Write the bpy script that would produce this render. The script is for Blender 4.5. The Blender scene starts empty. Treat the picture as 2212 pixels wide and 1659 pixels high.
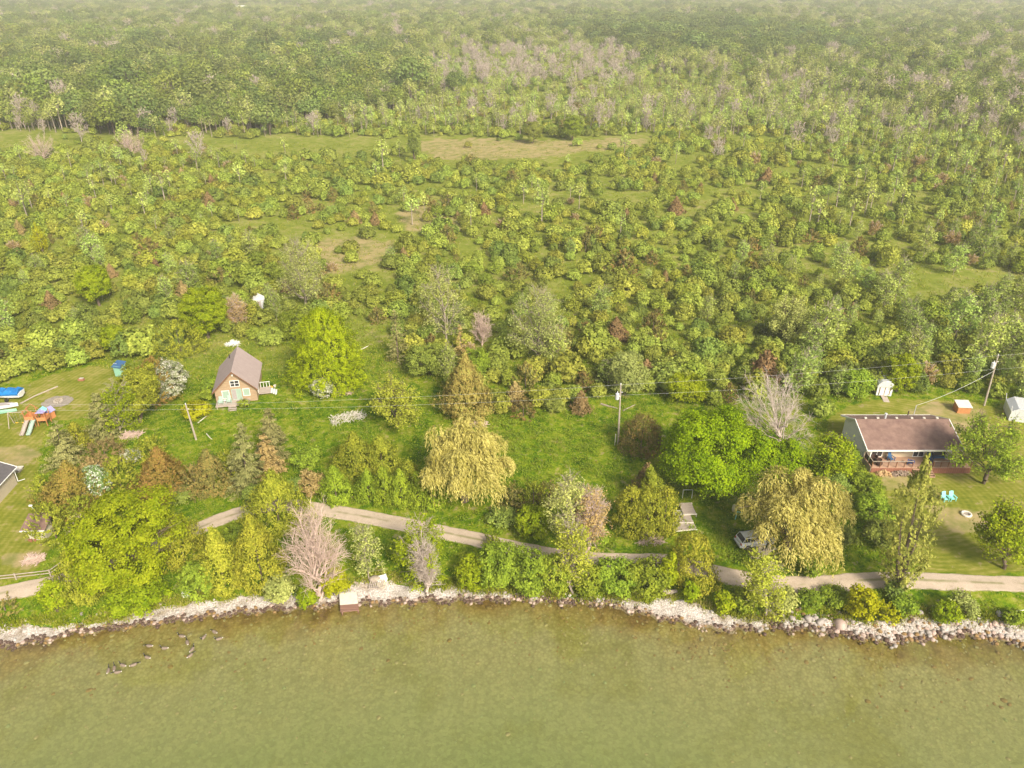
import bpy, math, random
import numpy as np
from mathutils import Vector, Matrix
random.seed(7)
R = math.radians
sc = bpy.context.scene
# ------------------------------------------------------------------ camera, sky, sun, exposure
FPX, PITCH, CAMH = 1640.0, R(28.4), 60.0            # focal length in units of a 2212 px wide picture
cam_d = bpy.data.cameras.new("camera"); cam = bpy.data.objects.new("camera", cam_d)
sc.collection.objects.link(cam); sc.camera = cam
cam.location = (0, 0, CAMH); cam.rotation_euler = (math.pi / 2 - PITCH, 0, 0)
cam_d.sensor_width = 36.0; cam_d.lens = 36.0 * FPX / 2212.0
cam_d.clip_start = 1.0; cam_d.clip_end = 20000.0
SUN_EL, SUN_AZ = R(38), R(150)                      # azimuth clockwise from +Y
world = bpy.data.worlds.new("World"); sc.world = world; world.use_nodes = True
wn = world.node_tree; bg = wn.nodes["Background"]
sky = wn.nodes.new("ShaderNodeTexSky"); sky.sky_type = 'NISHITA'; sky.sun_disc = False
sky.sun_elevation = SUN_EL; sky.sun_rotation = SUN_AZ
sky.air_density = 1.0; sky.dust_density = 6.0; sky.ozone_density = 1.0
hs = wn.nodes.new("ShaderNodeHueSaturation"); hs.inputs['Saturation'].default_value = 0.25
wn.links.new(sky.outputs[0], hs.inputs['Color']); wn.links.new(hs.outputs[0], bg.inputs[0])
bg.inputs[1].default_value = 0.10
sun_d = bpy.data.lights.new("sun", 'SUN'); sun = bpy.data.objects.new("sun", sun_d)
sc.collection.objects.link(sun)
sun_d.energy = 3.5; sun_d.angle = R(11); sun_d.color = (1.0, 0.87, 0.66)
sdir = Vector((math.sin(SUN_AZ) * math.cos(SUN_EL), math.cos(SUN_AZ) * math.cos(SUN_EL), math.sin(SUN_EL)))
sun.rotation_euler = sdir.to_track_quat('Z', 'Y').to_euler()
sun.location = (0, 0, 200)
vs = sc.view_settings
vs.view_transform = 'Standard'; vs.look = 'None'; vs.exposure = 0.62; vs.gamma = 1.0; vs.use_curve_mapping = False
cy = sc.cycles
cy.use_denoising = True
cy.max_bounces = 6; cy.diffuse_bounces = 3; cy.glossy_bounces = 2; cy.transmission_bounces = 3
cy.transparent_max_bounces = 8; cy.volume_bounces = 1
try:
    cy.volume_step_rate = 4.0; cy.volume_max_steps = 64
except Exception:
    pass
# ------------------------------------------------------------------ geometry of the view
CS, SN = math.cos(PITCH), math.sin(PITCH)
def atz(px, py, z):
    t = (py - 829.5) / FPX; u = (px - 1106.0) / FPX
    k = (CAMH - z) / (SN + t * CS)
    return u * k, (CS - t * SN) * k
def proj(x, y, z):
    d = (CAMH - z) * SN + y * CS
    return 1106.0 + FPX * x / d, 829.5 + FPX * ((CAMH - z) * CS - y * SN) / d
def zat(Y, ty):
    t = (ty - 829.5) / FPX
    return CAMH - Y * (SN + t * CS) / (CS - t * SN)
WL = [(-150,1420),(0,1393),(60,1386),(120,1376),(160,1364),(250,1354),(350,1342),(475,1326),(553,1318),(678,1308),(735,1303),(803,1302),
      (928,1295),(1106,1293),(1206,1297),(1306,1303),(1406,1327),(1481,1344),(1531,1354),(1606,1358),(1660,1352),(1740,1356),(1809,1364),
      (1859,1374),(1921,1386),(1984,1378),(2084,1369),(2159,1379),(2212,1393),(2380,1410)]
wlw = np.array([atz(a, b, 0.0) for a, b in WL])
WX = np.concatenate([[-4000, -120], wlw[:, 0], [120, 4000]]); WY = np.concatenate([[30, 48], wlw[:, 1], [52, 40]])
def ys(x):
    x = np.asarray(x, float)
    return np.interp(x, WX, WY) + 0.25 * np.sin(x * 1.9) + 0.18 * np.sin(x * 4.3 + 1)
def hgt(x, y):
    x = np.asarray(x, float); y = np.asarray(y, float)
    d = y - ys(x)
    s = np.clip(d / 7.0, 0, 1); land = 1.2 * (s * s * (3 - 2 * s)) * 0.75 + 0.3 * s
    dn = np.clip(-d, 0, None)
    bed = -(1 - np.exp(-dn / 9.0)) * 1.7 - 0.02 * np.clip(dn, 0, 60) - 0.02
    far = np.clip((y - 150) / 150, 0, 1)
    und = far * (1.2 * np.sin(x / 70 + 1) * np.sin(y / 95) + 0.8 * np.sin(x / 31 + y / 47))
    loc = np.clip((d - 8) / 10, 0, 1) * 0.10 * np.sin(x / 4.1) * np.sin(y / 5.3 + 1)
    return np.where(d < 0, bed, land + und + loc)
def at(px, py):
    z = 1.0
    for _ in range(6):
        x, y = atz(px, py, z); z = float(hgt(x, y))
    return x, y, z
# ------------------------------------------------------------------ object helpers
COL = sc.collection
def tag(o, label=None, cat=None, group=None, kind=None):
    if label: o['label'] = label
    if cat: o['category'] = cat
    if group: o['group'] = group
    if kind: o['kind'] = kind
    return o
def empty(name, loc, rz=0.0):
    o = bpy.data.objects.new(name, None); COL.objects.link(o)
    o.location = loc; o.rotation_euler = (0, 0, rz); o.empty_display_size = 0.3
    return o
def link(name, me, parent=None):
    o = bpy.data.objects.new(name, me); COL.objects.link(o)
    if parent: o.parent = parent
    return o
def mesh_np(name, V, F, mats, mi=None, smooth=False):
    """V (n,3); F (k,4) quads"""
    me = bpy.data.meshes.new(name); n, k = len(V), len(F); w = F.shape[1]
    me.vertices.add(n); me.vertices.foreach_set('co', np.ascontiguousarray(V, np.float32).ravel())
    me.loops.add(k * w); me.loops.foreach_set('vertex_index', np.ascontiguousarray(F, np.int32).ravel())
    me.polygons.add(k); me.polygons.foreach_set('loop_start', np.arange(0, k * w, w, dtype=np.int32))
    for m in mats: me.materials.append(m)
    if mi is not None: me.polygons.foreach_set('material_index', np.ascontiguousarray(mi, np.int32))
    if smooth: me.polygons.foreach_set('use_smooth', np.ones(k, bool))
    me.update(calc_edges=True)
    return me
class MB:
    def __init__(s): s.v, s.f, s.m = [], [], []
    def add(s, vs_, fs, m=0):
        b = len(s.v); s.v += [tuple(v) for v in vs_]; s.f += [tuple(i + b for i in f) for f in fs]; s.m += [m] * len(fs)
        return s
    def box(s, c, d, rz=0.0, m=0, ry=0.0, rx=0.0):
        M = Matrix.Rotation(rz, 3, 'Z') @ Matrix.Rotation(ry, 3, 'Y') @ Matrix.Rotation(rx, 3, 'X')
        vs_ = [Vector(c) + M @ Vector((x * d[0] / 2, y * d[1] / 2, z * d[2] / 2)) for x in (-1, 1) for y in (-1, 1) for z in (-1, 1)]
        return s.add(vs_, [(0, 1, 3, 2), (4, 6, 7, 5), (0, 4, 5, 1), (2, 3, 7, 6), (0, 2, 6, 4), (1, 5, 7, 3)], m)
    def b2(s, x0, x1, y0, y1, z0, z1, m=0):
        return s.box(((x0 + x1) / 2, (y0 + y1) / 2, (z0 + z1) / 2), (x1 - x0, y1 - y0, z1 - z0), m=m)
    def prism(s, poly, axis, a, b, m=0):
        """poly of 2D points extruded along axis ('x' or 'y' or 'z') from a to b"""
        def P(p, q):
            return {'x': (q, p[0], p[1]), 'y': (p[0], q, p[1]), 'z': (p[0], p[1], q)}[axis]
        n = len(poly); vs_ = [P(p, a) for p in poly] + [P(p, b) for p in poly]
        fs = [tuple(range(n - 1, -1, -1)), tuple(range(n, 2 * n))] + [(i, (i + 1) % n, n + (i + 1) % n, n + i) for i in range(n)]
        return s.add(vs_, fs, m)
    def tube(s, p0, p1, r0, r1=None, n=8, m=0):
        r1 = r0 if r1 is None else r1
        p0, p1 = Vector(p0), Vector(p1); d = (p1 - p0).normalized()
        a = d.orthogonal().normalized(); b = d.cross(a); vs_ = []
        for p, r in ((p0, r0), (p1, r1)):
            vs_ += [p + (a * math.cos(2 * math.pi * i / n) + b * math.sin(2 * math.pi * i / n)) * r for i in range(n)]
        fs = [(i, (i + 1) % n, n + (i + 1) % n, n + i) for i in range(n)] + [tuple(range(n - 1, -1, -1)), tuple(range(n, 2 * n))]
        return s.add(vs_, fs, m)
    def path(s, pts, r, n=6, m=0):
        for p, q in zip(pts[:-1], pts[1:]): s.tube(p, q, r, r, n, m)
        return s
    def loft(s, rings, m=0, cap=True):
        n = len(rings[0]); vs_ = [p for r in rings for p in r]; fs = []
        for j in range(len(rings) - 1):
            fs += [(j * n + i, j * n + (i + 1) % n, (j + 1) * n + (i + 1) % n, (j + 1) * n + i) for i in range(n)]
        if cap: fs += [tuple(range(n - 1, -1, -1)), tuple(range((len(rings) - 1) * n, len(rings) * n))]
        return s.add(vs_, fs, m)
    def build(s, name, mats, parent=None, smooth=False, bevel=0.0):
        me = bpy.data.meshes.new(name); me.from_pydata(s.v, [], s.f)
        for m_ in (mats if isinstance(mats, (list, tuple)) else [mats]): me.materials.append(m_)
        me.polygons.foreach_set('material_index', s.m)
        if smooth: me.polygons.foreach_set('use_smooth', [True] * len(s.f))
        me.update(); o = link(name, me, parent)
        if bevel: 
            b = o.modifiers.new('bevel', 'BEVEL'); b.width = bevel; b.segments = 2; b.limit_method = 'ANGLE'
        return o
# ------------------------------------------------------------------ materials
def newmat(name):
    m = bpy.data.materials.new(name); m.use_nodes = True
    nt = m.node_tree; nt.nodes.clear(); out = nt.nodes.new('ShaderNodeOutputMaterial')
    return m, nt, out
def N(nt, t, **kw):
    n = nt.nodes.new('ShaderNode' + t)
    for k, v in kw.items():
        if k in n.inputs: n.inputs[k].default_value = v
        else: setattr(n, k, v)
    return n
def ramp(nt, stops, fac=None):
    r = nt.nodes.new('ShaderNodeValToRGB'); e = r.color_ramp.elements
    while len(e) < len(stops): e.new(0.5)
    for i, (p, c) in enumerate(stops): e[i].position = p; e[i].color = (*c, 1)
    if fac is not None: nt.links.new(fac, r.inputs[0])
    return r
def mth(nt, op, a, b=None):
    n = nt.nodes.new('ShaderNodeMath'); n.operation = op
    for i, v in enumerate((a, b)):
        if v is None: continue
        if isinstance(v, (int, float)): n.inputs[i].default_value = v
        else: nt.links.new(v, n.inputs[i])
    return n.outputs[0]
def mix(nt, fac, a, b, mode='MIX'):
    n = nt.nodes.new('ShaderNodeMix'); n.data_type = 'RGBA'; n.blend_type = mode
    for s_, v in ((n.inputs[0], fac), (n.inputs[6], a), (n.inputs[7], b)):
        if isinstance(v, (int, float)): s_.default_value = v
        elif isinstance(v, tuple): s_.default_value = (*v, 1)
        else: nt.links.new(v, s_)
    return n.outputs[2]
GAIN = dict(bright=1.38, cedar_yellow=1.4, maple_bright=1.5, bright_pale=1.4, shrub_mid=2.15, shrub_olive=2.05, shrub_deep=2.1, shrub_yellow=1.65, aspen=1.7, willow=1.2, yellow=1.0, poplar=1.45, blossom=1.0, beige=1.25, twig=1.3, grass_blades=1.1, weed_leaves=1.35, forest=1.9, forest_oak=2.0, maple_yellow=1.6, lombardy=1.6, spruce=1.5, cedar=1.85, cedar_green=1.9)
def leafmat(name, dark, light, trans=0.35, nscale=0.55, vary=1.0, third=None):
    g_ = GAIN.get(name.replace('leaf_', ''), 1.6); dark = tuple(v * g_ * .9 for v in dark); light = tuple(min(.85, v * g_) for v in light); third = third and tuple(min(.85, v * g_) for v in third)
    trans *= .72; m, nt, out = newmat(name); L = nt.links
    geo = N(nt, 'NewGeometry'); oi = N(nt, 'ObjectInfo'); tc = N(nt, 'TexCoord')
    nz = N(nt, 'TexNoise', Scale=nscale, Detail=2.0); L.new(tc.outputs['Object'], nz.inputs['Vector'])
    f = mth(nt, 'ADD', mth(nt, 'MULTIPLY', geo.outputs['Random Per Island'], 0.5), mth(nt, 'MULTIPLY', mth(nt, 'SUBTRACT', nz.outputs['Fac'], 0.25), 1.0))
    st = [(0.12, dark), (0.8, light)] if third is None else [(0.1, dark), (0.5, light), (0.85, third)]
    c = ramp(nt, st, f)
    h = N(nt, 'HueSaturation')
    L.new(c.outputs[0], h.inputs['Color'])
    L.new(mth(nt, 'ADD', mth(nt, 'MULTIPLY', oi.outputs['Random'], 0.036 * vary), 0.489 - 0.022 * vary), h.inputs['Hue']); h.inputs['Saturation'].default_value = 1.06
    r2 = mth(nt, 'FRACT', mth(nt, 'MULTIPLY', oi.outputs['Random'], 7.31))
    L.new(mth(nt, 'ADD', mth(nt, 'MULTIPLY', r2, 0.5 * vary), 1.0 - 0.25 * vary), h.inputs['Value'])
    d = N(nt, 'BsdfDiffuse'); t = N(nt, 'BsdfTranslucent'); ms = N(nt, 'MixShader', Fac=trans)
    L.new(h.outputs[0], d.inputs[0]); L.new(h.outputs[0], t.inputs[0])
    L.new(d.outputs[0], ms.inputs[1]); L.new(t.outputs[0], ms.inputs[2])
    L.new(ms.outputs[0], out.inputs[0]); return m
def surf(name, c1, c2=None, rough=0.7, nscale=3.0, bump=0.0, bscale=None, metal=0.0, spec=0.3, stretch=(1, 1, 1), wave=None, c3=None):
    """painted / wooden / stone surface: two-tone noise, optional boards (wave = (axis, scale, depth))"""
    m, nt, out = newmat(name); L = nt.links
    p = N(nt, 'BsdfPrincipled', Roughness=rough, Metallic=metal); p.inputs['Specular IOR Level'].default_value = spec
    tc = N(nt, 'TexCoord'); mp = N(nt, 'Mapping'); mp.inputs['Scale'].default_value = stretch
    L.new(tc.outputs['Object'], mp.inputs[0])
    c2 = c2 or tuple(min(1, v * 0.8) for v in c1)
    nz = N(nt, 'TexNoise', Scale=nscale, Detail=5.0, Roughness=0.65); L.new(mp.outputs[0], nz.inputs['Vector'])
    st = [(0.3, c1), (0.7, c2)] if c3 is None else [(0.3, c1), (0.5, c2), (0.72, c3)]
    col = ramp(nt, st, nz.outputs['Fac']).outputs[0]
    hsrc = nz.outputs['Fac']
    if wave:
        w = N(nt, 'TexWave', Scale=wave[1], Distortion=0.15); w.bands_direction = wave[0]; w.wave_profile = 'SAW'
        L.new(tc.outputs['Object'], w.inputs['Vector'])
        dk = mth(nt, 'LESS_THAN', w.outputs['Fac'], 0.12)
        col = mix(nt, mth(nt, 'MULTIPLY', dk, wave[2]), col, tuple(v * 0.35 for v in c1))
    L.new(col, p.inputs['Base Color'])
    if bump:
        b = N(nt, 'Bump', Strength=bump, Distance=0.05)
        if bscale:
            n2 = N(nt, 'TexNoise', Scale=bscale, Detail=4.0); L.new(tc.outputs['Object'], n2.inputs['Vector']); hsrc = n2.outputs['Fac']
        L.new(hsrc, b.inputs['Height']); L.new(b.outputs[0], p.inputs['Normal'])
    L.new(p.outputs[0], out.inputs[0]); return m
M = {}
M['bark'] = surf('bark', (0.20, 0.15, 0.11), (0.11, 0.085, 0.06), 0.9, 4.0, 0.5)
M['bark_pale'] = surf('bark_pale', (0.42, 0.36, 0.29), (0.27, 0.22, 0.17), 0.9, 4.0, 0.4)
M['bark_dead'] = surf('bark_dead', (0.66, 0.50, 0.43), (0.50, 0.38, 0.32), 0.9, 2.0)
M['bark_grey'] = surf('bark_grey', (0.60, 0.51, 0.45), (0.46, 0.38, 0.33), 0.9, 2.0)
G = lambda r, g, b: (r, g, b)
LM = {
 'maple_yellow': leafmat('leaf_maple_yellow', (0.12, 0.19, 0.012), (0.275, 0.335, 0.03), 0.4, vary=0),
 'maple_bright': leafmat('leaf_maple_bright', (0.075, 0.15, 0.012), (0.22, 0.32, 0.025), 0.4, vary=0),
 'bright': leafmat('leaf_bright', (0.12, 0.20, 0.015), (0.27, 0.34, 0.035), 0.4, vary=0.5),
 'green': leafmat('leaf_green', (0.07, 0.12, 0.018), (0.20, 0.27, 0.04), 0.35, vary=0.7),
 'shrub_mid': leafmat('leaf_shrub_mid', (0.080, 0.110, 0.022), (0.20, 0.245, 0.055), 0.35),
 'shrub_olive': leafmat('leaf_shrub_olive', (0.09, 0.115, 0.022), (0.22, 0.25, 0.055), 0.35),
 'shrub_deep': leafmat('leaf_shrub_deep', (0.060, 0.090, 0.022), (0.155, 0.20, 0.048), 0.35),
 'shrub_yellow': leafmat('leaf_shrub_yellow', (0.11, 0.15, 0.024), (0.25, 0.295, 0.06), 0.4),
 'cedar': leafmat('leaf_cedar', (0.07, 0.10, 0.015), (0.20, 0.225, 0.035), 0.2, 0.9, 0.4),
 'cedar_yellow': leafmat('leaf_cedar_yellow', (0.10, 0.135, 0.018), (0.30, 0.315, 0.05), 0.25, 0.9, 0.5),
 'cedar_green': leafmat('leaf_cedar_green', (0.06, 0.105, 0.015), (0.17, 0.235, 0.03), 0.2, 0.9, 0.4),
 'spruce': leafmat('leaf_spruce', (0.09, 0.105, 0.035), (0.25, 0.25, 0.10), 0.15, 0.9, 0.5),
 'juniper': leafmat('leaf_juniper', (0.09, 0.09, 0.022), (0.20, 0.17, 0.042), 0.2, 0.5, 0.6, third=(0.235, 0.165, 0.055)),
 'juniper_dark': leafmat('leaf_juniper_dark', (0.075, 0.085, 0.03), (0.155, 0.145, 0.045), 0.2, 0.5, 0.8, third=(0.22, 0.16, 0.055)),
 'juniper_brown': leafmat('leaf_juniper_brown', (0.13, 0.11, 0.045), (0.25, 0.19, 0.085), 0.2, 0.8),
 'conifer_olive': leafmat('leaf_conifer_olive', (0.10, 0.10, 0.028), (0.235, 0.195, 0.06), 0.2, 0.45, 0.2, third=(0.25, 0.26, 0.07)),
 'willow': leafmat('leaf_willow', (0.285, 0.27, 0.06), (0.57, 0.54, 0.185), 0.4, 0.6, 0),
 'poplar': leafmat('leaf_poplar', (0.16, 0.20, 0.06), (0.36, 0.40, 0.14), 0.4, vary=0.6),
 'aspen': leafmat('leaf_aspen', (0.14, 0.20, 0.05), (0.30, 0.38, 0.11), 0.4),
 'lombardy': leafmat('leaf_lombardy', (0.09, 0.12, 0.025), (0.29, 0.30, 0.08), 0.35, vary=0),
 'bright_pale': leafmat('leaf_bright_pale', (0.17, 0.22, 0.03), (0.34, 0.38, 0.07), 0.4, vary=0.2),
 'yellow': leafmat('leaf_yellow', (0.26, 0.30, 0.02), (0.48, 0.52, 0.05), 0.4, vary=0.4),
 'beige': leafmat('leaf_beige', (0.24, 0.19, 0.07), (0.46, 0.37, 0.16), 0.3, vary=0.3),
 'blossom': leafmat('leaf_blossom', (0.09, 0.15, 0.04), (0.30, 0.33, 0.18), 0.2, 1.3, 0.1, third=(0.78, 0.74, 0.68)),
 'blossom_few': leafmat('leaf_blossom_few', (0.05, 0.10, 0.03), (0.12, 0.19, 0.06), 0.2, 1.6, 0.1, third=(0.55, 0.55, 0.5)),
 'forest': leafmat('leaf_forest', (0.055, 0.085, 0.02), (0.15, 0.19, 0.045), 0.3, 0.2),
 'forest_oak': leafmat('leaf_forest_oak', (0.04, 0.07, 0.022), (0.115, 0.15, 0.045), 0.3, 0.2),
 'twig': leafmat('leaf_twig', (0.24, 0.20, 0.15), (0.38, 0.32, 0.26), 0.2),
}
# ------------------------------------------------------------------ ground, beach, lane, water
def inpoly(px, py, poly):
    px = np.asarray(px); py = np.asarray(py); c = np.zeros(px.shape, bool); n = len(poly)
    for i in range(n):
        x0, y0 = poly[i]; x1, y1 = poly[(i + 1) % n]
        if y0 == y1: continue
        c ^= ((y0 > py) != (y1 > py)) & (px < (x1 - x0) * (py - y0) / (y1 - y0) + x0)
    return c
def vnoise(x, y, s, seed=0):
    """cheap smooth value noise 0..1"""
    x = np.asarray(x, float) / s; y = np.asarray(y, float) / s
    xi = np.floor(x).astype(np.int64); yi = np.floor(y).astype(np.int64); fx = x - xi; fy = y - yi
    fx = fx * fx * (3 - 2 * fx); fy = fy * fy * (3 - 2 * fy)
    def h(a, b):
        v = (a * 374761393 + b * 668265263 + seed * 982451653) & 0x7fffffff
        v = ((v ^ (v >> 13)) * 1274126177) & 0x7fffffff
        return (v ^ (v >> 16)) % 10007 / 10007.0
    return (h(xi, yi) * (1 - fx) * (1 - fy) + h(xi + 1, yi) * fx * (1 - fy) + h(xi, yi + 1) * (1 - fx) * fy + h(xi + 1, yi + 1) * fx * fy)
LAWN = [[(1790,905),(1830,875),(1890,862),(2000,862),(2130,872),(2212,900),(2400,1000),(2400,1238),(1990,1238),(1965,1200),(1915,1120),(1880,1030),(1850,1000),(1790,950)],
        [(-150,870),(60,830),(130,803),(200,792),(262,795),(275,825),(200,862),(190,900),(105,910),(90,960),(70,1070),(85,1160),(112,1185),(62,1248),(-150,1270)]]
DRY = [[(430,12),(640,15),(645,22),(430,20)], [(880,303),(1000,300),(1150,303),(1400,298),(1380,318),(1250,330),(1100,345),(960,345),(900,322)],
       [(690,520),(760,512),(850,525),(830,560),(760,585),(700,590),(672,560)],
       [(1960,885),(2010,870),(2130,885),(2150,930),(2000,935)], [(-80,975),(60,960),(95,985),(50,1010),(-80,1030)],
       [(1020,1300),(1020,1300),(1021,1301)], [(1900,1020),(1960,1015),(1960,1050),(1915,1060)], [(860,460),(900,440),(1000,470),(1010,500),(880,500)],
       [(2000,1090),(2130,1110),(2212,1150),(2060,1150)], [(10,1195),(90,1190),(60,1230),(0,1225)]]
CLEAR = [[(420,9),(640,12),(655,28),(420,25)], [(860,300),(1000,295),(1150,298),(1410,294),(1400,322),(1290,345),(1100,365),(950,362),(880,335)],
         [(360,297),(540,298),(720,296),(880,298),(880,326),(700,338),(500,340),(370,330)],
         [(-50,282),(70,286),(180,288),(330,297),(240,322),(60,334),(-50,338)],
         [(1060,210),(1180,200),(1190,215),(1080,225)],
         [(690,510),(760,500),(860,515),(880,555),(800,590),(740,620),(700,600),(672,560)],
         [(470,485),(560,470),(640,480),(700,500),(640,520),(560,505),(480,510)],
         [(1900,600),(1990,575),(2120,590),(2212,600),(2212,625),(2110,645),(2010,650),(1920,640)],
         [(1775,520),(1850,515),(1840,560),(1800,590),(1770,560)], [(1200,765),(1245,760),(1260,800),(1215,815)],
         [(1180,620),(1230,612),(1260,640),(1210,655)], [(860,400),(960,395),(1000,410),(900,420)], [(1300,420),(1420,415),(1440,432),(1320,437)],
         [(1650,370),(1760,365),(1800,380),(1680,388)], [(1100,440),(1200,445),(1180,470),(1090,462)], [(1560,460),(1640,455),(1650,475),(1570,480)],
         [(1130,185),(1300,180),(1350,190),(1150,198)], [(900,640),(960,640),(950,660),(905,655)], [(1900,420),(2010,415),(2050,430),(1920,440)],
         [(1500,300),(1600,292),(1700,300),(1600,318)], [(1720,238),(1850,232),(1890,245),(1750,252)], [(300,540),(340,530),(350,560),(310,565)]]
def paint(name, polys, PX, PY, me, X, Y, jit=6.0):
    jx = (vnoise(X, Y, 3.0, 5) - 0.5) * jit; jy = (vnoise(X, Y, 3.0, 9) - 0.5) * jit * 0.7
    a = np.zeros(len(X), bool)
    for p in polys: a |= inpoly(PX + jx, PY + jy, p)
    at_ = me.attributes.new(name, 'FLOAT', 'POINT'); at_.data.foreach_set('value', a.astype(np.float32))
def build_ground():
    rows = np.concatenate([np.arange(14, 40, 1.0), np.arange(40, 112, 0.4), 112 * 1.0085 ** np.arange(0, 400)])
    rows = rows[rows < 3400]; rows = np.concatenate([[-6000, -200], rows, [3600, 6000, 14000]])
    uu = np.linspace(-1, 1, 461); 
    Yg, Ug = np.meshgrid(rows, uu, indexing='ij')
    wid = np.maximum(70, 0.80 * np.clip(Yg, 0, None) + 30); wid = np.where((Yg < 0) | (Yg > 3500), 9000, wid)
    X = Ug * wid; X = np.where(np.abs(Ug) > 0.999, np.sign(Ug) * 9000, X)
    X, Y = X.ravel(), Yg.ravel(); Z = hgt(X, Y)
    V = np.stack([X, Y, Z], 1); nr, nc = len(rows), len(uu)
    i = np.arange(nr - 1)[:, None] * nc + np.arange(nc - 1)[None]; i = i.ravel()
    F = np.stack([i, i + 1, i + nc + 1, i + nc], 1)
    m, nt, out = newmat('ground_mat'); L = nt.links
    tc = N(nt, 'NewGeometry'); P = tc.outputs['Position']
    def noise(s, d=4.0, sc_=(1, 1, 1)):
        mp = N(nt, 'Mapping'); mp.inputs['Scale'].default_value = sc_; L.new(P, mp.inputs[0])
        n = N(nt, 'TexNoise', Scale=s, Detail=d, Roughness=0.6); L.new(mp.outputs[0], n.inputs['Vector']); return n.outputs['Fac']
    def attr(n):
        a = N(nt, 'Attribute'); a.attribute_name = n; return a.outputs['Fac']
    big, mid, fine = noise(0.06, 3), noise(0.45, 4), noise(3.5, 5)
    lush = ramp(nt, [(0.54, (0.04, 0.09, 0.003)), (0.64, (0.10, 0.175, 0.006)), (0.74, (0.20, 0.25, 0.016)), (0.86, (0.32, 0.30, 0.08))],
                mth(nt, 'ADD', mth(nt, 'ADD', mth(nt, 'MULTIPLY', mid, 0.55), mth(nt, 'MULTIPLY', fine, 0.35)), mth(nt, 'MULTIPLY', noise(1.3, 5), 0.45))).outputs[0]
    wv = N(nt, 'TexWave', Scale=0.42, Distortion=2.2, Detail=2.0); wv.wave_type = 'RINGS'; wv.rings_direction = 'Z'; wv.inputs['Detail Scale'].default_value = 0.3
    wm = N(nt, 'Mapping'); wm.inputs['Location'].default_value = (-50, -78, 0); L.new(P, wm.inputs[0]); L.new(wm.outputs[0], wv.inputs['Vector'])
    lawn = ramp(nt, [(0.34, (0.12, 0.155, 0.012)), (0.5, (0.20, 0.215, 0.028)), (0.66, (0.32, 0.285, 0.085))],
                mth(nt, 'ADD', mth(nt, 'MULTIPLY', mid, 0.55), mth(nt, 'ADD', mth(nt, 'MULTIPLY', noise(2.2, 5, (0.35, 1.6, 1)), 0.40), mth(nt, 'MULTIPLY', wv.outputs['Fac'], 0.07)))).outputs[0]
    wild = ramp(nt, [(0.34, (0.12, 0.16, 0.016)), (0.5, (0.20, 0.235, 0.036)), (0.68, (0.31, 0.285, 0.10))],
                mth(nt, 'ADD', mth(nt, 'MULTIPLY', big, 0.45), mth(nt, 'MULTIPLY', mid, 0.55))).outputs[0]
    dry = ramp(nt, [(0.35, (0.22, 0.22, 0.07)), (0.6, (0.38, 0.30, 0.15))], mid).outputs[0]
    c = mix(nt, attr('wild'), lush, wild); c = mix(nt, attr('lawn'), c, lawn)
    dfac = mth(nt, 'MULTIPLY', attr('dry'), ramp(nt, [(0.3, (.45, .45, .45)), (0.55, (1, 1, 1))], noise(0.25, 4)).outputs[0]); c = mix(nt, dfac, c, dry)
    c = mix(nt, mth(nt, 'MULTIPLY', mth(nt, 'GREATER_THAN', noise(0.9, 4), 0.63), 0.45), c, (0.33, 0.26, 0.17))
    # lake bed
    dep = attr('bed'); 
    vo = N(nt, 'TexVoronoi', Scale=3.2); L.new(P, vo.inputs['Vector'])
    vo2 = N(nt, 'TexVoronoi', Scale=1.05); L.new(P, vo2.inputs['Vector'])
    dn = mth(nt, 'ADD', dep, mth(nt, 'MULTIPLY', mth(nt, 'SUBTRACT', noise(0.16, 3), 0.5), 9.0))
    bedc = ramp(nt, [(0.0, (0.16, 0.10, 0.04)), (0.05, (0.25, 0.185, 0.07)), (0.17, (0.285, 0.26, 0.125)), (0.6, (0.25, 0.255, 0.115)), (1.0, (0.195, 0.23, 0.085))], mth(nt, 'DIVIDE', dn, 22.0)).outputs[0]
    alg = mth(nt, 'MULTIPLY', ramp(nt, [(0.52, (0, 0, 0)), (0.66, (1, 1, 1))], noise(0.10, 3)).outputs[0], 0.5)
    bedc = mix(nt, alg, bedc, (0.20, 0.19, 0.045))
    pe = ramp(nt, [(0.0, (1.15, 1.15, 1.15)), (0.42, (1.0, 1.0, 1.0)), (0.62, (0.74, 0.72, 0.66))], vo.outputs['Distance']).outputs[0]
    pe2 = ramp(nt, [(0.0, (1.04, 1.04, 1.04)), (0.5, (1, 1, 1)), (0.66, (0.86, 0.85, 0.8))], vo2.outputs['Distance']).outputs[0]
    fade = mth(nt, 'SUBTRACT', 1.0, mth(nt, 'MULTIPLY', dep, 0.042)); fade = N(nt, 'Clamp', Value=0.5); fade.inputs['Min'].default_value = 0.12
    L.new(mth(nt, 'SUBTRACT', 0.75, mth(nt, 'MULTIPLY', dep, 0.045)), fade.inputs[0])
    b2 = mix(nt, 1.0, bedc, mix(nt, 1.0, pe, pe2, 'MULTIPLY'), 'MULTIPLY')
    bedc = mix(nt, fade.outputs[0], bedc, b2)
    cv = N(nt, 'HueSaturation'); sep = N(nt, 'SeparateColor'); L.new(vo.outputs['Color'], sep.inputs[0])
    L.new(bedc, cv.inputs['Color']); L.new(mth(nt, 'ADD', mth(nt, 'MULTIPLY', sep.outputs[0], 0.22), 0.89), cv.inputs['Value'])
    c = mix(nt, mth(nt, 'GREATER_THAN', dep, 0.0), c, cv.outputs[0])
    d = N(nt, 'BsdfDiffuse'); L.new(c, d.inputs[0])
    bp = N(nt, 'Bump', Strength=0.6, Distance=0.12); L.new(fine, bp.inputs['Height']); L.new(bp.outputs[0], d.inputs['Normal'])
    L.new(d.outputs[0], out.inputs[0])
    me = mesh_np('ground', V, F, [m], smooth=True)
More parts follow.
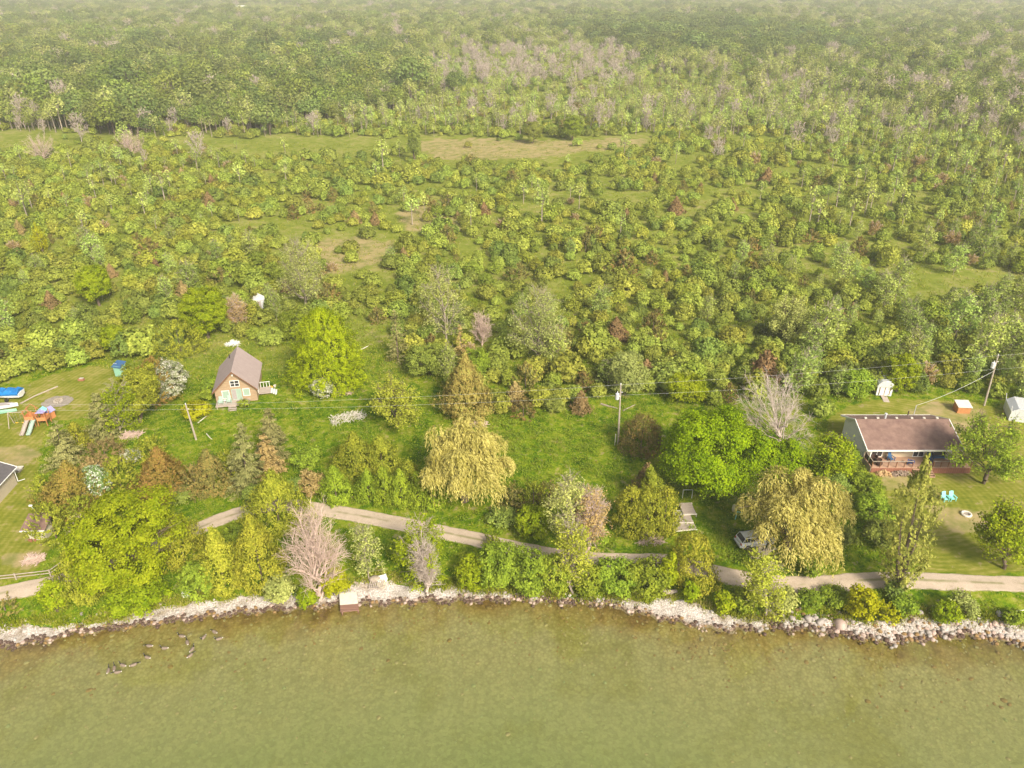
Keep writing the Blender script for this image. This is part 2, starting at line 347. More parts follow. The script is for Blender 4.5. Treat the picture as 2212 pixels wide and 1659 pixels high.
    PX, PY = proj(X, np.maximum(Y, 1), Z)
    paint('lawn', LAWN, PX, PY, me, X, Y); paint('dry', DRY, PX, PY, me, X, Y, 14.0)
    D = Y - ys(X)
    a = me.attributes.new('bed', 'FLOAT', 'POINT'); a.data.foreach_set('value', np.clip(-D, -0.01, 60).astype(np.float32))
    a = me.attributes.new('wild', 'FLOAT', 'POINT'); a.data.foreach_set('value', np.clip((Y - 112) / 14 + (vnoise(X, Y, 6) - .5), 0, 1).astype(np.float32))
    o = link('ground', me); tag(o, 'green grassy ground sheet of meadow and mown lawn running down into the lake', kind='structure')
build_ground()
# beach of pale gravel
BK = [(-150,1350),(0,1345),(60,1338),(120,1342),(200,1338),(260,1330),(350,1300),(425,1286),(500,1286),(553,1275),(640,1277),(700,1270),(753,1250),(828,1240),(878,1253),
      (928,1262),(978,1258),(1015,1267),(1106,1272),(1206,1284),(1318,1286),(1406,1288),(1431,1283),(1480,1290),(1506,1294),(1521,1310),(1568,1322),(1631,1331),(1696,1328),(1760,1330),
      (1809,1328),(1870,1334),(1934,1334),(1971,1321),(2034,1326),(2075,1330),(2116,1328),(2159,1333),(2212,1345),(2380,1352)]
bkw = np.array([at(a, b + (5 if a < 1500 else 3))[:2] for a, b in BK])
def build_beach():
    xs = np.arange(-62, 62, 0.22); rows = 22
    m, nt, out = newmat('beach_gravel'); L = nt.links
    geo = N(nt, 'NewGeometry'); P = geo.outputs['Position']
    v = N(nt, 'TexVoronoi', Scale=6.0); L.new(P, v.inputs['Vector']); n1 = N(nt, 'TexNoise', Scale=0.7, Detail=5.0); L.new(P, n1.inputs['Vector'])
    v2 = N(nt, 'TexVoronoi', Scale=11.0); L.new(P, v2.inputs['Vector'])
    base = ramp(nt, [(0.38, (0.72, 0.67, 0.64)), (0.54, (0.58, 0.53, 0.49)), (0.65, (0.44, 0.38, 0.31)), (0.8, (0.28, 0.24, 0.13))], n1.outputs['Fac']).outputs[0]
    g = ramp(nt, [(0.0, (1.1, 1.1, 1.1)), (0.4, (1, 1, 1)), (0.62, (0.7, 0.68, 0.66))], v.outputs['Distance']).outputs[0]
    g2 = ramp(nt, [(0.0, (1.05, 1.05, 1.05)), (0.6, (0.85, 0.84, 0.83))], v2.outputs['Distance']).outputs[0]
    c = mix(nt, 1.0, base, mix(nt, 1.0, g, g2, 'MULTIPLY'), 'MULTIPLY')
    wa = N(nt, 'Attribute'); wa.attribute_name = 'wet'; c = mix(nt, mth(nt, 'MULTIPLY', wa.outputs['Fac'], 0.75), c, (0.20, 0.13, 0.07))
    d = N(nt, 'BsdfDiffuse'); L.new(c, d.inputs[0]); bp = N(nt, 'Bump', Strength=0.8, Distance=0.08); L.new(v.outputs['Distance'], bp.inputs['Height']); bp.invert = True
    L.new(bp.outputs[0], d.inputs['Normal']); L.new(d.outputs[0], out.inputs[0])
    bk = np.interp(xs, bkw[:, 0], bkw[:, 1]); fr = ys(xs) - 0.45
    bk = bk + (vnoise(xs, xs * 0, 1.6, 3) - 0.5) * 0.7 + (vnoise(xs, xs * 0, 0.5, 8) - 0.5) * 0.5 - .15
    bk = np.maximum(bk, fr + 0.6)
    t = np.linspace(0, 1, rows)
    X = np.repeat(xs, rows); Y = (fr[:, None] + (bk - fr)[:, None] * t[None]).ravel(); Z = hgt(X, Y) + 0.035 + 0.03 * (vnoise(X, Y, 1.0, 2) - 0.3)
    edge = np.tile(t, len(xs)) > 0.99; Z = np.where(edge, Z - 0.08, Z)
    n = len(xs); i = (np.arange(n - 1)[:, None] * rows + np.arange(rows - 1)[None]).ravel()
    me = mesh_np('beach', np.stack([X, Y, Z], 1), np.stack([i, i + rows, i + rows + 1, i + 1], 1), [m], smooth=True)
    a = me.attributes.new('wet', 'FLOAT', 'POINT'); a.data.foreach_set('value', np.clip(1 - (Y - ys(X)) / 0.55, 0, 1).astype(np.float32))
    o = link('beach', me); tag(o, 'narrow pale limestone gravel beach along the lake edge', kind='structure')
build_beach()
# lane
RD = [(-260,1318),(-100,1300),(0,1283),(70,1269),(135,1254),(230,1225),(330,1185),(432,1140),(480,1120),(532,1103),(575,1093),(625,1091),(680,1099),(740,1108),(803,1119),(866,1132),(928,1144),(990,1157),
      (1053,1170),(1120,1186),(1190,1200),(1266,1209),(1331,1213),(1431,1211),(1490,1222),(1541,1235),(1590,1247),(1640,1259),(1690,1264),(1750,1263),(1809,1259),(1860,1254),(1909,1252),(1970,1253),(2034,1255),(2120,1259),(2212,1262),(2420,1266)]
rdw = np.array([at(a, b)[:2] for a, b in RD])
def resample(P, step):
    d = np.r_[0, np.cumsum(np.hypot(*np.diff(P, axis=0).T))]; s = np.arange(0, d[-1], step)
    Q = np.stack([np.interp(s, d, P[:, 0]), np.interp(s, d, P[:, 1])], 1)
    k = np.hanning(9); k /= k.sum(); Qp = np.pad(Q, ((4, 4), (0, 0)), 'edge')
    return np.stack([np.convolve(Qp[:, j], k, 'valid') for j in (0, 1)], 1)
RC = resample(rdw, 0.5)
def road_dist(x, y):
    x = np.atleast_1d(x); y = np.atleast_1d(y); return np.sqrt(((x[:, None] - RC[None, ::2, 0]) ** 2 + (y[:, None] - RC[None, ::2, 1]) ** 2).min(1))
def build_road():
    T = np.gradient(RC, axis=0); T /= np.linalg.norm(T, axis=1)[:, None]; Nn = np.stack([-T[:, 1], T[:, 0]], 1)
    n = len(RC); cols = 13; w = 1.32 + 0.12 * (vnoise(np.arange(n), np.zeros(n), 12) - .5)
    lat = np.linspace(-1, 1, cols)
    W = w[:, None] * lat[None] + 0.22 * (vnoise(np.arange(n)[:, None] + lat[None] * 40, lat[None] * 3 + np.zeros((n, 1)), 1.5, 4) - .5) * (np.abs(lat) > .95)
    X = (RC[:, 0][:, None] + Nn[:, 0][:, None] * W).ravel(); Y = (RC[:, 1][:, None] + Nn[:, 1][:, None] * W).ravel()
    la = np.tile(lat, n); Z = hgt(X, Y) + 0.05 - 0.03 * np.exp(-((np.abs(la) - 0.55) / 0.2) ** 2) - 0.06 * (np.abs(la) > .99)
    m, nt, out = newmat('lane_gravel'); L = nt.links
    geo = N(nt, 'NewGeometry'); P = geo.outputs['Position']; a = N(nt, 'Attribute'); a.attribute_name = 'lat'
    n1 = N(nt, 'TexNoise', Scale=1.3, Detail=6.0, Roughness=0.7); L.new(P, n1.inputs['Vector']); n2 = N(nt, 'TexNoise', Scale=14.0, Detail=3.0); L.new(P, n2.inputs['Vector'])
    n3 = N(nt, 'TexNoise', Scale=0.35, Detail=3.0); L.new(P, n3.inputs['Vector'])
    c = ramp(nt, [(0.3, (0.60, 0.48, 0.38)), (0.6, (0.49, 0.39, 0.30)), (0.75, (0.37, 0.29, 0.21))], n1.outputs['Fac']).outputs[0]
    c = mix(nt, 0.35, c, ramp(nt, [(0.3, (0.22, 0.18, 0.14)), (0.7, (0.62, 0.55, 0.46))], n2.outputs['Fac']).outputs[0])
    mid = mth(nt, 'SUBTRACT', 1.0, mth(nt, 'MULTIPLY', mth(nt, 'ABSOLUTE', a.outputs['Fac']), 4.5)); cl = N(nt, 'Clamp'); L.new(mid, cl.inputs[0])
    gs = mth(nt, 'MULTIPLY', cl.outputs[0], ramp(nt, [(0.45, (0, 0, 0)), (0.6, (1, 1, 1))], n3.outputs['Fac']).outputs[0])
    c = mix(nt, mth(nt, 'MULTIPLY', gs, 0.8), c, (0.18, 0.19, 0.06))
    ed = mth(nt, 'GREATER_THAN', mth(nt, 'ADD', mth(nt, 'ABSOLUTE', a.outputs['Fac']), mth(nt, 'MULTIPLY', n1.outputs['Fac'], 0.35)), 1.07)
    c = mix(nt, mth(nt, 'MULTIPLY', ed, 0.7), c, (0.17, 0.19, 0.05))
    d = N(nt, 'BsdfDiffuse'); L.new(c, d.inputs[0]); bp = N(nt, 'Bump', Strength=0.5, Distance=0.05); L.new(n2.outputs['Fac'], bp.inputs['Height']); L.new(bp.outputs[0], d.inputs['Normal'])
    L.new(d.outputs[0], out.inputs[0])
    i = (np.arange(n - 1)[:, None] * cols + np.arange(cols - 1)[None]).ravel()
    me = mesh_np('road', np.stack([X, Y, Z], 1), np.stack([i, i + cols, i + cols + 1, i + 1], 1), [m], smooth=True)
    at_ = me.attributes.new('lat', 'FLOAT', 'POINT'); at_.data.foreach_set('value', la.astype(np.float32))
    o = link('road', me); tag(o, 'narrow pale gravel lane winding between the trees behind the beach', kind='structure')
build_road()
def build_water():
    m, nt, out = newmat('lake_water'); L = nt.links
    geo = N(nt, 'NewGeometry'); P = geo.outputs['Position']
    n = N(nt, 'TexNoise', Scale=2.2, Detail=3.0); mp = N(nt, 'Mapping'); mp.inputs['Scale'].default_value = (0.6, 1.3, 1); L.new(P, mp.inputs[0]); L.new(mp.outputs[0], n.inputs['Vector'])
    b = N(nt, 'Bump', Strength=0.035, Distance=0.05); L.new(n.outputs['Fac'], b.inputs['Height'])
    tr = N(nt, 'BsdfTransparent'); tr.inputs[0].default_value = (0.90, 0.93, 0.80, 1)
    gl = N(nt, 'BsdfGlossy', Roughness=0.05); L.new(b.outputs[0], gl.inputs['Normal'])
    fr = N(nt, 'LayerWeight', Blend=0.5); L.new(b.outputs[0], fr.inputs['Normal'])
    ms = N(nt, 'MixShader'); L.new(mth(nt, 'ADD', mth(nt, 'MULTIPLY', mth(nt, 'POWER', fr.outputs['Facing'], 4.0), 0.9), 0.075), ms.inputs[0]); L.new(tr.outputs[0], ms.inputs[1]); L.new(gl.outputs[0], ms.inputs[2]); L.new(ms.outputs[0], out.inputs[0])
    mb = MB(); mb.add([(-6000, -5000, 0), (6000, -5000, 0), (6000, 68, 0), (-6000, 68, 0)], [(0, 1, 2, 3)])
    o = mb.build('water', m); tag(o, 'clear shallow green lake water over a stony bottom', kind='structure')
build_water()
# ------------------------------------------------------------------ plant shapes
def nrm(a): return a / np.maximum(np.linalg.norm(a, axis=-1, keepdims=True), 1e-9)
def leafquads(C, Nn, L, W, rng, D=None):
    n = len(C); r = rng.normal(size=(n, 3)) if D is None else D + rng.normal(size=(n, 3)) * 0.18
    Nn = nrm(Nn); T = nrm(r - (r * Nn).sum(1, keepdims=True) * Nn); B = np.cross(Nn, T)
    L = np.broadcast_to(np.asarray(L, float), (n,))[:, None] / 2; W = np.broadcast_to(np.asarray(W, float), (n,))[:, None] / 2
    V = np.stack([C - T * L, C - B * W + T * L * 0.1, C + T * L, C + B * W + T * L * 0.1], 1).reshape(-1, 3)
    return V, np.arange(4 * n).reshape(-1, 4)
def tubes(segs, sides=4):
    A = np.array([s[0] for s in segs], float); Bv = np.array([s[1] for s in segs], float); ra = np.array([s[2] for s in segs]); rb = np.array([s[3] for s in segs])
    d = nrm(Bv - A); ref = np.where(np.abs(d[:, 2:3]) > 0.9, np.array([[1., 0, 0]]), np.array([[0, 0, 1.]])); u = nrm(np.cross(d, ref)); v = np.cross(d, u)
    an = np.arange(sides) * 2 * np.pi / sides; ca, sa = np.cos(an), np.sin(an)
    ring = u[:, None] * ca[None, :, None] + v[:, None] * sa[None, :, None]
    V = np.concatenate([A[:, None] + ring * ra[:, None, None], Bv[:, None] + ring * rb[:, None, None]], 1).reshape(-1, 3)
    n = len(A); b = np.arange(n)[:, None] * 2 * sides; i = np.arange(sides); j = (i + 1) % sides
    F = np.stack([b + i, b + j, b + sides + j, b + sides + i], -1).reshape(-1, 4)
    return V, F
def joinq(parts):
    """parts: list of (V,F,mat_index)"""
    V, F, Mi, b = [], [], [], 0
    for v, f, m in parts:
        V.append(v); F.append(f + b); Mi.append(np.full(len(f), m)); b += len(v)
    return np.concatenate(V), np.concatenate(F), np.concatenate(Mi)
def grow(rng, h, w, r0, levels=2, fork=0.35, kids=5, up=0.5, lean=(0, 0), stems=1, wig=0.12, reach=1.0, pc=84):
    segs, ends = [], []
    def br(p, d, L, r, lv):
        n = 4 if lv == 0 else 3; step = L / n
        for i in range(n):
            d = d + rng.normal(size=3) * wig; d[2] += 0.05 * up; d = d / np.linalg.norm(d); q = p + d * step
            ra = r * (1 - 0.75 * i / n); rb = r * (1 - 0.75 * (i + 1) / n)
            segs.append((p, q, ra, rb)); p = q
            if lv < levels and (i >= 1 or lv > 0 or fork < 0.2):
                k = rng.poisson(kids / n) + 1
                for _ in range(k):
                    a = rng.uniform(0, 2 * np.pi); o = np.array([np.cos(a), np.sin(a), 0.0]); o = o - d * (o @ d); o /= np.linalg.norm(o) + 1e-6
                    sp = rng.uniform(0.45, 1.0) * reach; nd = d * (1 - 0.35 * sp) + o * sp + np.array([0, 0, 0.3 * up]); nd /= np.linalg.norm(nd)
                    br(p - d * step * rng.uniform(0, .6), nd, L * rng.uniform(0.38, 0.62) * (1 if lv else max(0.6, w / h)), rb * 0.6, lv + 1)
            if lv >= levels - 1: ends.append((q, d))
    for s in range(stems):
        d0 = np.array([lean[0], lean[1], 1.0]) + (rng.normal(size=3) * 0.28 if stems > 1 else rng.normal(size=3) * 0.03); d0 /= np.linalg.norm(d0)
        br(np.array([0., 0, -0.1]) + (rng.normal(size=3) * 0.15 * (stems > 1) * np.array([1, 1, 0])), d0, h * 0.72, r0 / math.sqrt(stems), 0)
    E_ = np.array([e[0] for e in ends]); 
    k = h / max(E_[:, 2].max(), 1e-3); kx = (w / 2) / max(np.percentile(np.hypot(E_[:, 0] - lean[0] * E_[:, 2], E_[:, 1]), pc), 1e-3); kx = min(kx, 3.6)
    S = np.array([kx, kx, k])
    segs = [(a * S, b * S, ra, rb) for a, b, ra, rb in segs]; E_ = E_ * S
    return segs, E_, np.array([e[1] for e in ends])
def fan(rng, h, w, r0, nl=12, ns=8, nt=4, trunk=.35, base=.12, low=.25, stems=1, bl=.20, tl=.08, thin=.014):
    """trunk, limbs reaching for points spread over the crown's outline, side branches, twigs"""
    segs, ends = [], []; top = h * trunk; T = [np.array([0, 0, -.1])]; m = 5
    for i in range(1, m + 1): T.append(np.array([rng.normal() * .02 * h, rng.normal() * .02 * h, top * i / m]))
    for i in range(m): segs.append((T[i], T[i + 1], r0 * (1 - .75 * i / m * min(1, trunk * 1.4)), r0 * (1 - .75 * (i + 1) / m * min(1, trunk * 1.4))))
    for i in range(nl):
        u = (i + .5) / nl; tz = h * (low + (1 - low) * (1 - (1 - u) ** 1.3)); el = (tz / h - low) / (1 - low); rad = w / 2 * math.sqrt(max(.03, 1 - abs(el * 1.15 - .35) ** 2.2 / .72)) * rng.uniform(.7, 1.05) if el < .97 else w * .08
        a = i * 2.39996 + rng.normal() * .3; tgt = np.array([math.cos(a) * rad, math.sin(a) * rad, tz]); sz = min(max(h * base, tz - rad * .9 - rng.uniform(.05, .2) * h), top); s = np.array([0, 0, sz]); q = min(int(sz / top * m), m - 1); f = sz / top * m - q; s[:2] = (T[q] * (1 - f) + T[q + 1] * f)[:2]
        n = 6; mid = (s + tgt) / 2 + np.array([math.cos(a), math.sin(a), 0]) * rad * .12 * rng.uniform(-1, 1.2); P = [(1 - t) ** 2 * s + 2 * t * (1 - t) * mid + t * t * tgt + rng.normal(size=3) * .012 * h for t in np.linspace(0, 1, n + 1)]; rl = r0 * .42
        for j in range(n): segs.append((P[j], P[j + 1], max(thin, rl * (1 - j / n) ** .8), max(thin, rl * (1 - (j + 1) / n) ** .8)))
        dl = (tgt - s) / (np.linalg.norm(tgt - s) + 1e-6)
        for k in range(ns):
            t = .28 + .72 * (k + rng.random()) / ns; b = P[min(int(t * n), n - 1)]; b = b + (P[min(int(t * n) + 1, n)] - b) * (t * n - int(t * n)); d = dl * .9 + rng.normal(size=3) * .55 + np.array([0, 0, .25]); d /= np.linalg.norm(d); Lb = h * bl * rng.uniform(.6, 1.1) * (1.25 - .7 * t); e = b + d * Lb
            segs.append((b, e, max(thin, rl * .28), thin)); ends.append(e)
            for c in range(nt):
                v = rng.uniform(.25, 1); b2 = b + (e - b) * v; d2 = d + rng.normal(size=3) * .6; d2 /= np.linalg.norm(d2); e2 = b2 + d2 * h * tl * rng.uniform(.6, 1.2); segs.append((b2, e2, thin, thin * .7)); ends.append(e2)
    E_ = np.array(ends); return segs, E_
def rdirs(rng, n, lo=-0.35):
    out = np.empty((0, 3))
    while len(out) < n:
        v = nrm(rng.normal(size=(n * 2, 3))); out = np.concatenate([out, v[v[:, 2] > lo]])
    return out[:n]
def lobes(rng, dirs, k=9, amp=0.28, sharp=7):
    U = rdirs(rng, k, -0.1); b = np.exp(sharp * (dirs @ U.T - 1)) * rng.uniform(0.4, 1, k); return 1 - amp * 0.45 + amp * b.max(1)
def crown_blob(rng, h, w, base=0.12, dens=60, leaf=0.3, cr=None, amp=0.3, lo=-0.5, K=None, lob=.40, gap=0.0):
    """rounded broadleaf crown: boughs of foliage set over an ellipsoid, each bough built of leaf clumps"""
    zb = h * base; rz = (h - zb) / 2; zc = zb + rz; rx = w / 2; R3 = np.array([rx, rx, rz])
    K = K or int(9 + 1.3 * w); U = nrm(np.stack([np.cos(np.arange(K) * 2.39996), np.sin(np.arange(K) * 2.39996), np.linspace(.92, -.55, K)], 1) * np.stack([np.sqrt(1 - np.linspace(.92, -.55, K) ** 2)] * 2 + [np.ones(K)], 1) + rng.normal(size=(K, 3)) * .16)
    cr = cr or max(.22, .055 * w + .12); Cs, Rs, Os = [], [], []
    lr = lob * rng.uniform(.72, 1.22, K); far_ = (1 - lr) * rng.uniform(.88, 1.12 + amp * .3, K)
    LC = U * far_[:, None] * R3; LC = np.concatenate([LC, [[0, 0, 0]]]); LR = np.concatenate([lr, [.55]])
    area = 4 * np.pi * ((rx * rx * 2 + rz * rz) / 3) * 1.5; nc = int(area / (cr * cr) * .62) + 10; P0, N0 = [], []
    wk = LR ** 2; wk /= wk.sum(); li = rng.choice(len(LR), nc, p=wk); d = rdirs(rng, nc, -.75)
    C = LC[li] + d * (LR[li] * rng.uniform(.82, 1.04, nc))[:, None] * R3
    q = ((C[:, None] - LC[None]) / R3 / LR[None, :, None]); ins = (np.sqrt((q ** 2).sum(-1)) < .80); ins[np.arange(nc), li] = False; keep = ~ins.any(1)
    if gap: keep &= rng.random(nc) > gap
    C, d = C[keep], d[keep]; C[:, 2] += zc
    nl = max(5, int(dens * area * .62 / max(len(C), 1))); k = np.repeat(np.arange(len(C)), nl); lp = rng.normal(size=(len(k), 3)) * cr * np.array([.55, .55, .36]); P = C[k] + lp
    Nn = nrm(lp) * .35 + d[k] * .8 + np.array([0, 0, .45]) + rng.normal(size=P.shape) * .38
    P[:, 2] = np.maximum(P[:, 2], .08 + rng.random(len(P)) * .1); s = rng.uniform(.75, 1.3, len(P)); return leafquads(P, Nn, leaf * s, leaf * .72 * s, rng)
def bumps(rng, a, t, h, w, size, depth):
    """0..1 relief of rounded boughs over a crown's skin (angle a, height t)"""
    K = max(10, int(np.pi * w * h / (size * size) * .9)); ba = rng.uniform(0, 6.283, K); bt = rng.beta(1, 1.15, K); A = np.angle(np.exp(1j * (a[:, None] - ba[None]))) * w / 2 * .8
    d2 = A ** 2 + ((t[:, None] - bt[None]) * h) ** 2; b = np.exp(-d2 / (size * size * .30)).max(1); return 1 - depth * (1 - b)
def crown_cedar(rng, h, w, dens=60, leaf=0.33, prof=None, rough=0.10, cr=0.28, up=0.6, size=1.05):
    prof = prof or (lambda t: np.minimum(1, ((1 - t) * 1.55)) ** 0.9 * (0.74 + 0.26 * np.clip(t / .15, 0, 1)))
    area = np.pi * w * h * 0.75; nc = int(area / (cr * cr) * 0.8); t = rng.beta(1.0, 1.25, nc); a = rng.uniform(0, 2 * np.pi, nc)
    ph = rng.uniform(0, 6.28, 4); lob = 1 + 0.07 * np.sin(3 * a + ph[0] + t * 5) + 0.06 * np.sin(5 * a + ph[1] - t * 9) + rng.normal(size=nc) * rough
    bm = bumps(rng, a, t, h, w, size, .42); kp = rng.random(nc) < bm ** 1.5 + .15; a, t, lob, bm = a[kp], t[kp], lob[kp], bm[kp]; nc = len(a); r = w / 2 * prof(t) * lob * bm * 1.2; C = np.stack([np.cos(a) * r, np.sin(a) * r, t * h * 0.98 + 0.05], 1)
    nl = int(dens * area / nc) + 3; k = np.repeat(np.arange(nc), nl); lp = rng.normal(size=(len(k), 3)) * cr * np.array([.5, .5, .75]); P = C[k] + lp; P[:, 2] = np.maximum(P[:, 2], 0.06)
    o = np.stack([np.cos(a[k]), np.sin(a[k]), np.full(len(k), .35)], 1); Nn = o * .9 + nrm(lp) * .5 + rng.normal(size=P.shape) * .4
    s = rng.uniform(.7, 1.2, len(P)); return leafquads(P, Nn, leaf * s, leaf * .42 * s, rng, D=o * .5 + np.array([0, 0, up]))
def crown_spruce(rng, h, w, dens=1.0, leaf=0.34, gap=0.0, droop=0.28):
    Ps, Ns, Ds = [], [], []; z = 0.06 * h; dz = 0.62
    while z < h * 0.985:
        t = z / h; Lb = w / 2 * (1 - t) ** 0.85 + 0.12; nb = int(rng.integers(8, 12))
        for b in range(nb):
            if rng.random() < gap: continue
            a = rng.uniform(0, 6.283); L = Lb * rng.uniform(.72, 1.12); o = np.array([np.cos(a), np.sin(a), 0]); sd = np.array([-o[1], o[0], 0])
            n = int((12 + L * 30) * dens); s = rng.uniform(.12, 1, n) ** 0.8; side = rng.normal(size=n) * 0.13 * L * (1.15 - s * .6)
            P = o * (s * L)[:, None] + sd * side[:, None]; P[:, 2] = z - droop * L * s ** 1.3 + 0.16 * L * s ** 3 - rng.random(n) * .22 - np.abs(side) * .3
            Ps.append(P); Ns.append(np.array([0, 0, 1.0]) + o * .5 + rng.normal(size=(n, 3)) * .45); Ds.append(o[None] * .8 + sd[None] * np.sign(side)[:, None] * .5 - np.array([[0, 0, .35]]) + np.zeros((n, 3)))
        z += dz * rng.uniform(.8, 1.2)
    P = np.concatenate(Ps); P[:, 2] = np.maximum(P[:, 2], .05); s = rng.uniform(.7, 1.3, len(P))
    return leafquads(P, np.concatenate(Ns), leaf * s, leaf * .38 * s, rng, D=np.concatenate(Ds))
def crown_juniper(rng, h, w, dens=1.0, leaf=0.32, prof=None, spike=0.85, upb=0.75):
    """feathery upswept sprays"""
    prof = prof or (lambda t: (np.sin(np.pi * np.clip(t * .82 + .2, 0, 1))) ** .75)
    area = np.pi * w * h * .7; ns = int(area * 6.0 * dens); t = rng.beta(1.05, 1.2, ns); a = rng.uniform(0, 6.283, ns); ph = rng.uniform(0, 6.28, 3)
    lob = 1 + .14 * np.sin(3 * a + ph[0] + 4 * t) + .1 * np.sin(6 * a + ph[1]) + rng.normal(size=ns) * .1; bm = bumps(rng, a, t, h, w, 1.15, .45); kp = rng.random(ns) < bm ** 1.5 + .15; a, t, lob, bm = a[kp], t[kp], lob[kp], bm[kp]; ns = len(a); r = w / 2 * prof(t) * lob * bm * 1.28
    o = np.stack([np.cos(a), np.sin(a), np.zeros(ns)], 1); D = nrm(o * (1 - .5 * t)[:, None] + np.array([0, 0, upb]) * (0.5 + t)[:, None] + rng.normal(size=(ns, 3)) * .15)
    C = o * r[:, None]; C[:, 2] = t * h * .9 + .05; C = C - D * spike * .7; nl = 11; k = np.repeat(np.arange(ns), nl); s = rng.uniform(0.1, 1, len(k)) * spike
    P = C[k] + D[k] * s[:, None] + rng.normal(size=(len(k), 3)) * (.12 * (1.1 - s / spike))[:, None]; P[:, 2] = np.maximum(P[:, 2], .06)
    q = rng.uniform(.7, 1.2, len(P)); return leafquads(P, o[k] * .6 + np.array([0, 0, .5]) + rng.normal(size=P.shape) * .5, leaf * q, leaf * .46 * q, rng, D=D[k])
def crown_dome(rng, h, w, dens=62, leaf=.33, size=.8, depth=.26):
    zc = h * .42; n = int(dens * np.pi * w * h * .8); d = rdirs(rng, n, -.5); a = rng.uniform(0, 1, n); K = int(26 * w * h / 10 / (size * size)) + 8; U = rdirs(rng, K, -.4)
    ang = np.arccos(np.clip(d @ U.T, -1, 1)) * w / 2; b = np.exp(-(ang / (size * .55)) ** 2).max(1); lo_ = 1 + .10 * np.sin(3 * np.arctan2(d[:, 1], d[:, 0]) + rng.uniform(0, 6))
    kp = rng.random(n) < b + .25; d, b, lo_ = d[kp], b[kp], lo_[kp]; r = (1 - depth * (1 - b)) * lo_ * rng.uniform(.9, 1.03, len(d)); rz = np.where(d[:, 2] > 0, h - zc, zc * 1.1)
    P = np.stack([d[:, 0] * w / 2, d[:, 1] * w / 2, d[:, 2] * rz], 1) * r[:, None]; P[:, 2] = np.maximum(P[:, 2] + zc, .06); P += rng.normal(size=P.shape) * .07
    s = rng.uniform(.7, 1.3, len(P)); return leafquads(P, d + np.array([0, 0, .35]) + rng.normal(size=P.shape) * .5, leaf * s, leaf * .7 * s, rng)
def crown_willow(rng, h, w, dens=1.0, leaf=0.42):
    """arching boughs, each a tuft of hanging streamers"""
    rx = w / 2 * .82; K = int(26 + w * 1.6); i = np.arange(K); zz = np.clip(np.linspace(.97, .05, K) + rng.normal(size=K) * .06, .02, 1); an = i * 2.39996 + rng.normal(size=K) * .3; rr = np.sqrt(1 - zz ** 2)
    U = np.stack([np.cos(an) * rr, np.sin(an) * rr, zz], 1); zb = h * .40; B = U * np.array([rx, rx, h - zb]) * rng.uniform(.55, 1.04, K)[:, None]; B[:, 2] += zb; br = rx * rng.uniform(.16, .34, K)
    ns = int(46 * dens * max(1, rx * .24)); k = np.repeat(np.arange(K), ns); a = rng.uniform(0, 6.283, len(k)); f = np.sqrt(rng.random(len(k))); o = np.stack([np.cos(a), np.sin(a), np.zeros(len(k))], 1); out = nrm(U[k] * np.array([1, 1, 0]) + 1e-6)
    S = B[k] + o * (br[k] * f)[:, None] + out * (.25 * br[k])[:, None]; S[:, 2] += br[k] * .55 * (1 - f ** 2) - .1; L = br[k] * rng.uniform(.4, 1.15, len(k)) * (.5 + .8 * f) + .3
    nl = 11; kk = np.repeat(np.arange(len(k)), nl); s = np.tile(np.linspace(0, 1, nl), len(k)) + rng.random(len(kk)) * .08; dd = nrm(o[kk] + out[k][kk] * .8)
    P = S[kk] + dd * (np.minimum(s, .6) * .55 * br[k][kk])[:, None]; P[:, 2] -= L[kk] * s ** 1.5; P += rng.normal(size=P.shape) * np.array([.09, .09, .08]); P[:, 2] = np.maximum(P[:, 2], .15)
    D = dd * (1 - np.minimum(s, 1))[:, None] * .9 + np.array([0, 0, -1.0]) * s[:, None]; Nn = dd * .6 + np.array([0, 0, .8]) * (1.1 - s)[:, None] + rng.normal(size=P.shape) * .4
    q = rng.uniform(.7, 1.2, len(P)); return leafquads(P, Nn, leaf * q, leaf * .26 * q, rng, D=D)
def leaves_at(rng, E_, n_per, sig, leaf, asp=.75, zmin=.1):
    k = np.repeat(np.arange(len(E_)), n_per); lp = rng.normal(size=(len(k), 3)) * sig; P = E_[k] + lp; P[:, 2] = np.maximum(P[:, 2], zmin)
    s = rng.uniform(.7, 1.25, len(P)); return leafquads(P, nrm(lp) * .5 + np.array([0, 0, .5]) + rng.normal(size=P.shape) * .5, leaf * s, leaf * asp * s, rng)
BARKOF = dict(maple='bark', willow='bark_pale', airy='bark_pale', poplar='bark_pale', bare='bark_dead', baregrey='bark_grey', cedar='bark', spruce='bark', juniper='bark', lombardy='bark_pale', bush='bark')
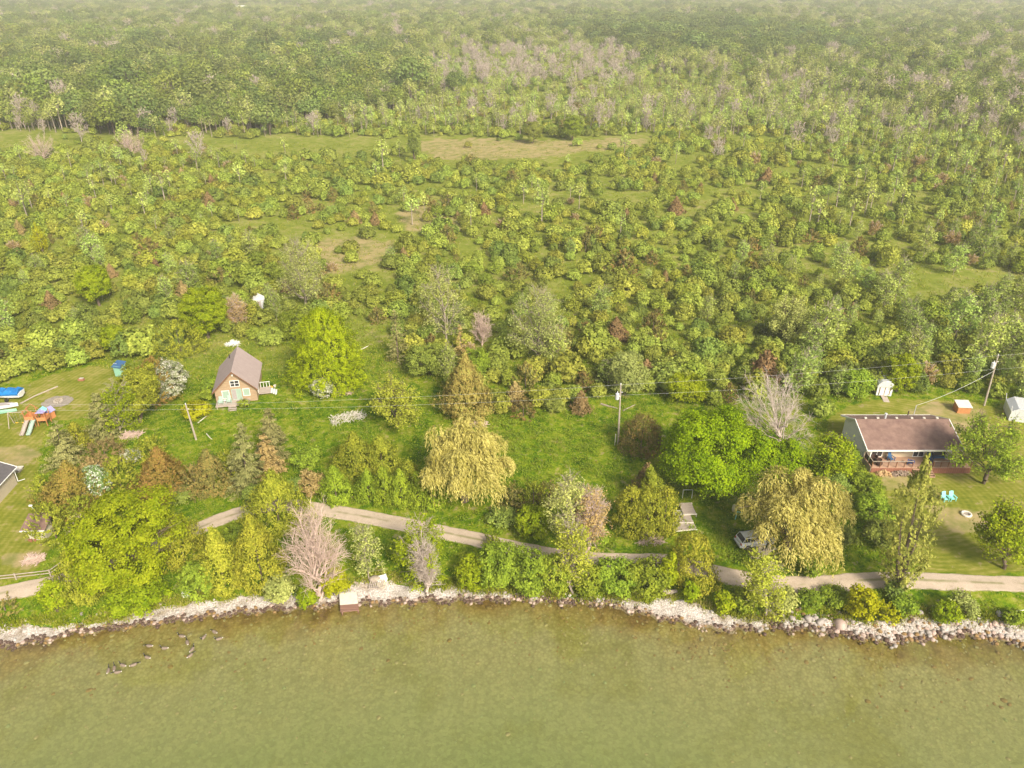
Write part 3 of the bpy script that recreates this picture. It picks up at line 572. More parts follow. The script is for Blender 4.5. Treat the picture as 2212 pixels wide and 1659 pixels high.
def plant(kind, h, w, seed, lean=(0, 0), q=1.0):
    """returns (crown (V,F), wood (V,F)); q scales leaf count down and leaf size up"""
    rng = np.random.default_rng(seed); ls = 1 / math.sqrt(q); wood = None; lean0 = lean; lean = (0, 0)
    if kind == 'maple':
        sg, E_, _ = grow(rng, h * .86, w * .8, .035 * h, 2, kids=4, lean=lean); wood = tubes(sg, 6); cr = crown_blob(rng, h, w, .06, 105 * q, .25 * ls, amp=.5)
    elif kind == 'cone':
        sg, E_, _ = grow(rng, h * .9, w * .6, .03 * h, 1, lean=lean); wood = tubes(sg, 6)
        cr = crown_cedar(rng, h, w, 110 * q, .32 * ls, prof=lambda t: np.sqrt(np.clip(1 - np.abs(t * 1.12 - .18) ** 2.2 / .9, 0, 1)) * (1 - .25 * t), rough=.08, cr=.34, up=-.2, size=1.9)
    elif kind == 'open':   # crown with visible limbs
        sg, E_ = fan(rng, h, w * .92, .03 * h, 16, 9, 4, .38, .2, .30); wood = tubes(sg, 4); cr = leaves_at(rng, E_, int(max(5, 9000 * q / len(E_))), .30, .28 * ls)
    elif kind == 'airy':
        sg, E_ = fan(rng, h, w, .017 * h, 18, 6, 3, .92, .12, .22); wood = tubes(sg, 4); cr = leaves_at(rng, E_, int(max(3, 4200 * q / len(E_))), .24, .25 * ls)
    elif kind == 'poplar':
        sg, E_ = fan(rng, h, w, .022 * h, 24, 8, 4, .86, .10, .22); wood = tubes(sg, 4); cr = leaves_at(rng, E_, int(max(4, 8000 * q / len(E_))), .30, .27 * ls)
    elif kind in ('bare', 'semibare'):
        sg, E_ = fan(rng, h, w * .96, .024 * h, 22 if h > 4 else 12, 13, 8, .25, .06, .30, bl=.20, tl=.085, thin=.013); wood = tubes(sg, 3)
        cr = leaves_at(rng, E_[rng.random(len(E_)) < (.01 if kind == 'bare' else .30)], 1 if kind == 'bare' else 5, .20, .22)
    elif kind == 'willow':
        sg, E_, _ = grow(rng, h * .85, w * .8, .05 * h, 2, kids=5, lean=lean, wig=.18); wood = tubes(sg, 6); cr = crown_willow(rng, h, w, q)
    elif kind == 'cedar': wood = tubes([((0, 0, 0), (0, 0, h * .8), .12, .03)], 6); cr = crown_cedar(rng, h, w, 72 * q, .30 * ls)
    elif kind == 'egg': wood = tubes([((0, 0, 0), (0, 0, h * .8), .12, .03)], 6); cr = crown_cedar(rng, h, w, 72 * q, .28 * ls, prof=lambda t: np.sqrt(np.clip(1 - (t * 1.25 - .25) ** 2, 0, 1)), rough=.07)
    elif kind == 'spruce': wood = tubes([((0, 0, 0), (0, 0, h * .99), .02 * h, .02)], 6); cr = crown_spruce(rng, h, w, q, .34 * ls)
    elif kind == 'thinspruce': wood = tubes([((0, 0, 0), (0, 0, h * .99), .02 * h, .02)], 6); cr = crown_spruce(rng, h, w, .55 * q, .30 * ls, .35)
    elif kind == 'juniper': wood = tubes([((0, 0, 0), (0, 0, h * .8), .1, .03)], 5); cr = crown_juniper(rng, h, w, q, .32 * ls)
    elif kind == 'conejuniper': wood = tubes([((0, 0, 0), (0, 0, h * .85), .12, .03)], 5); cr = crown_cedar(rng, h, w, 62 * q, .36 * ls, prof=lambda t: np.clip((1 - t) * 1.32, .04, 1) ** .95 * (.8 + .2 * np.clip(t / .12, 0, 1)), rough=.13, size=1.0, up=.35)
    elif kind == 'lombardy':
        sg, E_, _ = grow(rng, h * .9, w * .35, .03 * h, 2, kids=6, up=1.6, lean=lean, stems=3, reach=.35); wood = tubes(sg, 6)
        cr = crown_juniper(rng, h * .93, w * .80, .62 * q, .40 * ls, prof=lambda t: (.42 + .58 * np.sin(np.pi * np.clip(t * .9 + .12, 0, 1))) * np.clip((1.02 - t) * 3.2, .1, 1), spike=1.7, upb=2.0); cr[0][:, 2] += h * .06
    elif kind == 'bush': sg, E_, _ = grow(rng, h * .75, w * .7, .02 * h + .02, 1, kids=4, stems=4, up=.4); wood = tubes(sg, 4); cr = crown_blob(rng, h, w, .0, 85 * q, .24 * ls, amp=.5, K=int(8 + w), lob=.44)
    elif kind == 'dome': wood = tubes([((0, 0, 0), (rng.normal() * .4, rng.normal() * .4, h * .6), .05, .02) for _ in range(4)], 3); cr = crown_dome(rng, h, w, 62 * q, .32 * ls)
    elif kind == 'sapling': sg, E_ = fan(rng, h, w, .012 * h, 16, 4, 3, .93, .12, .22); wood = tubes(sg, 3); cr = leaves_at(rng, E_, int(max(4, 1700 * q / len(E_))), .20, .24 * ls)
    for V in (cr[0], wood[0]):
        V[:, 0] += lean0[0] * V[:, 2]; V[:, 1] += lean0[1] * V[:, 2]
    return cr, wood
def zscale(V, h):
    k = h / max(np.percentile(V[:, 2], 99.7), .1); V[:, 2] *= k; return k
_seed = [100]
PLANTS = []                                                      # footprints, to keep the scatter off them
def hero(kind, bx, by, ty, wpx, leaf, name, label, cat, tx=None, group=None, bark=None, q=1.0):
    if bark is None and kind in ('bare', 'semibare'): bark = 'bark_dead'
    if bark is None and kind in ('airy', 'poplar'): bark = 'bark_pale'
    if kind == 'bush' and by > 1240: by += 11
    x, y, z = at(bx, by)
    back = {'bush': .36, 'cedar': .36, 'egg': .36, 'juniper': .36, 'conejuniper': .34, 'spruce': .3, 'thinspruce': .3, 'maple': .3, 'cone': .3, 'willow': .22, 'lombardy': .08}.get(kind, 0)
    if back:                                                     # the foliage nearest the viewer hides the foot of the trunk
        y += back * wpx / (FPX / ((CAMH - z) * SN + y * CS)); x = (bx - 1106) / FPX * ((CAMH - z) * SN + y * CS); z = float(hgt(x, y))
    ztop = zat(y, ty)
    if kind in ('maple', 'willow', 'bush', 'egg', 'cedar', 'cone', 'juniper', 'open', 'poplar', 'airy'):
        ztop = zat(y + 0.12 * wpx / 16, ty)
    h = max(ztop - z, .7); hm = z + h * .5; ppm = FPX / ((CAMH - hm) * SN + y * CS); w = wpx / ppm
    lean = (0, 0)
    if tx is not None:
        pt = FPX / ((CAMH - ztop) * SN + y * CS); lx = ((tx - 1106) / pt - x) / h
        lean = (max(-.35, min(.35, lx)), 0)
    _seed[0] += 1; (cv, cf), wd = plant(kind, h, w, _seed[0], lean, q); PLANTS.append((x, y, w / 2))
    k = zscale(cv, h)
    # the crown's middle stands over the trunk, so pull the base back by what hides it
    if kind == 'bare' : k = 1
    if cat == 'shrub':
        V, F, mi = joinq([(cv, cf, 0), (wd[0], wd[1], 1)]); o = link(name, mesh_np(name, V, F, [LM[leaf], M[bark or 'bark']], mi)); o.location = (x, y, z); tag(o, label, cat, group); return o
    r = empty(name, (x, y, z)); tag(r, label, cat, group)
    if kind == 'bare':
        V, F, mi = joinq([(cv, cf, 0), (wd[0], wd[1], 1)]); link('branches', mesh_np('branches', V, F, [LM[leaf], M[bark or 'bark']], mi), r); return r
    if len(cf): link('twigs' if kind == 'bare' else 'crown', mesh_np('crown', cv, cf, [LM[leaf]]), r)
    link('branches' if kind == 'bare' else 'trunk', mesh_np('trunk', wd[0], wd[1], [M[bark or 'bark']], smooth=True), r)
    return r
# ------------------------------------------------------------------ individual trees and bushes, placed where they stand
T_, S_ = 'tree', 'shrub'
HEROES = [
 # shore row, left to right
 ('juniper',14,1342,1292,66,'juniper_dark','juniper_bush','dark juniper at the left edge above the white beach',S_),
 ('bush',128,1326,1250,56,'bright','leafy_bush','bright green bush leaning over the beach at the foot of the left cedar',S_),
 ('cedar',188,1322,1170,100,'cedar_yellow','cedar_tree','olive cedar on the left flank of the huge bright tree by the water',T_),
 ('maple',262,1318,1062,215,'bright','shore_maple','huge bright green tree overhanging the lake on the left, forked pale limbs showing',T_,275),
 ('bush',310,1338,1235,120,'bright','leafy_bush','bright low foliage hanging over the water below the huge left tree',S_),
 ('semibare',190,1215,1118,62,'poplar','dead_branches','grey leafless branches sticking out of the huge left tree',T_,178,None,'bark_dead'),
 ('egg',400,1240,1117,98,'cedar_yellow','cedar_tree','rounded yellow-green cedar between the huge left tree and the lane',T_),
 ('bush',436,1300,1212,84,'green','leafy_bush','green bush on the beach right of the white sheet',S_),
 ('cedar',487,1290,1132,80,'cedar_yellow','cedar_tree','pale tipped cedar above the green bush by the white sheet',T_),
 ('cedar',568,1285,1105,100,'cedar_yellow','cedar_tree','olive cedar at the beach left of the pink leafless tree',T_),
 ('cedar',605,1168,1008,130,'cedar_yellow','cedar_tree','broad tall yellow-green cedar where the lane disappears',T_),
 ('bush',516,1185,1128,60,'green','leafy_bush','dark green bush beside the lane behind the pale tipped cedar',S_),
 ('bare',690,1296,1104,112,'twig','leafless_tree','big pinkish leafless tree at the beach left of the dock',T_,668),
 ('bush',606,1303,1242,66,'poplar','leafy_bush','pale green bush on the beach below the left shore cedars',S_),
 ('bush',668,1314,1262,44,'bright','leafy_bush','bright bush reaching the water below the pink leafless tree',S_),
 ('bush',727,1294,1222,58,'yellow','leafy_bush','yellow-green bush just left of the dock',S_),
 ('sapling',797,1254,1136,50,'poplar','sapling','slender pale sapling above the upturned slatted bench',T_,783,None,'bark_pale'),
 ('airy',908,1262,1120,104,'bright','young_tree','loose yellow-green tree beside the bend of the lane',T_,905),
 ('bare',925,1290,1166,46,'twig','leafless_tree','thin grey leafless tree standing at the waterline',T_,910,None,'bark_grey'),
 ('bush',1024,1280,1196,76,'bright','leafy_bush','bright leafy bush at the left end of the shore thicket',S_),
 ('bush',1082,1286,1166,96,'green','leafy_bush','tall green bush second from the left in the shore thicket',S_),
 ('juniper',1066,1190,1150,34,'cedar','cedar_sapling','thin pale cedar tip beside the lane above the shore thicket',S_),
 ('bush',1140,1291,1182,90,'green','leafy_bush','broad green bush in the middle of the shore thicket',S_),
 ('bush',1192,1292,1192,80,'green','leafy_bush','dark green bush below the yellow-topped sapling',S_),
 ('airy',1238,1282,1128,50,'bright_pale','sapling','bright yellow-topped sapling with a pale trunk in the shore thicket',T_,1238),
 ('bush',1268,1292,1215,66,'green','leafy_bush','small green bush right of the yellow-topped sapling',S_),
 ('bush',1330,1292,1206,96,'green','leafy_bush','wide deep green bush between lane and beach',S_),
 ('bush',1395,1298,1205,96,'green','leafy_bush','deep green bush left of the tall shore cedar',S_),
 ('bush',1439,1278,1190,40,'bright','leafy_bush','narrow bright green bush beside the tall shore cedar',S_),
 ('egg',1500,1284,1142,90,'cedar_yellow','cedar_tree','tall yellow-green cedar standing alone between lane and beach',T_,1495),
 ('bush',1490,1302,1254,34,'bright','leafy_bush','little lime bush on the beach in front of the lone cedar',S_),
 ('bush',1560,1322,1276,40,'bright','leafy_bush','little lime bush on the bank right of the timber',S_),
 ('bush',1605,1318,1268,56,'green','leafy_bush','low green bush on the bank left of the slim yellow tree',S_),
 ('airy',1654,1330,1184,52,'bright_pale','slim_tree','slim yellow-green tree at the beach in front of the right willow',T_,1648,None,'bark_pale'),
 ('bush',1692,1322,1268,52,'poplar','leafy_bush','greyish bush with pale flowers on the bank near the slim yellow tree',S_),
 ('bush',1745,1316,1274,54,'green','leafy_bush','round green bush on the bank above the big pale boulder',S_),
 ('bush',1800,1308,1268,66,'green','leafy_bush','green bush on the bank left of the lime bush',S_),
 ('bush',1855,1340,1266,66,'yellow','leafy_bush','brightest lime bush on the bank left of the tall poplar',S_),
 ('juniper',1912,1348,1298,44,'yellow','leafy_bush','ragged yellowish bush on the gravel below the tall poplar',S_),
 ('bush',1948,1330,1286,60,'green','leafy_bush','green bush at the foot of the tall poplar',S_),
 ('bush',1925,1290,1252,40,'shrub_deep','leafy_bush','dark bush growing round the trunk of the tall poplar',S_),
 ('bush',2038,1348,1296,56,'bright','leafy_bush','round bright bush on the boulder shore right of the poplar',S_),
 ('sapling',2088,1330,1280,48,'poplar','sapling','sparse twiggy sapling on the boulder shore',T_,2086),
 ('bush',2184,1350,1318,44,'green','leafy_bush','small bush among the boulders near the right edge',S_),
 ('lombardy',1937,1284,984,104,'lombardy','poplar_tree','tall columnar poplar leaning right in front of the bungalow',T_,2000),
 # between lane and power line, left cluster
 ('juniper',122,1182,1080,86,'cedar','cedar_tree','dark cedar hiding half of the little pump house',T_),
 ('conejuniper',150,1118,998,122,'juniper','juniper_tree','big orange-brown juniper above the little pump house',T_,140),
 ('juniper',98,1085,1022,44,'cedar','cedar_tree','pale green cedar on the left flank of the orange juniper',T_),
 ('spruce',142,1020,910,108,'spruce','spruce_tree','grey-green spruce right of the play structure',T_,118),
 ('cedar',172,975,910,56,'cedar_yellow','cedar_tree','yellowish cedar behind the grey-green spruce',T_),
 ('spruce',226,962,850,92,'spruce','spruce_tree','tall slim spruce in the left tree cluster',T_,206),
 ('airy',262,938,826,62,'bright','young_tree','bright leafy tree with a bare pale trunk in the left cluster',T_,248),
 ('maple',302,925,790,86,'cedar_yellow','broad_tree','yellow-olive tree beside the blue-roofed outhouse',T_,296),
 ('juniper',342,882,766,84,'juniper','juniper_tree','brownish juniper next to the white flowering bush',T_,325),
 ('bush',376,872,776,78,'blossom','flowering_bush','big white flowering bush left of the brown cabin',S_),
 ('juniper',230,1008,948,80,'juniper_brown','juniper_bush','rust brown juniper under the slim spruce',S_),
 ('bush',216,1086,1002,58,'blossom_few','flowering_bush','bluish green bush with scattered white blossoms',S_),
 ('bush',284,1004,970,44,'blossom','flowering_bush','small white flowering patch among the left conifers',S_),
 ('juniper',264,1074,982,80,'cedar','cedar_tree','olive cedar right of the bluish flowering bush',T_),
 ('conejuniper',352,1080,968,100,'juniper','juniper_tree','orange juniper standing apart at the left of the meadow',T_,335),
 ('juniper',330,1010,940,70,'cedar','cedar_tree','dull green cedar behind the lone orange juniper',T_),
 ('juniper',182,1150,1070,76,'cedar','cedar_tree','dark olive cedar between the pump house cedar and the huge left tree',T_),
 ('juniper',205,1050,985,60,'juniper_brown','juniper_tree','rust brown juniper behind the bluish flowering bush',T_),
 ('juniper',425,1075,1000,64,'juniper_dark','cedar_tree','low brown cedar left of the dull brown cedar',T_),
 ('bush',555,1098,1050,60,'shrub_deep','leafy_bush','dark bush under the drooping spruce beside the lane',S_),
 ('juniper',500,1040,968,64,'cedar','cedar_tree','grey green cedar behind the drooping spruce',T_),
 ('bush',395,1088,1050,56,'shrub_deep','leafy_bush','low green bush beside the lone orange juniper',S_),
 ('conejuniper',462,1072,972,78,'juniper_dark','cedar_tree','dull brown cedar left of the drooping spruce',T_),
 ('spruce',535,1072,914,104,'spruce','spruce_tree','drooping dark spruce above the lane',T_,520),
 ('spruce',592,1008,884,92,'spruce','spruce_tree','spruce with a pale tip behind the drooping spruce',T_,578),
 ('spruce',590,1040,942,84,'beige','spruce_tree','beige spruce in front of the pale-tipped spruce',T_,566),
 ('bush',664,1020,964,64,'green','leafy_bush','green bush between the spruces and the cedar pair',S_),
 ('bush',640,1078,1030,40,'shrub_deep','leafy_bush','dark green bush behind the broad yellow-green cedar',S_),
 ('cedar',771,1042,928,92,'cedar','cedar_tree','left tree of the olive cedar pair above the hedge row',T_),
 ('cedar',826,1028,936,76,'cedar','cedar_tree','right tree of the olive cedar pair above the hedge row',T_),
 ('bush',674,1078,1016,58,'beige','flowering_bush','round beige flowering bush beside the lane',S_),
 ('cedar',727,1092,1002,60,'cedar_green','cedar_tree','neat green cone cedar standing alone beside the lane',T_),
 ('cedar',797,1086,1012,56,'cedar_green','hedge_cedar','leftmost and roundest cedar of the hedge row by the lane',T_),
 ('cedar',832,1092,1004,56,'cedar_green','hedge_cedar','second cedar from the left in the hedge row by the lane',T_),
 ('cedar',868,1097,1010,56,'cedar_green','hedge_cedar','middle cedar in the hedge row by the lane',T_),
 ('cedar',904,1101,1016,54,'cedar_green','hedge_cedar','fourth cedar from the left in the hedge row by the lane',T_),
 ('cedar',936,1104,1004,52,'cedar_green','hedge_cedar','last cedar of the hedge row, tucked against the willow',T_),
 ('willow',1006,1114,910,228,'willow','weeping_willow','golden weeping willow in the middle of the shore land',T_),
 ('cedar',885,1062,990,60,'cedar','cedar_tree','olive cedar behind the hedge row left of the middle willow',T_),
 ('bush',1085,1140,1098,66,'shrub_deep','leafy_bush','low dark bush under the middle willow edge',S_),
 ('juniper',1108,1112,1040,56,'juniper_dark','cedar_tree','dark cedar tucked under the right side of the middle willow',T_),
 ('juniper',1152,1112,1036,58,'cedar','cedar_tree','olive brown cedar left of the pale twin poplar',T_),
 ('juniper',1187,1098,1034,54,'juniper_dark','cedar_tree','brown tipped cedar behind the pale twin poplar',T_),
 ('bush',1153,1176,1094,78,'bright','leafy_bush','bright leafy tree-like bush left of the pale twin poplar',S_),
 ('airy',1232,1194,1030,70,'poplar','poplar_tree','pale poplar beside the lane left of the round cedars',T_,1228),
 ('semibare',1268,1190,1054,66,'beige','half_dead_tree','half dead beige tree leaning right of the pale poplar',T_,1278,None,'bark_dead'),
 ('bush',1286,1192,1140,46,'green','leafy_bush','small green bush at the foot of the half dead tree',S_),
 ('conejuniper',1392,1085,1002,56,'juniper_brown','cedar_tree','brown cedar top behind the round cedar clump',T_),
 ('cedar',1412,1110,1004,60,'cedar','cedar_tree','tallest pale cone cedar behind the round cedar clump',T_,1405),
 ('egg',1358,1160,1044,66,'cedar_yellow','cedar_tree','left cedar of the round clump beside the old dock sections',T_),
 ('egg',1396,1168,1048,68,'cedar','cedar_tree','middle cedar of the round clump beside the old dock sections',T_),
 ('egg',1433,1158,1046,58,'cedar_yellow','cedar_tree','right cedar of the round clump beside the old dock sections',T_),
 ('egg',1384,988,892,84,'juniper_dark','juniper_tree','round brownish juniper right of the middle utility pole',T_),
 ('maple',1530,1096,880,208,'maple_bright','big_maple','big bright green maple in the middle right, above the old dock sections',T_),
 ('bare',1688,965,820,170,'twig','leafless_tree','wide grey leafless tree behind the big bright maple',T_,1665,None,'bark_grey'),
 ('maple',1682,1062,948,98,'maple_bright','small_maple','small bright green maple between the big maple and right willow',T_),
 ('open',1786,1052,938,84,'bright','young_tree','pale yellow-green tree with bare branches left of the bungalow',T_),
 ('bush',1830,1008,964,50,'green','leafy_bush','green bush against the bungalow gable wall',S_),
 ('bush',1836,1060,1004,74,'green','leafy_bush','green bush below the bungalow gable corner',S_),
 ('bush',1790,1092,1020,70,'shrub_deep','leafy_bush','dark green bush above the right willow crown',S_),
 ('bush',1864,1090,1024,76,'green','leafy_bush','green bush third down the hedge line left of the right lawn',S_),
 ('bush',1880,1144,1066,86,'green','leafy_bush','large green bush fourth down the hedge line left of the right lawn',S_),
 ('bush',1896,1196,1118,76,'shrub_deep','leafy_bush','green bush lowest in the hedge line left of the right lawn',S_),
 ('bush',1822,1190,1136,50,'shrub_deep','leafy_bush','dark bush at the right foot of the right willow',S_),
 ('willow',1702,1226,1018,250,'willow','weeping_willow','golden weeping willow on the right, sheltering a parked car',T_),
 ('bush',1750,1248,1200,40,'green','leafy_bush','low bush at the lane below the right willow',S_),
 ('open',2124,1044,892,158,'green','ash_tree','spreading dark green tree with a leaning trunk right of the bungalow',T_,2158),
 ('open',2168,1228,1080,74,'bright','young_tree','young bright green tree on the right lawn near the lane',T_,2182),
 # behind the power line
 ('cone',712,850,664,142,'maple_yellow','big_maple','big yellow-green pyramid tree right of the brown cabin',T_),
 ('bush',699,866,814,44,'blossom','flowering_bush','white flowering bush under the yellow-green pyramid tree',S_),
 ('open',858,924,815,106,'bright_pale','young_tree','rounded yellow-green tree with a twisted pale trunk in the meadow',T_),
 ('conejuniper',1008,914,764,104,'conifer_olive','spruce_tree','olive brown conifer with a ragged crown in the middle meadow',T_),
 ('thinspruce',860,786,670,62,'spruce','spruce_tree','brownish thin spruce right of the yellow-green pyramid tree',T_,852),
 ('bush',924,824,742,92,'shrub_mid','big_shrub','large round shrub left of the olive brown conifer',S_),
 ('thinspruce',1000,792,702,52,'beige','spruce_tree','pale beige spruce tip behind the olive brown conifer',T_,992),
 ('bush',1030,830,752,60,'green','leafy_bush','fresh green tree behind the olive brown conifer',S_),
 ('airy',965,742,582,92,'poplar','poplar_tree','left of the two tall pale poplars in the thicket',T_,948),
 ('bare',1042,748,678,44,'twig','leafless_tree','small purplish leafless tree between the two pale poplars',T_,1040,None,'bark_dead'),
 ('poplar',1166,780,626,112,'poplar','poplar_tree','right and broader of the two tall pale poplars',T_,1162),
 ('poplar',660,660,522,84,'poplar','poplar_tree','airy poplar rising from the thicket behind the yellow-green pyramid tree',T_,640),
 ('maple',450,742,620,94,'bright','broad_tree','bright yellow-green tree behind the brown cabin roof',T_),
 ('juniper',392,778,688,92,'cedar','cedar_tree','olive cedar tree left of the bright tree behind the cabin',T_),
 ('semibare',515,708,640,46,'beige','half_dead_tree','small brown half dead tree left of the grey greenhouse',T_,None,None,'bark_dead'),
 ('maple',215,668,572,68,'bright','broad_tree','bright yellow-green tree deep in the left thicket',T_),
 ('maple',255,770,700,54,'bright','broad_tree','bright yellow-green young tree in front of the left thicket',T_),
 ('lombardy',95,552,480,30,'yellow','vine_column','bright yellow-green vine covered trunk in the left thicket',T_),
 ('open',1697,744,640,92,'poplar','young_tree','olive tree with a brown bare centre behind the grey leafless tree',T_),
 ('bush',590,750,705,60,'shrub_mid','leafy_bush','grey-green bush at the meadow edge behind the cabin',S_),
 ('bush',640,742,672,70,'green','leafy_bush','green bush beside the grey greenhouse',S_),
 ('bush',428,912,866,60,'yellow','leafy_bush','yellow-green bush right of the left utility pole',S_),
 ('bush',455,852,815,34,'green','leafy_bush','green bush against the left wall of the brown cabin',S_),
 ('bush',449,870,838,28,'green','leafy_bush','small green bush at the left corner of the cabin porch',S_),
 ('bush',528,884,861,24,'green','leafy_bush','little green bush at the cabin porch steps',S_),
 ('bush',1480,878,808,92,'bright','leafy_bush','bright yellow-green bush right of the middle utility pole',S_),
 ('bush',1350,868,760,86,'poplar','leafy_bush','tall pale bush behind the middle utility pole',S_),
 ('bush',1935,858,762,70,'bright','leafy_bush','bright green bush on the right of the white garden shed',S_),
 ('bush',1842,866,792,70,'green','leafy_bush','green bush on the left of the white garden shed',S_),
 ('bare',288,338,283,60,'twig','leafless_tree','pinkish leafless tree by the far left clearing',T_),
 ('bare',95,348,292,70,'twig','leafless_tree','pinkish leafless tree at the left end of the far clearing',T_),
 ('maple',897,350,272,28,'forest','tall_tree','slim dark tree at the left end of the tan clearing',T_),
 ('maple',1150,312,262,40,'shrub_mid','round_tree','dark round tree behind the tan clearing',T_),
 ('maple',1236,306,248,42,'green','round_tree','pair-like green tree behind the tan clearing',T_),
]
for hrow in HEROES:
    kind, bx, by, ty, w_, leaf, name, label, cat = hrow[:9]
    tx = hrow[9] if len(hrow) > 9 else None
    hero(kind, bx, by, ty, w_, leaf, name, label, cat, tx, hrow[10] if len(hrow) > 10 else None, hrow[11] if len(hrow) > 11 else None)
# ------------------------------------------------------------------ thicket behind the power line and the woods beyond
EDGE = [(-300,860),(0,848),(50,822),(120,800),(190,785),(300,768),(335,775),(430,765),(450,742),(520,735),(640,742),(668,712),(780,690),(830,700),(885,760),(885,830),(960,830),(985,890),(1060,900),(1180,912),
        (1290,876),(1330,862),(1500,868),(1560,880),(1620,862),(1700,860),(1760,872),(1785,925),(1790,875),(1840,862),(1880,856),(1950,852),(2120,850),(2160,868),(2212,900),(2600,960)]
ex = np.array([e[0] for e in EDGE], float); ey = np.array([e[1] for e in EDGE], float)
def proto(kind, h, w, leaf, seed, q, bark='bark', onlycrown=False):
    (cv, cf), wd = plant(kind, h, w, seed, (0, 0), q); zscale(cv, h) if kind != 'bare' else 0
    parts = [(cv, cf, 0)]
    if not onlycrown: parts.append((wd[0], wd[1], 1))
    V, F, mi = joinq(parts); return mesh_np('plant', V, F, [LM[leaf], M[bark]], mi)
def farblob(h, w, leaf, seed, n, size, base=.1, bark=None, trunk=False):
    rng = np.random.default_rng(seed); d = rdirs(rng, n, -.3); f = lobes(rng, d, 8, .4, 6); zb = h * base; rz = (h - zb) / 2
    P = np.stack([d[:, 0] * w / 2, d[:, 1] * w / 2, d[:, 2] * rz], 1) * (f * rng.choice([1, .8, .6], n, p=[.6, .25, .15]))[:, None]; P[:, 2] += zb + rz
    s = rng.uniform(.6, 1.3, n); V, F = leafquads(P, d * .7 + np.array([0, 0, .4]) + rng.normal(size=P.shape) * .5, size * s, size * .7 * s, rng)
    parts = [(V, F, 0)]
    if trunk:
        tv, tf = tubes([((0, 0, 0), (0, 0, h * .75), .022 * h, .012 * h)] + [((0, 0, h * rng.uniform(.3, .6)), (rng.uniform(-.4, .4) * w, rng.uniform(-.4, .4) * w, h * rng.uniform(.7, .95)), .009 * h, .004 * h) for _ in range(6)], 3); parts.append((tv, tf, 1))
    V, F, mi = joinq(parts); return mesh_np('plant', V, F, [LM[leaf], M[bark or 'bark']], mi)
def fdome(h, w, leaf, seed):
    V, F = crown_dome(np.random.default_rng(seed), h, w, 30, .42, 1.0, .22); return mesh_np('plant', V, F, [LM[leaf]])
NEAR = {  # kind -> [(mesh, height, width)]
 'round_mid': [(proto('dome', 2.9, 3.4, 'shrub_mid', 501 + i, .9), 2.9, 3.4) for i in range(3)],
 'round_olive': [(proto('dome', 2.8, 3.3, 'shrub_olive', 511 + i, .9), 2.8, 3.3) for i in range(3)],
 'round_deep': [(proto('dome', 3.1, 3.6, 'shrub_deep', 521 + i, .9), 3.1, 3.6) for i in range(2)],
 'round_yellow': [(proto('bush', 3.1, 3.6, 'shrub_yellow', 531 + i, .6), 3.1, 3.6) for i in range(2)],
 'juniper': [(proto('juniper', 3.6, 3.6, 'juniper_dark', 541, .5), 3.6, 3.6), (proto('juniper', 4.0, 3.2, 'juniper_dark', 542, .5), 4.0, 3.2), (proto('conejuniper', 4.2, 3.2, 'juniper_brown', 543, .5), 4.2, 3.2)],
 'aspen': [(proto('sapling', 5.6, 2.6, 'aspen', 551 + i, .8, 'bark_pale'), 5.6, 2.6) for i in range(3)],
 'twiggy': [(proto('semibare', 3.0, 3.4, 'beige', 561, 1, 'bark_dead'), 3.0, 3.4)],
}
FAR = {
 'f_mid': fdome(3.0, 3.6, 'shrub_mid', 601), 'f_olive': fdome(2.8, 3.4, 'shrub_olive', 602), 'f_deep': fdome(3.1, 3.8, 'shrub_deep', 603),
 'f_yellow': fdome(3.0, 3.5, 'shrub_yellow', 604), 'f_jun': farblob(3.6, 3.4, 'juniper_dark', 605, 180, .5, 0),
 'f_aspen': farblob(7.0, 3.0, 'aspen', 606, 170, .48, .22, 'bark_pale', True), 'f_aspen2': farblob(8.5, 3.4, 'poplar', 607, 200, .48, .3, 'bark_pale', True),
 'f_oak': farblob(12, 11, 'forest_oak', 608, 800, .85, .18, 'bark', True), 'f_oak2': farblob(10.5, 9, 'forest', 609, 620, .8, .15, 'bark', True),
 'f_tree': farblob(10, 5.5, 'forest', 610, 360, .68, .25, 'bark_pale', True), 'f_pale': farblob(10, 5, 'poplar', 611, 320, .6, .3, 'bark_pale', True),
 'f_bare': None,
}
_rg = np.random.default_rng(612)
def fbare(seed, h, w):
    rng = np.random.default_rng(seed); sg, E_ = fan(rng, h, w, .018 * h, 14, 7, 3, .6, .1, .3, thin=.035)
    wv, wf = tubes(sg, 3); lv, lf = leaves_at(rng, E_[::3], 1, .4, .4); V, F, mi = joinq([(lv, lf, 0), (wv, wf, 1)]); return mesh_np('plant', V, F, [LM['twig'], M['bark_grey']], mi)
FAR['f_bare'] = fbare(613, 9, 4.5)
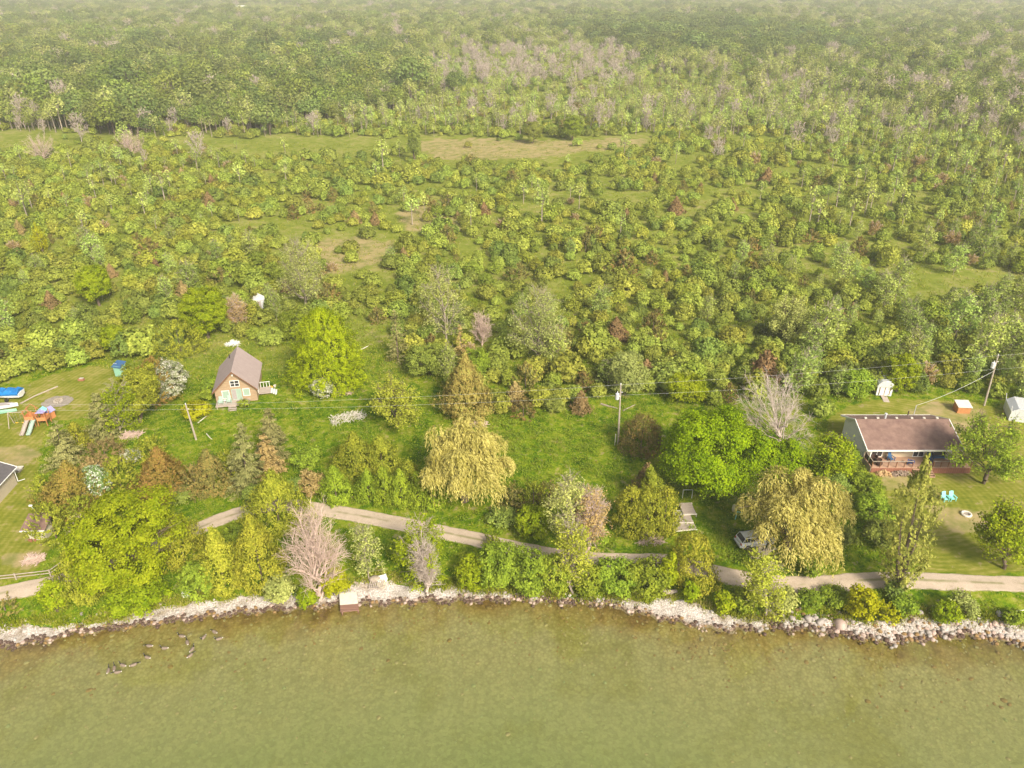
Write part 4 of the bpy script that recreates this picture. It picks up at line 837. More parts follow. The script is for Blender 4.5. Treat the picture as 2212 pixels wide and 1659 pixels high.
# what grows where, by patches of the photographed land: (polygon in picture coordinates, weights)
WOOD = [
 ([(-200,95),(600,110),(930,130),(960,215),(760,250),(600,270),(300,292),(-200,290)], dict(f_oak=1.4, f_oak2=2.4, f_tree=3.4, f_pale=2.4, f_aspen2=1.4, f_yellow=.8, f_bare=.7)),
 ([(640,135),(800,120),(900,150),(900,230),(700,240),(620,200)], dict(f_tree=3, f_oak2=2, f_bare=.9, f_jun=1)),
 ([(1230,62),(1500,50),(1680,62),(1800,80),(1830,120),(1650,130),(1480,135),(1280,105)], dict(f_oak=5, f_oak2=3, f_tree=1)),
 ([(1780,70),(2400,90),(2400,170),(1900,150),(1800,120)], dict(f_oak2=2, f_tree=3, f_pale=2, f_bare=1)),
 ([(1500,130),(1900,130),(2400,170),(2400,330),(2050,300),(1800,220),(1560,190)], dict(f_aspen=3, f_aspen2=3, f_tree=2, f_bare=.9, f_mid=1)),
 ([(1000,110),(1300,110),(1400,160),(1250,190),(900,190)], dict(f_mid=3, f_bare=1.0, f_aspen=2, f_deep=1)),
 ([(2080,640),(2400,600),(2400,860),(2160,850),(2080,760)], dict(aspen=5, round_mid=3, round_deep=1)),
]
def weights(px, py, D):
    px = px + (vnoise(px, py * 2, 38, 41) - .5) * 130; pj = py; py = py + (vnoise(px, py * 2, 38, 42) - .5) * 46
    if pj > 300: py = max(py, 301)
    for poly, wt in WOOD:
        if inpoly(np.array([px]), np.array([py]), poly)[0]: return wt
    if D > 760: return dict(f_oak2=1, f_tree=3, f_pale=2.6, f_bare=.8, f_aspen2=1)
    if D > 520: return dict(f_tree=2, f_pale=2, f_bare=.5, f_aspen2=2, f_mid=2, f_deep=1)
    nx = vnoise(D * 0 + px, py * 2.2, 110, 31)
    if py < 300: return dict(f_mid=4, f_olive=2, f_deep=2, f_aspen=2 + 3 * (px > 1350), f_aspen2=1 + (px > 1350), f_bare=.35, f_jun=.4)
    if px < 560: return dict(f_yellow=3, f_mid=3, f_olive=2.5, f_deep=1, f_aspen=1.2, f_jun=.6, f_bare=.2) if py < 560 else dict(f_yellow=2.5, f_mid=3, f_olive=2.5, f_deep=1.6, f_jun=.5, f_aspen=.4)
    if px > 1750: return dict(f_mid=3, f_olive=2, f_deep=1.4, f_aspen=2.6, f_yellow=1, f_jun=.5, f_bare=.25)
    return dict(f_mid=4, f_olive=3, f_deep=1.6, f_jun=.8 if py > 450 else .3, f_yellow=1, f_aspen=.5, f_bare=.1)
UP = dict(f_mid='round_mid', f_olive='round_olive', f_deep='round_deep', f_yellow='round_yellow', f_jun='juniper', f_aspen='aspen', f_aspen2='aspen', f_bare='twiggy')
rs = np.random.default_rng(77)
cand = []
D = 92.0
while D < 2600:
    step = 2.45 if D < 330 else 2.45 + (D - 330) * 0.011
    half = 0.74 * D + 18; xs_ = np.arange(-half, half, step); n = len(xs_)
    X = xs_ + rs.uniform(-.48, .48, n) * step; Y = D + rs.uniform(-.48, .48, n) * step
    cand.append(np.stack([X, Y], 1)); D += step
cand = np.concatenate(cand); Z = hgt(cand[:, 0], cand[:, 1]); PX, PY = proj(cand[:, 0], cand[:, 1], Z)
ok = (PY < np.interp(PX, ex, ey)) & (PX > -90) & (PX < 2302)
jx = (vnoise(cand[:, 0], cand[:, 1], 7, 1) - .5) * 22; jy = (vnoise(cand[:, 0], cand[:, 1], 7, 2) - .5) * 12
for p in CLEAR: ok &= ~(inpoly(PX + jx, PY + jy, p) & (rs.random(len(PX)) > .025))
# open grassy gaps, more of them in the middle distance right of the centre
gap = vnoise(cand[:, 0], cand[:, 1], 12, 3) * .45 + rs.random(len(cand)) * .55
openn = np.where((PY > 300) & (PY < 620), np.where(PX < 560, .22, .40), np.where(PY >= 620, .20, np.where(cand[:, 1] < 520, .34, .0)))
openn = np.where((PY > 330) & (PY < 620) & (PX > 560) & (PX < 1900), .55 - .18 * (PY - 330) / 290, openn)
FRONT = (cand[:, 1] < 122) & ((PX > 1045) | (PX < 340)); openn = np.where(FRONT, .02, openn)
dens = np.where(cand[:, 1] < 330, np.where(FRONT, 1.0, .85), .9)
ok &= (gap > openn) & (rs.random(len(PX)) < dens)
for x, y, r in PLANTS:
    if y > 85: ok &= ((cand[:, 0] - x) ** 2 + (cand[:, 1] - y) ** 2) > (r * .75 + .6) ** 2
cand, PX, PY, Z = cand[ok], PX[ok], PY[ok], Z[ok]
# keep shrubs of the near thicket from standing in one another
keep = []; cell = {}
for i in range(len(cand)):
    x, y = cand[i]
    if y > 330: keep.append(i); continue
    c = (int(x // 3), int(y // 3)); okk = True; md = (2.0 if not (y < 122 and (PX[i] > 1045 or PX[i] < 340)) else 1.75) + 1.0 * rs.random()
    for a in (-1, 0, 1):
        for b in (-1, 0, 1):
            for j in cell.get((c[0] + a, c[1] + b), ()):
                if (cand[j, 0] - x) ** 2 + (cand[j, 1] - y) ** 2 < md * md: okk = False; break
    if okk: keep.append(i); cell.setdefault(c, []).append(i)
keep = np.array(keep); cand, PX, PY, Z = cand[keep], PX[keep], PY[keep], Z[keep]
picks = []
for i in range(len(cand)):
    wt = weights(PX[i], PY[i], cand[i, 1]); ks = list(wt); wv = np.array([wt[k] for k in ks]); picks.append(ks[rs.choice(len(ks), p=wv / wv.sum())])
SIZE = (rs.lognormal(-.10, .25, len(cand))).clip(.5, 1.7); SIZE = np.where(cand[:, 1] < 122, SIZE.clip(.75, 1.7) * 1.22, SIZE); ROT = rs.uniform(0, 6.283, len(cand)); SQ = rs.uniform(.82, 1.18, len(cand))
BANDS = [(150, 'behind the blue-tarped boat'), (380, 'behind the left yard'), (500, 'behind the brown cabin'), (640, 'around the grey greenhouse'), (800, 'behind the yellow-green pyramid tree'), (1000, 'around the left pale poplar'),
         (1230, 'around the right pale poplar'), (1420, 'behind the middle utility pole'), (1600, 'behind the big bright maple'), (1780, 'behind the grey leafless tree'), (1900, 'left of the white shed'), (2060, 'behind the white shed'), (9999, 'behind the right utility pole')]
def band(px, py): return next(t for lim, t in BANDS if px < lim)
def depth_word(D): return 'front rows' if D < 118 else 'second belt' if D < 140 else 'deeper in' if D < 165 else 'far in'
def size_word(s): return 'small ' if s < .88 else 'large ' if s > 1.14 else ''
KW = {'round_mid': ('round_shrub', 'rounded mid green shrub', 'shrub'), 'round_olive': ('round_shrub', 'rounded olive shrub', 'shrub'), 'round_deep': ('round_shrub', 'rounded deep green shrub', 'shrub'),
      'round_yellow': ('round_shrub', 'rounded yellow-green shrub', 'shrub'), 'juniper': ('juniper_bush', 'brownish pointed juniper', 'juniper'), 'aspen': ('young_aspen', 'slender pale young aspen', 'aspen'),
      'twiggy': ('bare_shrub', 'bare twiggy brown shrub', 'bare shrub')}
n_shrub0 = sum(1 for h_ in HEROES if h_[8] == S_)
LIMIT = {'shrub': 296 - n_shrub0, 'juniper': 110, 'aspen': 90, 'bare shrub': 30}
order = np.argsort(cand[:, 1]); used = np.zeros(len(cand), bool); cnt = {}
for i in order:
    k = picks[i]; nk = UP.get(k, k); D = cand[i, 1]
    if nk not in NEAR or D > 300: continue
    nm, word, cat = KW[nk]
    inview = -20 < PX[i] < 2232
    if cnt.get(cat, 0) >= LIMIT[cat] or not inview: continue
    cnt[cat] = cnt.get(cat, 0) + 1; used[i] = True
    me, h0, w0 = NEAR[nk][int(rs.integers(len(NEAR[nk])))]
    o = link(nm, me); o.location = (cand[i, 0], cand[i, 1], Z[i] - .05); o.rotation_euler = (0, 0, ROT[i])
    s = SIZE[i] * (.92 if cat != 'aspen' else 1); o.scale = (s * SQ[i], s * SQ[i], s)
    tail = f"{band(PX[i], PY[i])}, {depth_word(D)}"
    tag(o, f"{size_word(SIZE[i])}{word} {tail}", cat, f"{size_word(SIZE[i])}{word}s {tail}")
def scatter(name, idx, meshes, kinds, label, cat=None, zoff=-.05):
    """one object of instances: points carry which plant, turn and size"""
    me = bpy.data.meshes.new(name); n = len(idx); me.vertices.add(n)
    me.vertices.foreach_set('co', np.stack([cand[idx, 0], cand[idx, 1], Z[idx] + zoff], 1).astype(np.float32).ravel())
    ki = np.array([kinds.index(picks2[i]) for i in idx], np.int32)
    a = me.attributes.new('which', 'INT', 'POINT'); a.data.foreach_set('value', ki)
    a = me.attributes.new('turn', 'FLOAT_VECTOR', 'POINT'); t = np.zeros((n, 3), np.float32); t[:, 2] = ROT[idx]; a.data.foreach_set('vector', t.ravel())
    a = me.attributes.new('size', 'FLOAT_VECTOR', 'POINT'); s = np.stack([SIZE[idx] * SQ[idx] * GROW[idx], SIZE[idx] * SQ[idx] * GROW[idx], SIZE[idx] * GROWZ[idx]], 1).astype(np.float32); a.data.foreach_set('vector', s.ravel())
    ng = bpy.data.node_groups.new(name, 'GeometryNodeTree'); ng.interface.new_socket('Geometry', in_out='INPUT', socket_type='NodeSocketGeometry'); ng.interface.new_socket('Geometry', in_out='OUTPUT', socket_type='NodeSocketGeometry')
    gi = ng.nodes.new('NodeGroupInput'); go = ng.nodes.new('NodeGroupOutput'); jn = ng.nodes.new('GeometryNodeJoinGeometry')
    def na(nm, ty):
        x = ng.nodes.new('GeometryNodeInputNamedAttribute'); x.data_type = ty; x.inputs['Name'].default_value = nm; return x.outputs['Attribute']
    wh, tu, sz = na('which', 'INT'), na('turn', 'FLOAT_VECTOR'), na('size', 'FLOAT_VECTOR')
    for k, kn in enumerate(kinds):
        if not (ki == k).any(): continue
        ob = bpy.data.objects.new('plant_source', meshes[kn])
        oi = ng.nodes.new('GeometryNodeObjectInfo'); oi.inputs['Object'].default_value = ob; oi.inputs['As Instance'].default_value = True
        cp = ng.nodes.new('FunctionNodeCompare'); cp.data_type = 'INT'; cp.operation = 'EQUAL'; cp.inputs[3].default_value = k
        ng.links.new(wh, cp.inputs[2])
        ip = ng.nodes.new('GeometryNodeInstanceOnPoints'); ng.links.new(gi.outputs[0], ip.inputs['Points']); ng.links.new(cp.outputs[0], ip.inputs['Selection'])
        ng.links.new(oi.outputs['Geometry'], ip.inputs['Instance']); ng.links.new(tu, ip.inputs['Rotation']); ng.links.new(sz, ip.inputs['Scale'])
        ng.links.new(ip.outputs[0], jn.inputs[0])
    ng.links.new(jn.outputs[0], go.inputs[0])
    o = link(name, me); md = o.modifiers.new('plants', 'NODES'); md.node_group = ng
    tag(o, label, cat, kind='stuff'); return o
for nk, v in NEAR.items():
    for j, (me, _, _) in enumerate(v): FAR[f'{nk}#{j}'] = me
picks2 = list(picks); GROW = np.ones(len(cand)); GROWZ = np.ones(len(cand))
for i in range(len(cand)):
    k = picks[i]; D = cand[i, 1]
    if k in NEAR or (D < 185 and k in UP):
        nk = UP.get(k, k)
        if nk in NEAR: picks2[i] = f'{nk}#{int(rs.integers(len(NEAR[nk])))}'
    if D > 330 and k in ('f_tree', 'f_pale', 'f_bare', 'f_oak', 'f_oak2', 'f_aspen2'):
        g = 1 + (D - 330) * .0011; GROW[i] = g if k not in ('f_oak', 'f_oak2') else max(1, g * .85)
    if k in ('f_mid', 'f_olive', 'f_deep', 'f_yellow', 'f_jun') : GROW[i] = 1 + max(0, D - 330) * .002
rest = np.where(~used)[0]
allk = sorted(set(picks2[i] for i in rest))
nearw = rest[cand[rest, 1] < 420]; farw = rest[cand[rest, 1] >= 420]
scatter('thicket', nearw, FAR, allk, 'dense thicket of shrubs and saplings filling the middle distance')
scatter('woods', farw, FAR, allk, 'far hazy woods reaching to the top of the picture')
print('PLANTS', cnt, len(nearw), len(farw))
# ------------------------------------------------------------------ grass, weeds, brambles
def blades(n, gen, hmin, hmax, wid, mat, name, label, seed, spread=.22, per=7):
    rng = np.random.default_rng(seed); X, Y = gen(rng, n); Zb = hgt(X, Y); k = np.repeat(np.arange(len(X)), per)
    bx = X[k] + rng.normal(size=len(k)) * spread; by = Y[k] + rng.normal(size=len(k)) * spread; bz = Zb[k] - .03
    hh = rng.uniform(hmin, hmax, len(k)); a = rng.uniform(0, 6.283, len(k)); ln = rng.normal(size=(len(k), 2)) * .30 * hh[:, None]
    w_ = np.stack([np.cos(a), np.sin(a), np.zeros(len(k))], 1) * wid / 2; B = np.stack([bx, by, bz], 1); T = B + np.stack([ln[:, 0], ln[:, 1], hh], 1); Mi = (B + T) / 2 + np.array([0, 0, .08]) * hh[:, None]
    V = np.stack([B - w_ * .6, Mi - w_, T, Mi + w_], 1).reshape(-1, 3); F = np.arange(len(V)).reshape(-1, 4)
    o = link(name, mesh_np(name, V, F, [mat])); tag(o, label, None, kind='stuff'); return o
LM['grass'] = leafmat('grass_blades', (0.10, 0.17, 0.015), (0.26, 0.31, 0.035), .4, .35, 0, third=(0.40, 0.37, 0.13))
LM['weeds'] = leafmat('weed_leaves', (0.09, 0.155, 0.022), (0.21, 0.29, 0.04), .35, .4, 0)
def meadow(rng, n, wild=False):
    X = rng.uniform(-75, 75, n * 3); Y = rng.uniform(52, 150 if not wild else 300, n * 3)
    if wild: Y = 110 + 200 * rng.random(n * 3) ** 1.3; X = rng.uniform(-.74, .74, n * 3) * Y
    px, py = proj(X, Y, 1.2); d = Y - ys(X); bk = np.interp(X, bkw[:, 0], bkw[:, 1])
    m = (Y > bk + .3) & (px > -30) & (px < 2240); rd = np.ones(len(X), bool); near = Y < 85; rd[near] = road_dist(X[near], Y[near]) > 1.5; m &= rd
    for p in LAWN: m &= ~inpoly(px, py, p)
    cabin = [(455,800),(590,800),(590,890),(455,890)]; m &= ~inpoly(px, py, cabin)
    X, Y = X[m][:n], Y[m][:n]; return X, Y
blades(15000, meadow, .14, .42, .07, LM['grass'], 'meadow_grass', 'tall yellow-green meadow grass between lane and thicket', 5)
blades(15000, lambda r, n: meadow(r, n, True), .2, .5, .16, LM['grass'], 'rough_grass', 'rough grass in the gaps of the thicket', 6, .5, 5)
def weedgen(rng, n):
    X, Y = meadow(rng, n * 3); px, py = proj(X, Y, 1.2)
    dns = inpoly(px, py, [(1060,895),(1180,890),(1300,880),(1420,885),(1440,950),(1330,1010),(1320,1100),(1200,1080),(1100,1010)]) * .8 + inpoly(px, py, [(1060,900),(1120,930),(1190,960),(1180,1000),(1090,1000)]) * .3 + .30 + (py > 1180) * .25
    m = (rng.random(len(X)) < dns) & (vnoise(X, Y, 1.6, 12) > .42); return X[m][:n], Y[m][:n]
def weeds(n, seed):
    rng = np.random.default_rng(seed); X, Y = weedgen(rng, n); k = np.repeat(np.arange(len(X)), 16); hh = .25 + .5 * vnoise(X, Y, 2.2, 13)
    P = np.stack([X[k] + rng.normal(size=len(k)) * .28, Y[k] + rng.normal(size=len(k)) * .28, hgt(X, Y)[k] + rng.random(len(k)) * hh[k]], 1)
    V, F = leafquads(P, np.array([0, 0, 1.0]) + rng.normal(size=P.shape) * .5, rng.uniform(.14, .3, len(P)), .14, rng)
    o = link('weeds', mesh_np('weeds', V, F, [LM['weeds']])); tag(o, 'leafy green weeds growing in clumps across the meadow', None, kind='stuff')
weeds(9500, 9)
def fringe(rng, n):
    X = rng.uniform(-60, 60, n); Y = np.interp(X, bkw[:, 0], bkw[:, 1]) + rng.normal(0, .38, n) + .1; m = vnoise(X, Y, .9, 21) > .30; return X[m], Y[m]
blades(3800, fringe, .15, .5, .09, LM['grass'], 'bank_grass', 'ragged grass hanging over the back edge of the beach', 15, .25, 9)
# ------------------------------------------------------------------ materials for built things
M['roof_brown'] = surf('roof_brown', (0.28, 0.185, 0.15), (0.22, 0.14, 0.115), .9, 1.1, .4, 30.0, c3=(0.16, 0.095, 0.085))
M['roof_taupe'] = surf('roof_taupe', (0.41, 0.33, 0.315), (0.36, 0.285, 0.27), .85, 1.5, .3, 30.0)
M['siding_tan'] = surf('siding_tan', (0.62, 0.52, 0.37), (0.55, 0.46, 0.33), .7, 2.0, wave=('Z', 5.0, .5))
M['siding_white'] = surf('siding_white', (0.76, 0.77, 0.78), (0.69, 0.70, 0.71), .7, 2.0, wave=('X', 3.2, .35))
M['wood_orange'] = surf('wood_orange', (0.50, 0.36, 0.225), (0.39, 0.28, 0.18), .8, 3.0, stretch=(.3, .3, 2.5), wave=('X', 1.3, .3), c3=(0.30, 0.19, 0.11))
M['wood_deck'] = surf('wood_deck', (0.52, 0.33, 0.23), (0.43, 0.27, 0.185), .8, 1.2, stretch=(.4, 3, 1), wave=('Y', 1.1, .45))
M['wood_red'] = surf('wood_red', (0.30, 0.125, 0.08), (0.23, 0.10, 0.065), .8, 2.0, stretch=(3, 1, .4), wave=('X', 1.1, .5))
M['wood_brown'] = surf('wood_brown', (0.24, 0.115, 0.055), (0.17, 0.085, 0.045), .8, 3.0)
M['wood_grey'] = surf('wood_grey', (0.50, 0.43, 0.37), (0.36, 0.30, 0.26), .9, 2.5, stretch=(.5, 3, 1), wave=('Y', 1.4, .6))
M['wood_rail'] = surf('wood_rail', (0.44, 0.38, 0.31), (0.30, 0.25, 0.20), .9, 4.0)
M['wood_play'] = surf('wood_play', (0.50, 0.22, 0.08), (0.36, 0.17, 0.07), .8, 3.0)
M['white'] = surf('white_paint', (0.80, 0.80, 0.78), (0.72, 0.72, 0.70), .5, 3.0)
M['cream'] = surf('cream_paint', (0.74, 0.68, 0.54), (0.66, 0.60, 0.47), .7, 2.0)
M['off_white'] = surf('off_white', (0.72, 0.68, 0.60), (0.58, 0.54, 0.47), .7, 2.0)
M['dark'] = surf('dark_plastic', (0.03, 0.028, 0.03), (0.02, 0.02, 0.02), .5, 4.0)
M['wicker'] = surf('wicker_brown', (0.085, 0.045, 0.035), (0.05, 0.03, 0.025), .8, 6.0)
M['blue'] = surf('blue_plastic', (0.035, 0.085, 0.30), (0.03, 0.07, 0.24), .5, 3.0)
M['blue_cover'] = surf('blue_cover', (0.05, 0.13, 0.27), (0.04, 0.10, 0.22), .6, 2.0)
M['tarp'] = surf('blue_tarp', (0.02, 0.22, 0.55), (0.015, 0.13, 0.40), .45, 1.6, .6)
M['turq'] = surf('turquoise_plastic', (0.28, 0.72, 0.68), (0.25, 0.66, 0.62), .5, 3.0)
M['mint'] = surf('mint_paint', (0.30, 0.55, 0.42), (0.25, 0.48, 0.36), .6, 3.0)
M['mint_pale'] = surf('mint_pale', (0.38, 0.50, 0.43), (0.32, 0.43, 0.37), .7, 3.0)
M['curtain'] = surf('curtain_mint', (0.36, 0.47, 0.38), (0.26, 0.36, 0.29), .6, 3.0, stretch=(5, 1, .3))
M['metal'] = surf('grey_metal', (0.45, 0.46, 0.48), (0.36, 0.37, 0.39), .4, 3.0, metal=.6)
M['galv'] = surf('pale_metal', (0.70, 0.72, 0.75), (0.60, 0.62, 0.65), .45, 3.0, metal=.2)
M['pole'] = surf('pole_wood', (0.46, 0.40, 0.33), (0.33, 0.28, 0.23), .9, 3.0, stretch=(4, 4, .3))
M['wire'] = surf('wire', (0.62, 0.62, 0.60), (0.55, 0.55, 0.53), .4, 1.0)
M['beige_wall'] = surf('beige_wall', (0.50, 0.43, 0.33), (0.44, 0.38, 0.29), .8, 1.5); M['roof_dark'] = surf('roof_dark', (0.13, 0.12, 0.125), (0.09, 0.085, 0.09), .9, 2.0)
M['brick'] = surf('brick_red', (0.36, 0.16, 0.09), (0.28, 0.12, 0.07), .9, 5.0)
M['concrete'] = surf('concrete', (0.50, 0.45, 0.39), (0.40, 0.35, 0.30), .9, 2.0, .3)
M['grey_panel'] = surf('grey_panel', (0.42, 0.37, 0.36), (0.30, 0.26, 0.25), .8, 3.0)
M['yellow'] = surf('yellow_plastic', (0.80, 0.50, 0.05), (0.75, 0.45, 0.04), .5, 3.0)
M['red'] = surf('red_plastic', (0.45, 0.04, 0.03), (0.38, 0.03, 0.03), .5, 3.0)
M['purple'] = surf('mauve_plastic', (0.38, 0.35, 0.62), (0.30, 0.28, 0.52), .6, 3.0)
M['orange'] = surf('orange_panel', (0.62, 0.26, 0.10), (0.52, 0.22, 0.09), .7, 3.0)
M['firewood'] = surf('split_firewood', (0.66, 0.47, 0.25), (0.48, 0.31, 0.16), .9, 6.0)
M['firewood_old'] = surf('old_firewood', (0.46, 0.36, 0.28), (0.20, 0.14, 0.11), .9, 6.0)
M['ash'] = surf('ash', (0.36, 0.32, 0.27), (0.22, 0.19, 0.16), 1.0, 3.0, .3)
M['car'] = surf('silver_paint', (0.62, 0.63, 0.64), (0.60, 0.61, 0.62), .25, 1.0, spec=.6)
M['tyre'] = surf('tyre', (0.03, 0.03, 0.03), (0.02, 0.02, 0.02), .9, 3.0)
m_, nt_, out_ = newmat('window_glass'); g_ = N(nt_, 'BsdfPrincipled', Roughness=.08); g_.inputs['Base Color'].default_value = (0.035, 0.035, 0.042, 1); g_.inputs['Specular IOR Level'].default_value = .6
nt_.links.new(g_.outputs[0], out_.inputs[0]); M['glass'] = m_
def root(name, px, py, label, cat, rz=0.0, group=None, z=None):
    x, y, zz = at(px, py)
    if z is not None: x, y = atz(px, py, z); zz = z
    return tag(empty(name, (x, y, zz), rz), label, cat, group)
def frame(par, x0, x1, z0, z1, y, wid=.09, name='frame', mat='white', d=.06, cols=1, rws=1):
    b = MB(); b.b2(x0, x1, y - d, y, z0, z0 + wid); b.b2(x0, x1, y - d, y, z1 - wid, z1)
    for i in range(cols + 1):
        xx = x0 + (x1 - x0 - wid) * i / cols; b.b2(xx, xx + wid, y - d - .002, y - .002, z0 + wid, z1 - wid)
    for j in range(1, rws):
        zz = z0 + (z1 - z0) * j / rws; b.b2(x0 + wid, x1 - wid, y - d + .004, y - .004, zz - .03, zz + .03)
    return b.build(name, M[mat], par)
def window(par, x0, x1, z0, z1, y, cols=1, rws=1, pane='glass', name='window', mat='white', wid=.09):
    f = frame(par, x0, x1, z0, z1, y, wid, name, mat, .07, cols, rws)
    MB().b2(x0 + .02, x1 - .02, y - .035, y - .005, z0 + .02, z1 - .02).build('pane', M[pane], f); return f
# ------------------------------------------------------------------ brown cabin
cb = tag(empty('cabin', (-42.7, 102.6, float(hgt(-42.7, 103)) + .02), R(12)), 'small brown wooden cabin with a steep taupe roof and a front porch', 'cabin')
HW, DP, EV, RZ_, FL = 3.05, 8.3, 2.45, 5.5, .5
b = MB(); gab = [(-HW, 0), (HW, 0), (HW, EV), (0, RZ_ - .15), (-HW, EV)]
b.prism(gab, 'y', 0, DP); b.build('wall', M['wood_orange'], cb)
b = MB(); sl = (RZ_ - EV) / HW; ox = 3.38; ez = RZ_ - sl * ox
for s_ in (-1, 1):
    b.add([(0, -.55, RZ_ + .08), (s_ * ox, -.55, ez + .08), (s_ * ox, DP + .45, ez + .08), (0, DP + .45, RZ_ + .08), (0, -.55, RZ_ - .06), (s_ * ox, -.55, ez - .06), (s_ * ox, DP + .45, ez - .06), (0, DP + .45, RZ_ - .06)],
          [(0, 1, 2, 3), (4, 7, 6, 5), (0, 4, 5, 1), (2, 6, 7, 3), (1, 5, 6, 2)])
rf = b.build('roof', M['roof_taupe'], cb)
b = MB()
for s_ in (-1, 1): b.add([(0, -.58, RZ_ + .10), (s_ * ox, -.58, ez + .10), (s_ * ox, -.58, ez - .12), (0, -.58, RZ_ - .14), (0, -.53, RZ_ + .10), (s_ * ox, -.53, ez + .10), (s_ * ox, -.53, ez - .12), (0, -.53, RZ_ - .14)],
                         [(0, 1, 2, 3), (4, 7, 6, 5), (0, 4, 5, 1), (3, 2, 6, 7), (1, 5, 6, 2)])
b.build('bargeboard', M['wood_brown'], rf)
MB().tube((-1.2, 7, RZ_ - 1.4), (-1.2, 7, RZ_ - .5), .08).build('chimney', M['dark'], rf)
MB().box((0, -.1, 4.85), (.22, .16, .22)).tube((0, -.18, 4.8), (0, -.4, 4.7), .07).build('porch_lamp', M['white'], cb)
window(cb, -.62, .78, 2.75, 3.85, 0, 2, 2)
window(cb, -2.05, -.92, FL + .35, FL + 1.75, 0, 1, 1, 'curtain')
window(cb, 1.05, 2.1, FL + .5, FL + 1.8, 0, 1, 1, 'curtain')
dr = frame(cb, -.62, .85, FL, FL + 1.85, 0, .08, 'sliding_door', 'mint_pale', .07, 2)
MB().b2(.1, .78, -.04, -.01, FL + .05, FL + 1.8).build('curtained_pane', M['curtain'], dr); MB().b2(-.55, .1, -.045, -.015, FL + .05, FL + 1.8).build('screen', M['grey_panel'], dr)
b = MB(); b.b2(-3.0, 1.95, -1.75, -.02, FL - .14, FL)
pd = b.build('porch_deck', M['wood_grey'], cb)
b = MB(); [b.tube((xx, yy, -.2), (xx, yy, FL - .14), .08) for xx in (-2.8, -.9, 1.7) for yy in (-1.6, -.3)]; b.build('deck_post', M['wood_rail'], pd)
b = MB(); [b.b2(-1.1, .05, -2.1 - .3 * i, -1.8 - .3 * i, FL - .16 - .15 * i, FL - .10 - .15 * i) for i in range(3)]; b.b2(-1.1, -1.04, -2.7, -1.76, -.1, .1); b.b2(0, .06, -2.7, -1.76, -.1, .1); b.build('porch_steps', M['wood_grey'], cb)
MB().b2(3.05, 3.12, 1.6, 2.6, FL - .05, FL + 1.9).build('side_door', M['white'], cb)
sd = MB().b2(3.14, 4.9, 1.3, 3.3, FL - .15, FL).build('side_deck', M['wood_grey'], cb)
b = MB(); [b.b2(xx, xx + .07, 3.2, 3.27, FL, FL + .9) for xx in (3.3, 3.75, 4.2, 4.65)]; b.b2(3.2, 4.8, 3.19, 3.28, FL + .9, FL + .97); b.build('railing', M['white'], sd)
b = MB(); [b.b2(4.92 + .3 * i, 5.2 + .3 * i, 1.4, 3.0, FL - .2 - .17 * i, FL - .13 - .17 * i) for i in range(3)]; b.build('side_steps', M['white'], cb)
# ------------------------------------------------------------------ garden furniture
def adirondack(name, loc, rz, mat, label, group=None, s=1.0):
    r = tag(empty(name, loc, rz), label, 'chair', group); r.scale = (s, s, s)
    MB().box((0, 0, .33), (.56, .56, .05), rx=R(10)).build('seat', M[mat], r)
    b = MB(); [b.box((.115 * i, .36, .70), (.105, .04, .86 - .05 * abs(i)), rx=R(-22)) for i in (-2, -1, 0, 1, 2)]; b.build('backrest', M[mat], r)
    for s_ in (-1, 1):
        MB().box((.36 * s_, -.02, .56), (.14, .72, .04)).build('armrest', M[mat], r)
        MB().box((.34 * s_, -.30, .27), (.06, .09, .56)).build('leg', M[mat], r); MB().box((.34 * s_, .28, .27), (.06, .10, .56), rx=R(-12)).build('leg', M[mat], r)
    return r
def cabloc(x, y, z):
    p = Matrix.Rotation(R(12), 3, 'Z') @ Vector((x, y, z)); return (cb.location.x + p.x, cb.location.y + p.y, cb.location.z + p.z)
adirondack('porch_chair', cabloc(-2.25, -.95, FL), R(12), 'mint_pale', 'pale green chair at the left end of the cabin porch')
adirondack('porch_chair', cabloc(-1.05, -.85, FL), R(12), 'mint_pale', 'pale green chair beside the porch steps of the cabin')
t = tag(empty('side_table', cabloc(-1.65, -.8, FL)), 'small white table between the two porch chairs of the cabin', 'table')
MB().tube((0, 0, .46), (0, 0, .50), .22, n=12).build('tabletop', M['white'], t); b = MB(); [b.tube((.13 * math.cos(a), .13 * math.sin(a), 0), (.08 * math.cos(a), .08 * math.sin(a), .46), .02) for a in (0, 2.1, 4.2)]; b.build('leg', M['white'], t)
def torus(R_, r_, n=24, k=8, z=0.0, squash=1.0):
    b = MB(); vs_ = []; 
    for i in range(n):
        for j in range(k):
            a, c = 2 * math.pi * i / n, 2 * math.pi * j / k; vs_.append(((R_ + r_ * math.cos(c)) * math.cos(a), (R_ + r_ * math.cos(c)) * math.sin(a), z + r_ * math.sin(c) * squash))
    return b.add(vs_, [(i * k + j, i * k + (j + 1) % k, ((i + 1) % n) * k + (j + 1) % k, ((i + 1) % n) * k + j) for i in range(n) for j in range(k)])
x, y, z = at(584, 838); o = torus(.34, .12, z=.1).build('swim_ring', M['yellow'], smooth=True); o.location = (x, y, z); tag(o, 'yellow inflatable ring lying in the grass by the cabin side steps', 'inflatable ring')
x, y, z = at(594, 836); b = MB(); b.loft([[(.22 * f * math.cos(a), .3 * f * math.sin(a), hh) for a in [i * math.pi / 5 for i in range(10)]] for f, hh in ((.7, 0), (1, .3), (1.05, .32), (.9, .3))]); o = b.build('plastic_tub', M['off_white']); o.location = (x, y, z); tag(o, 'pale plastic tub next to the yellow ring', 'tub')
adirondack('lawn_chair', at(2040, 1081), R(14), 'turq', 'left one of the two turquoise chairs on the right lawn', 'turquoise lawn chairs', 1.0)
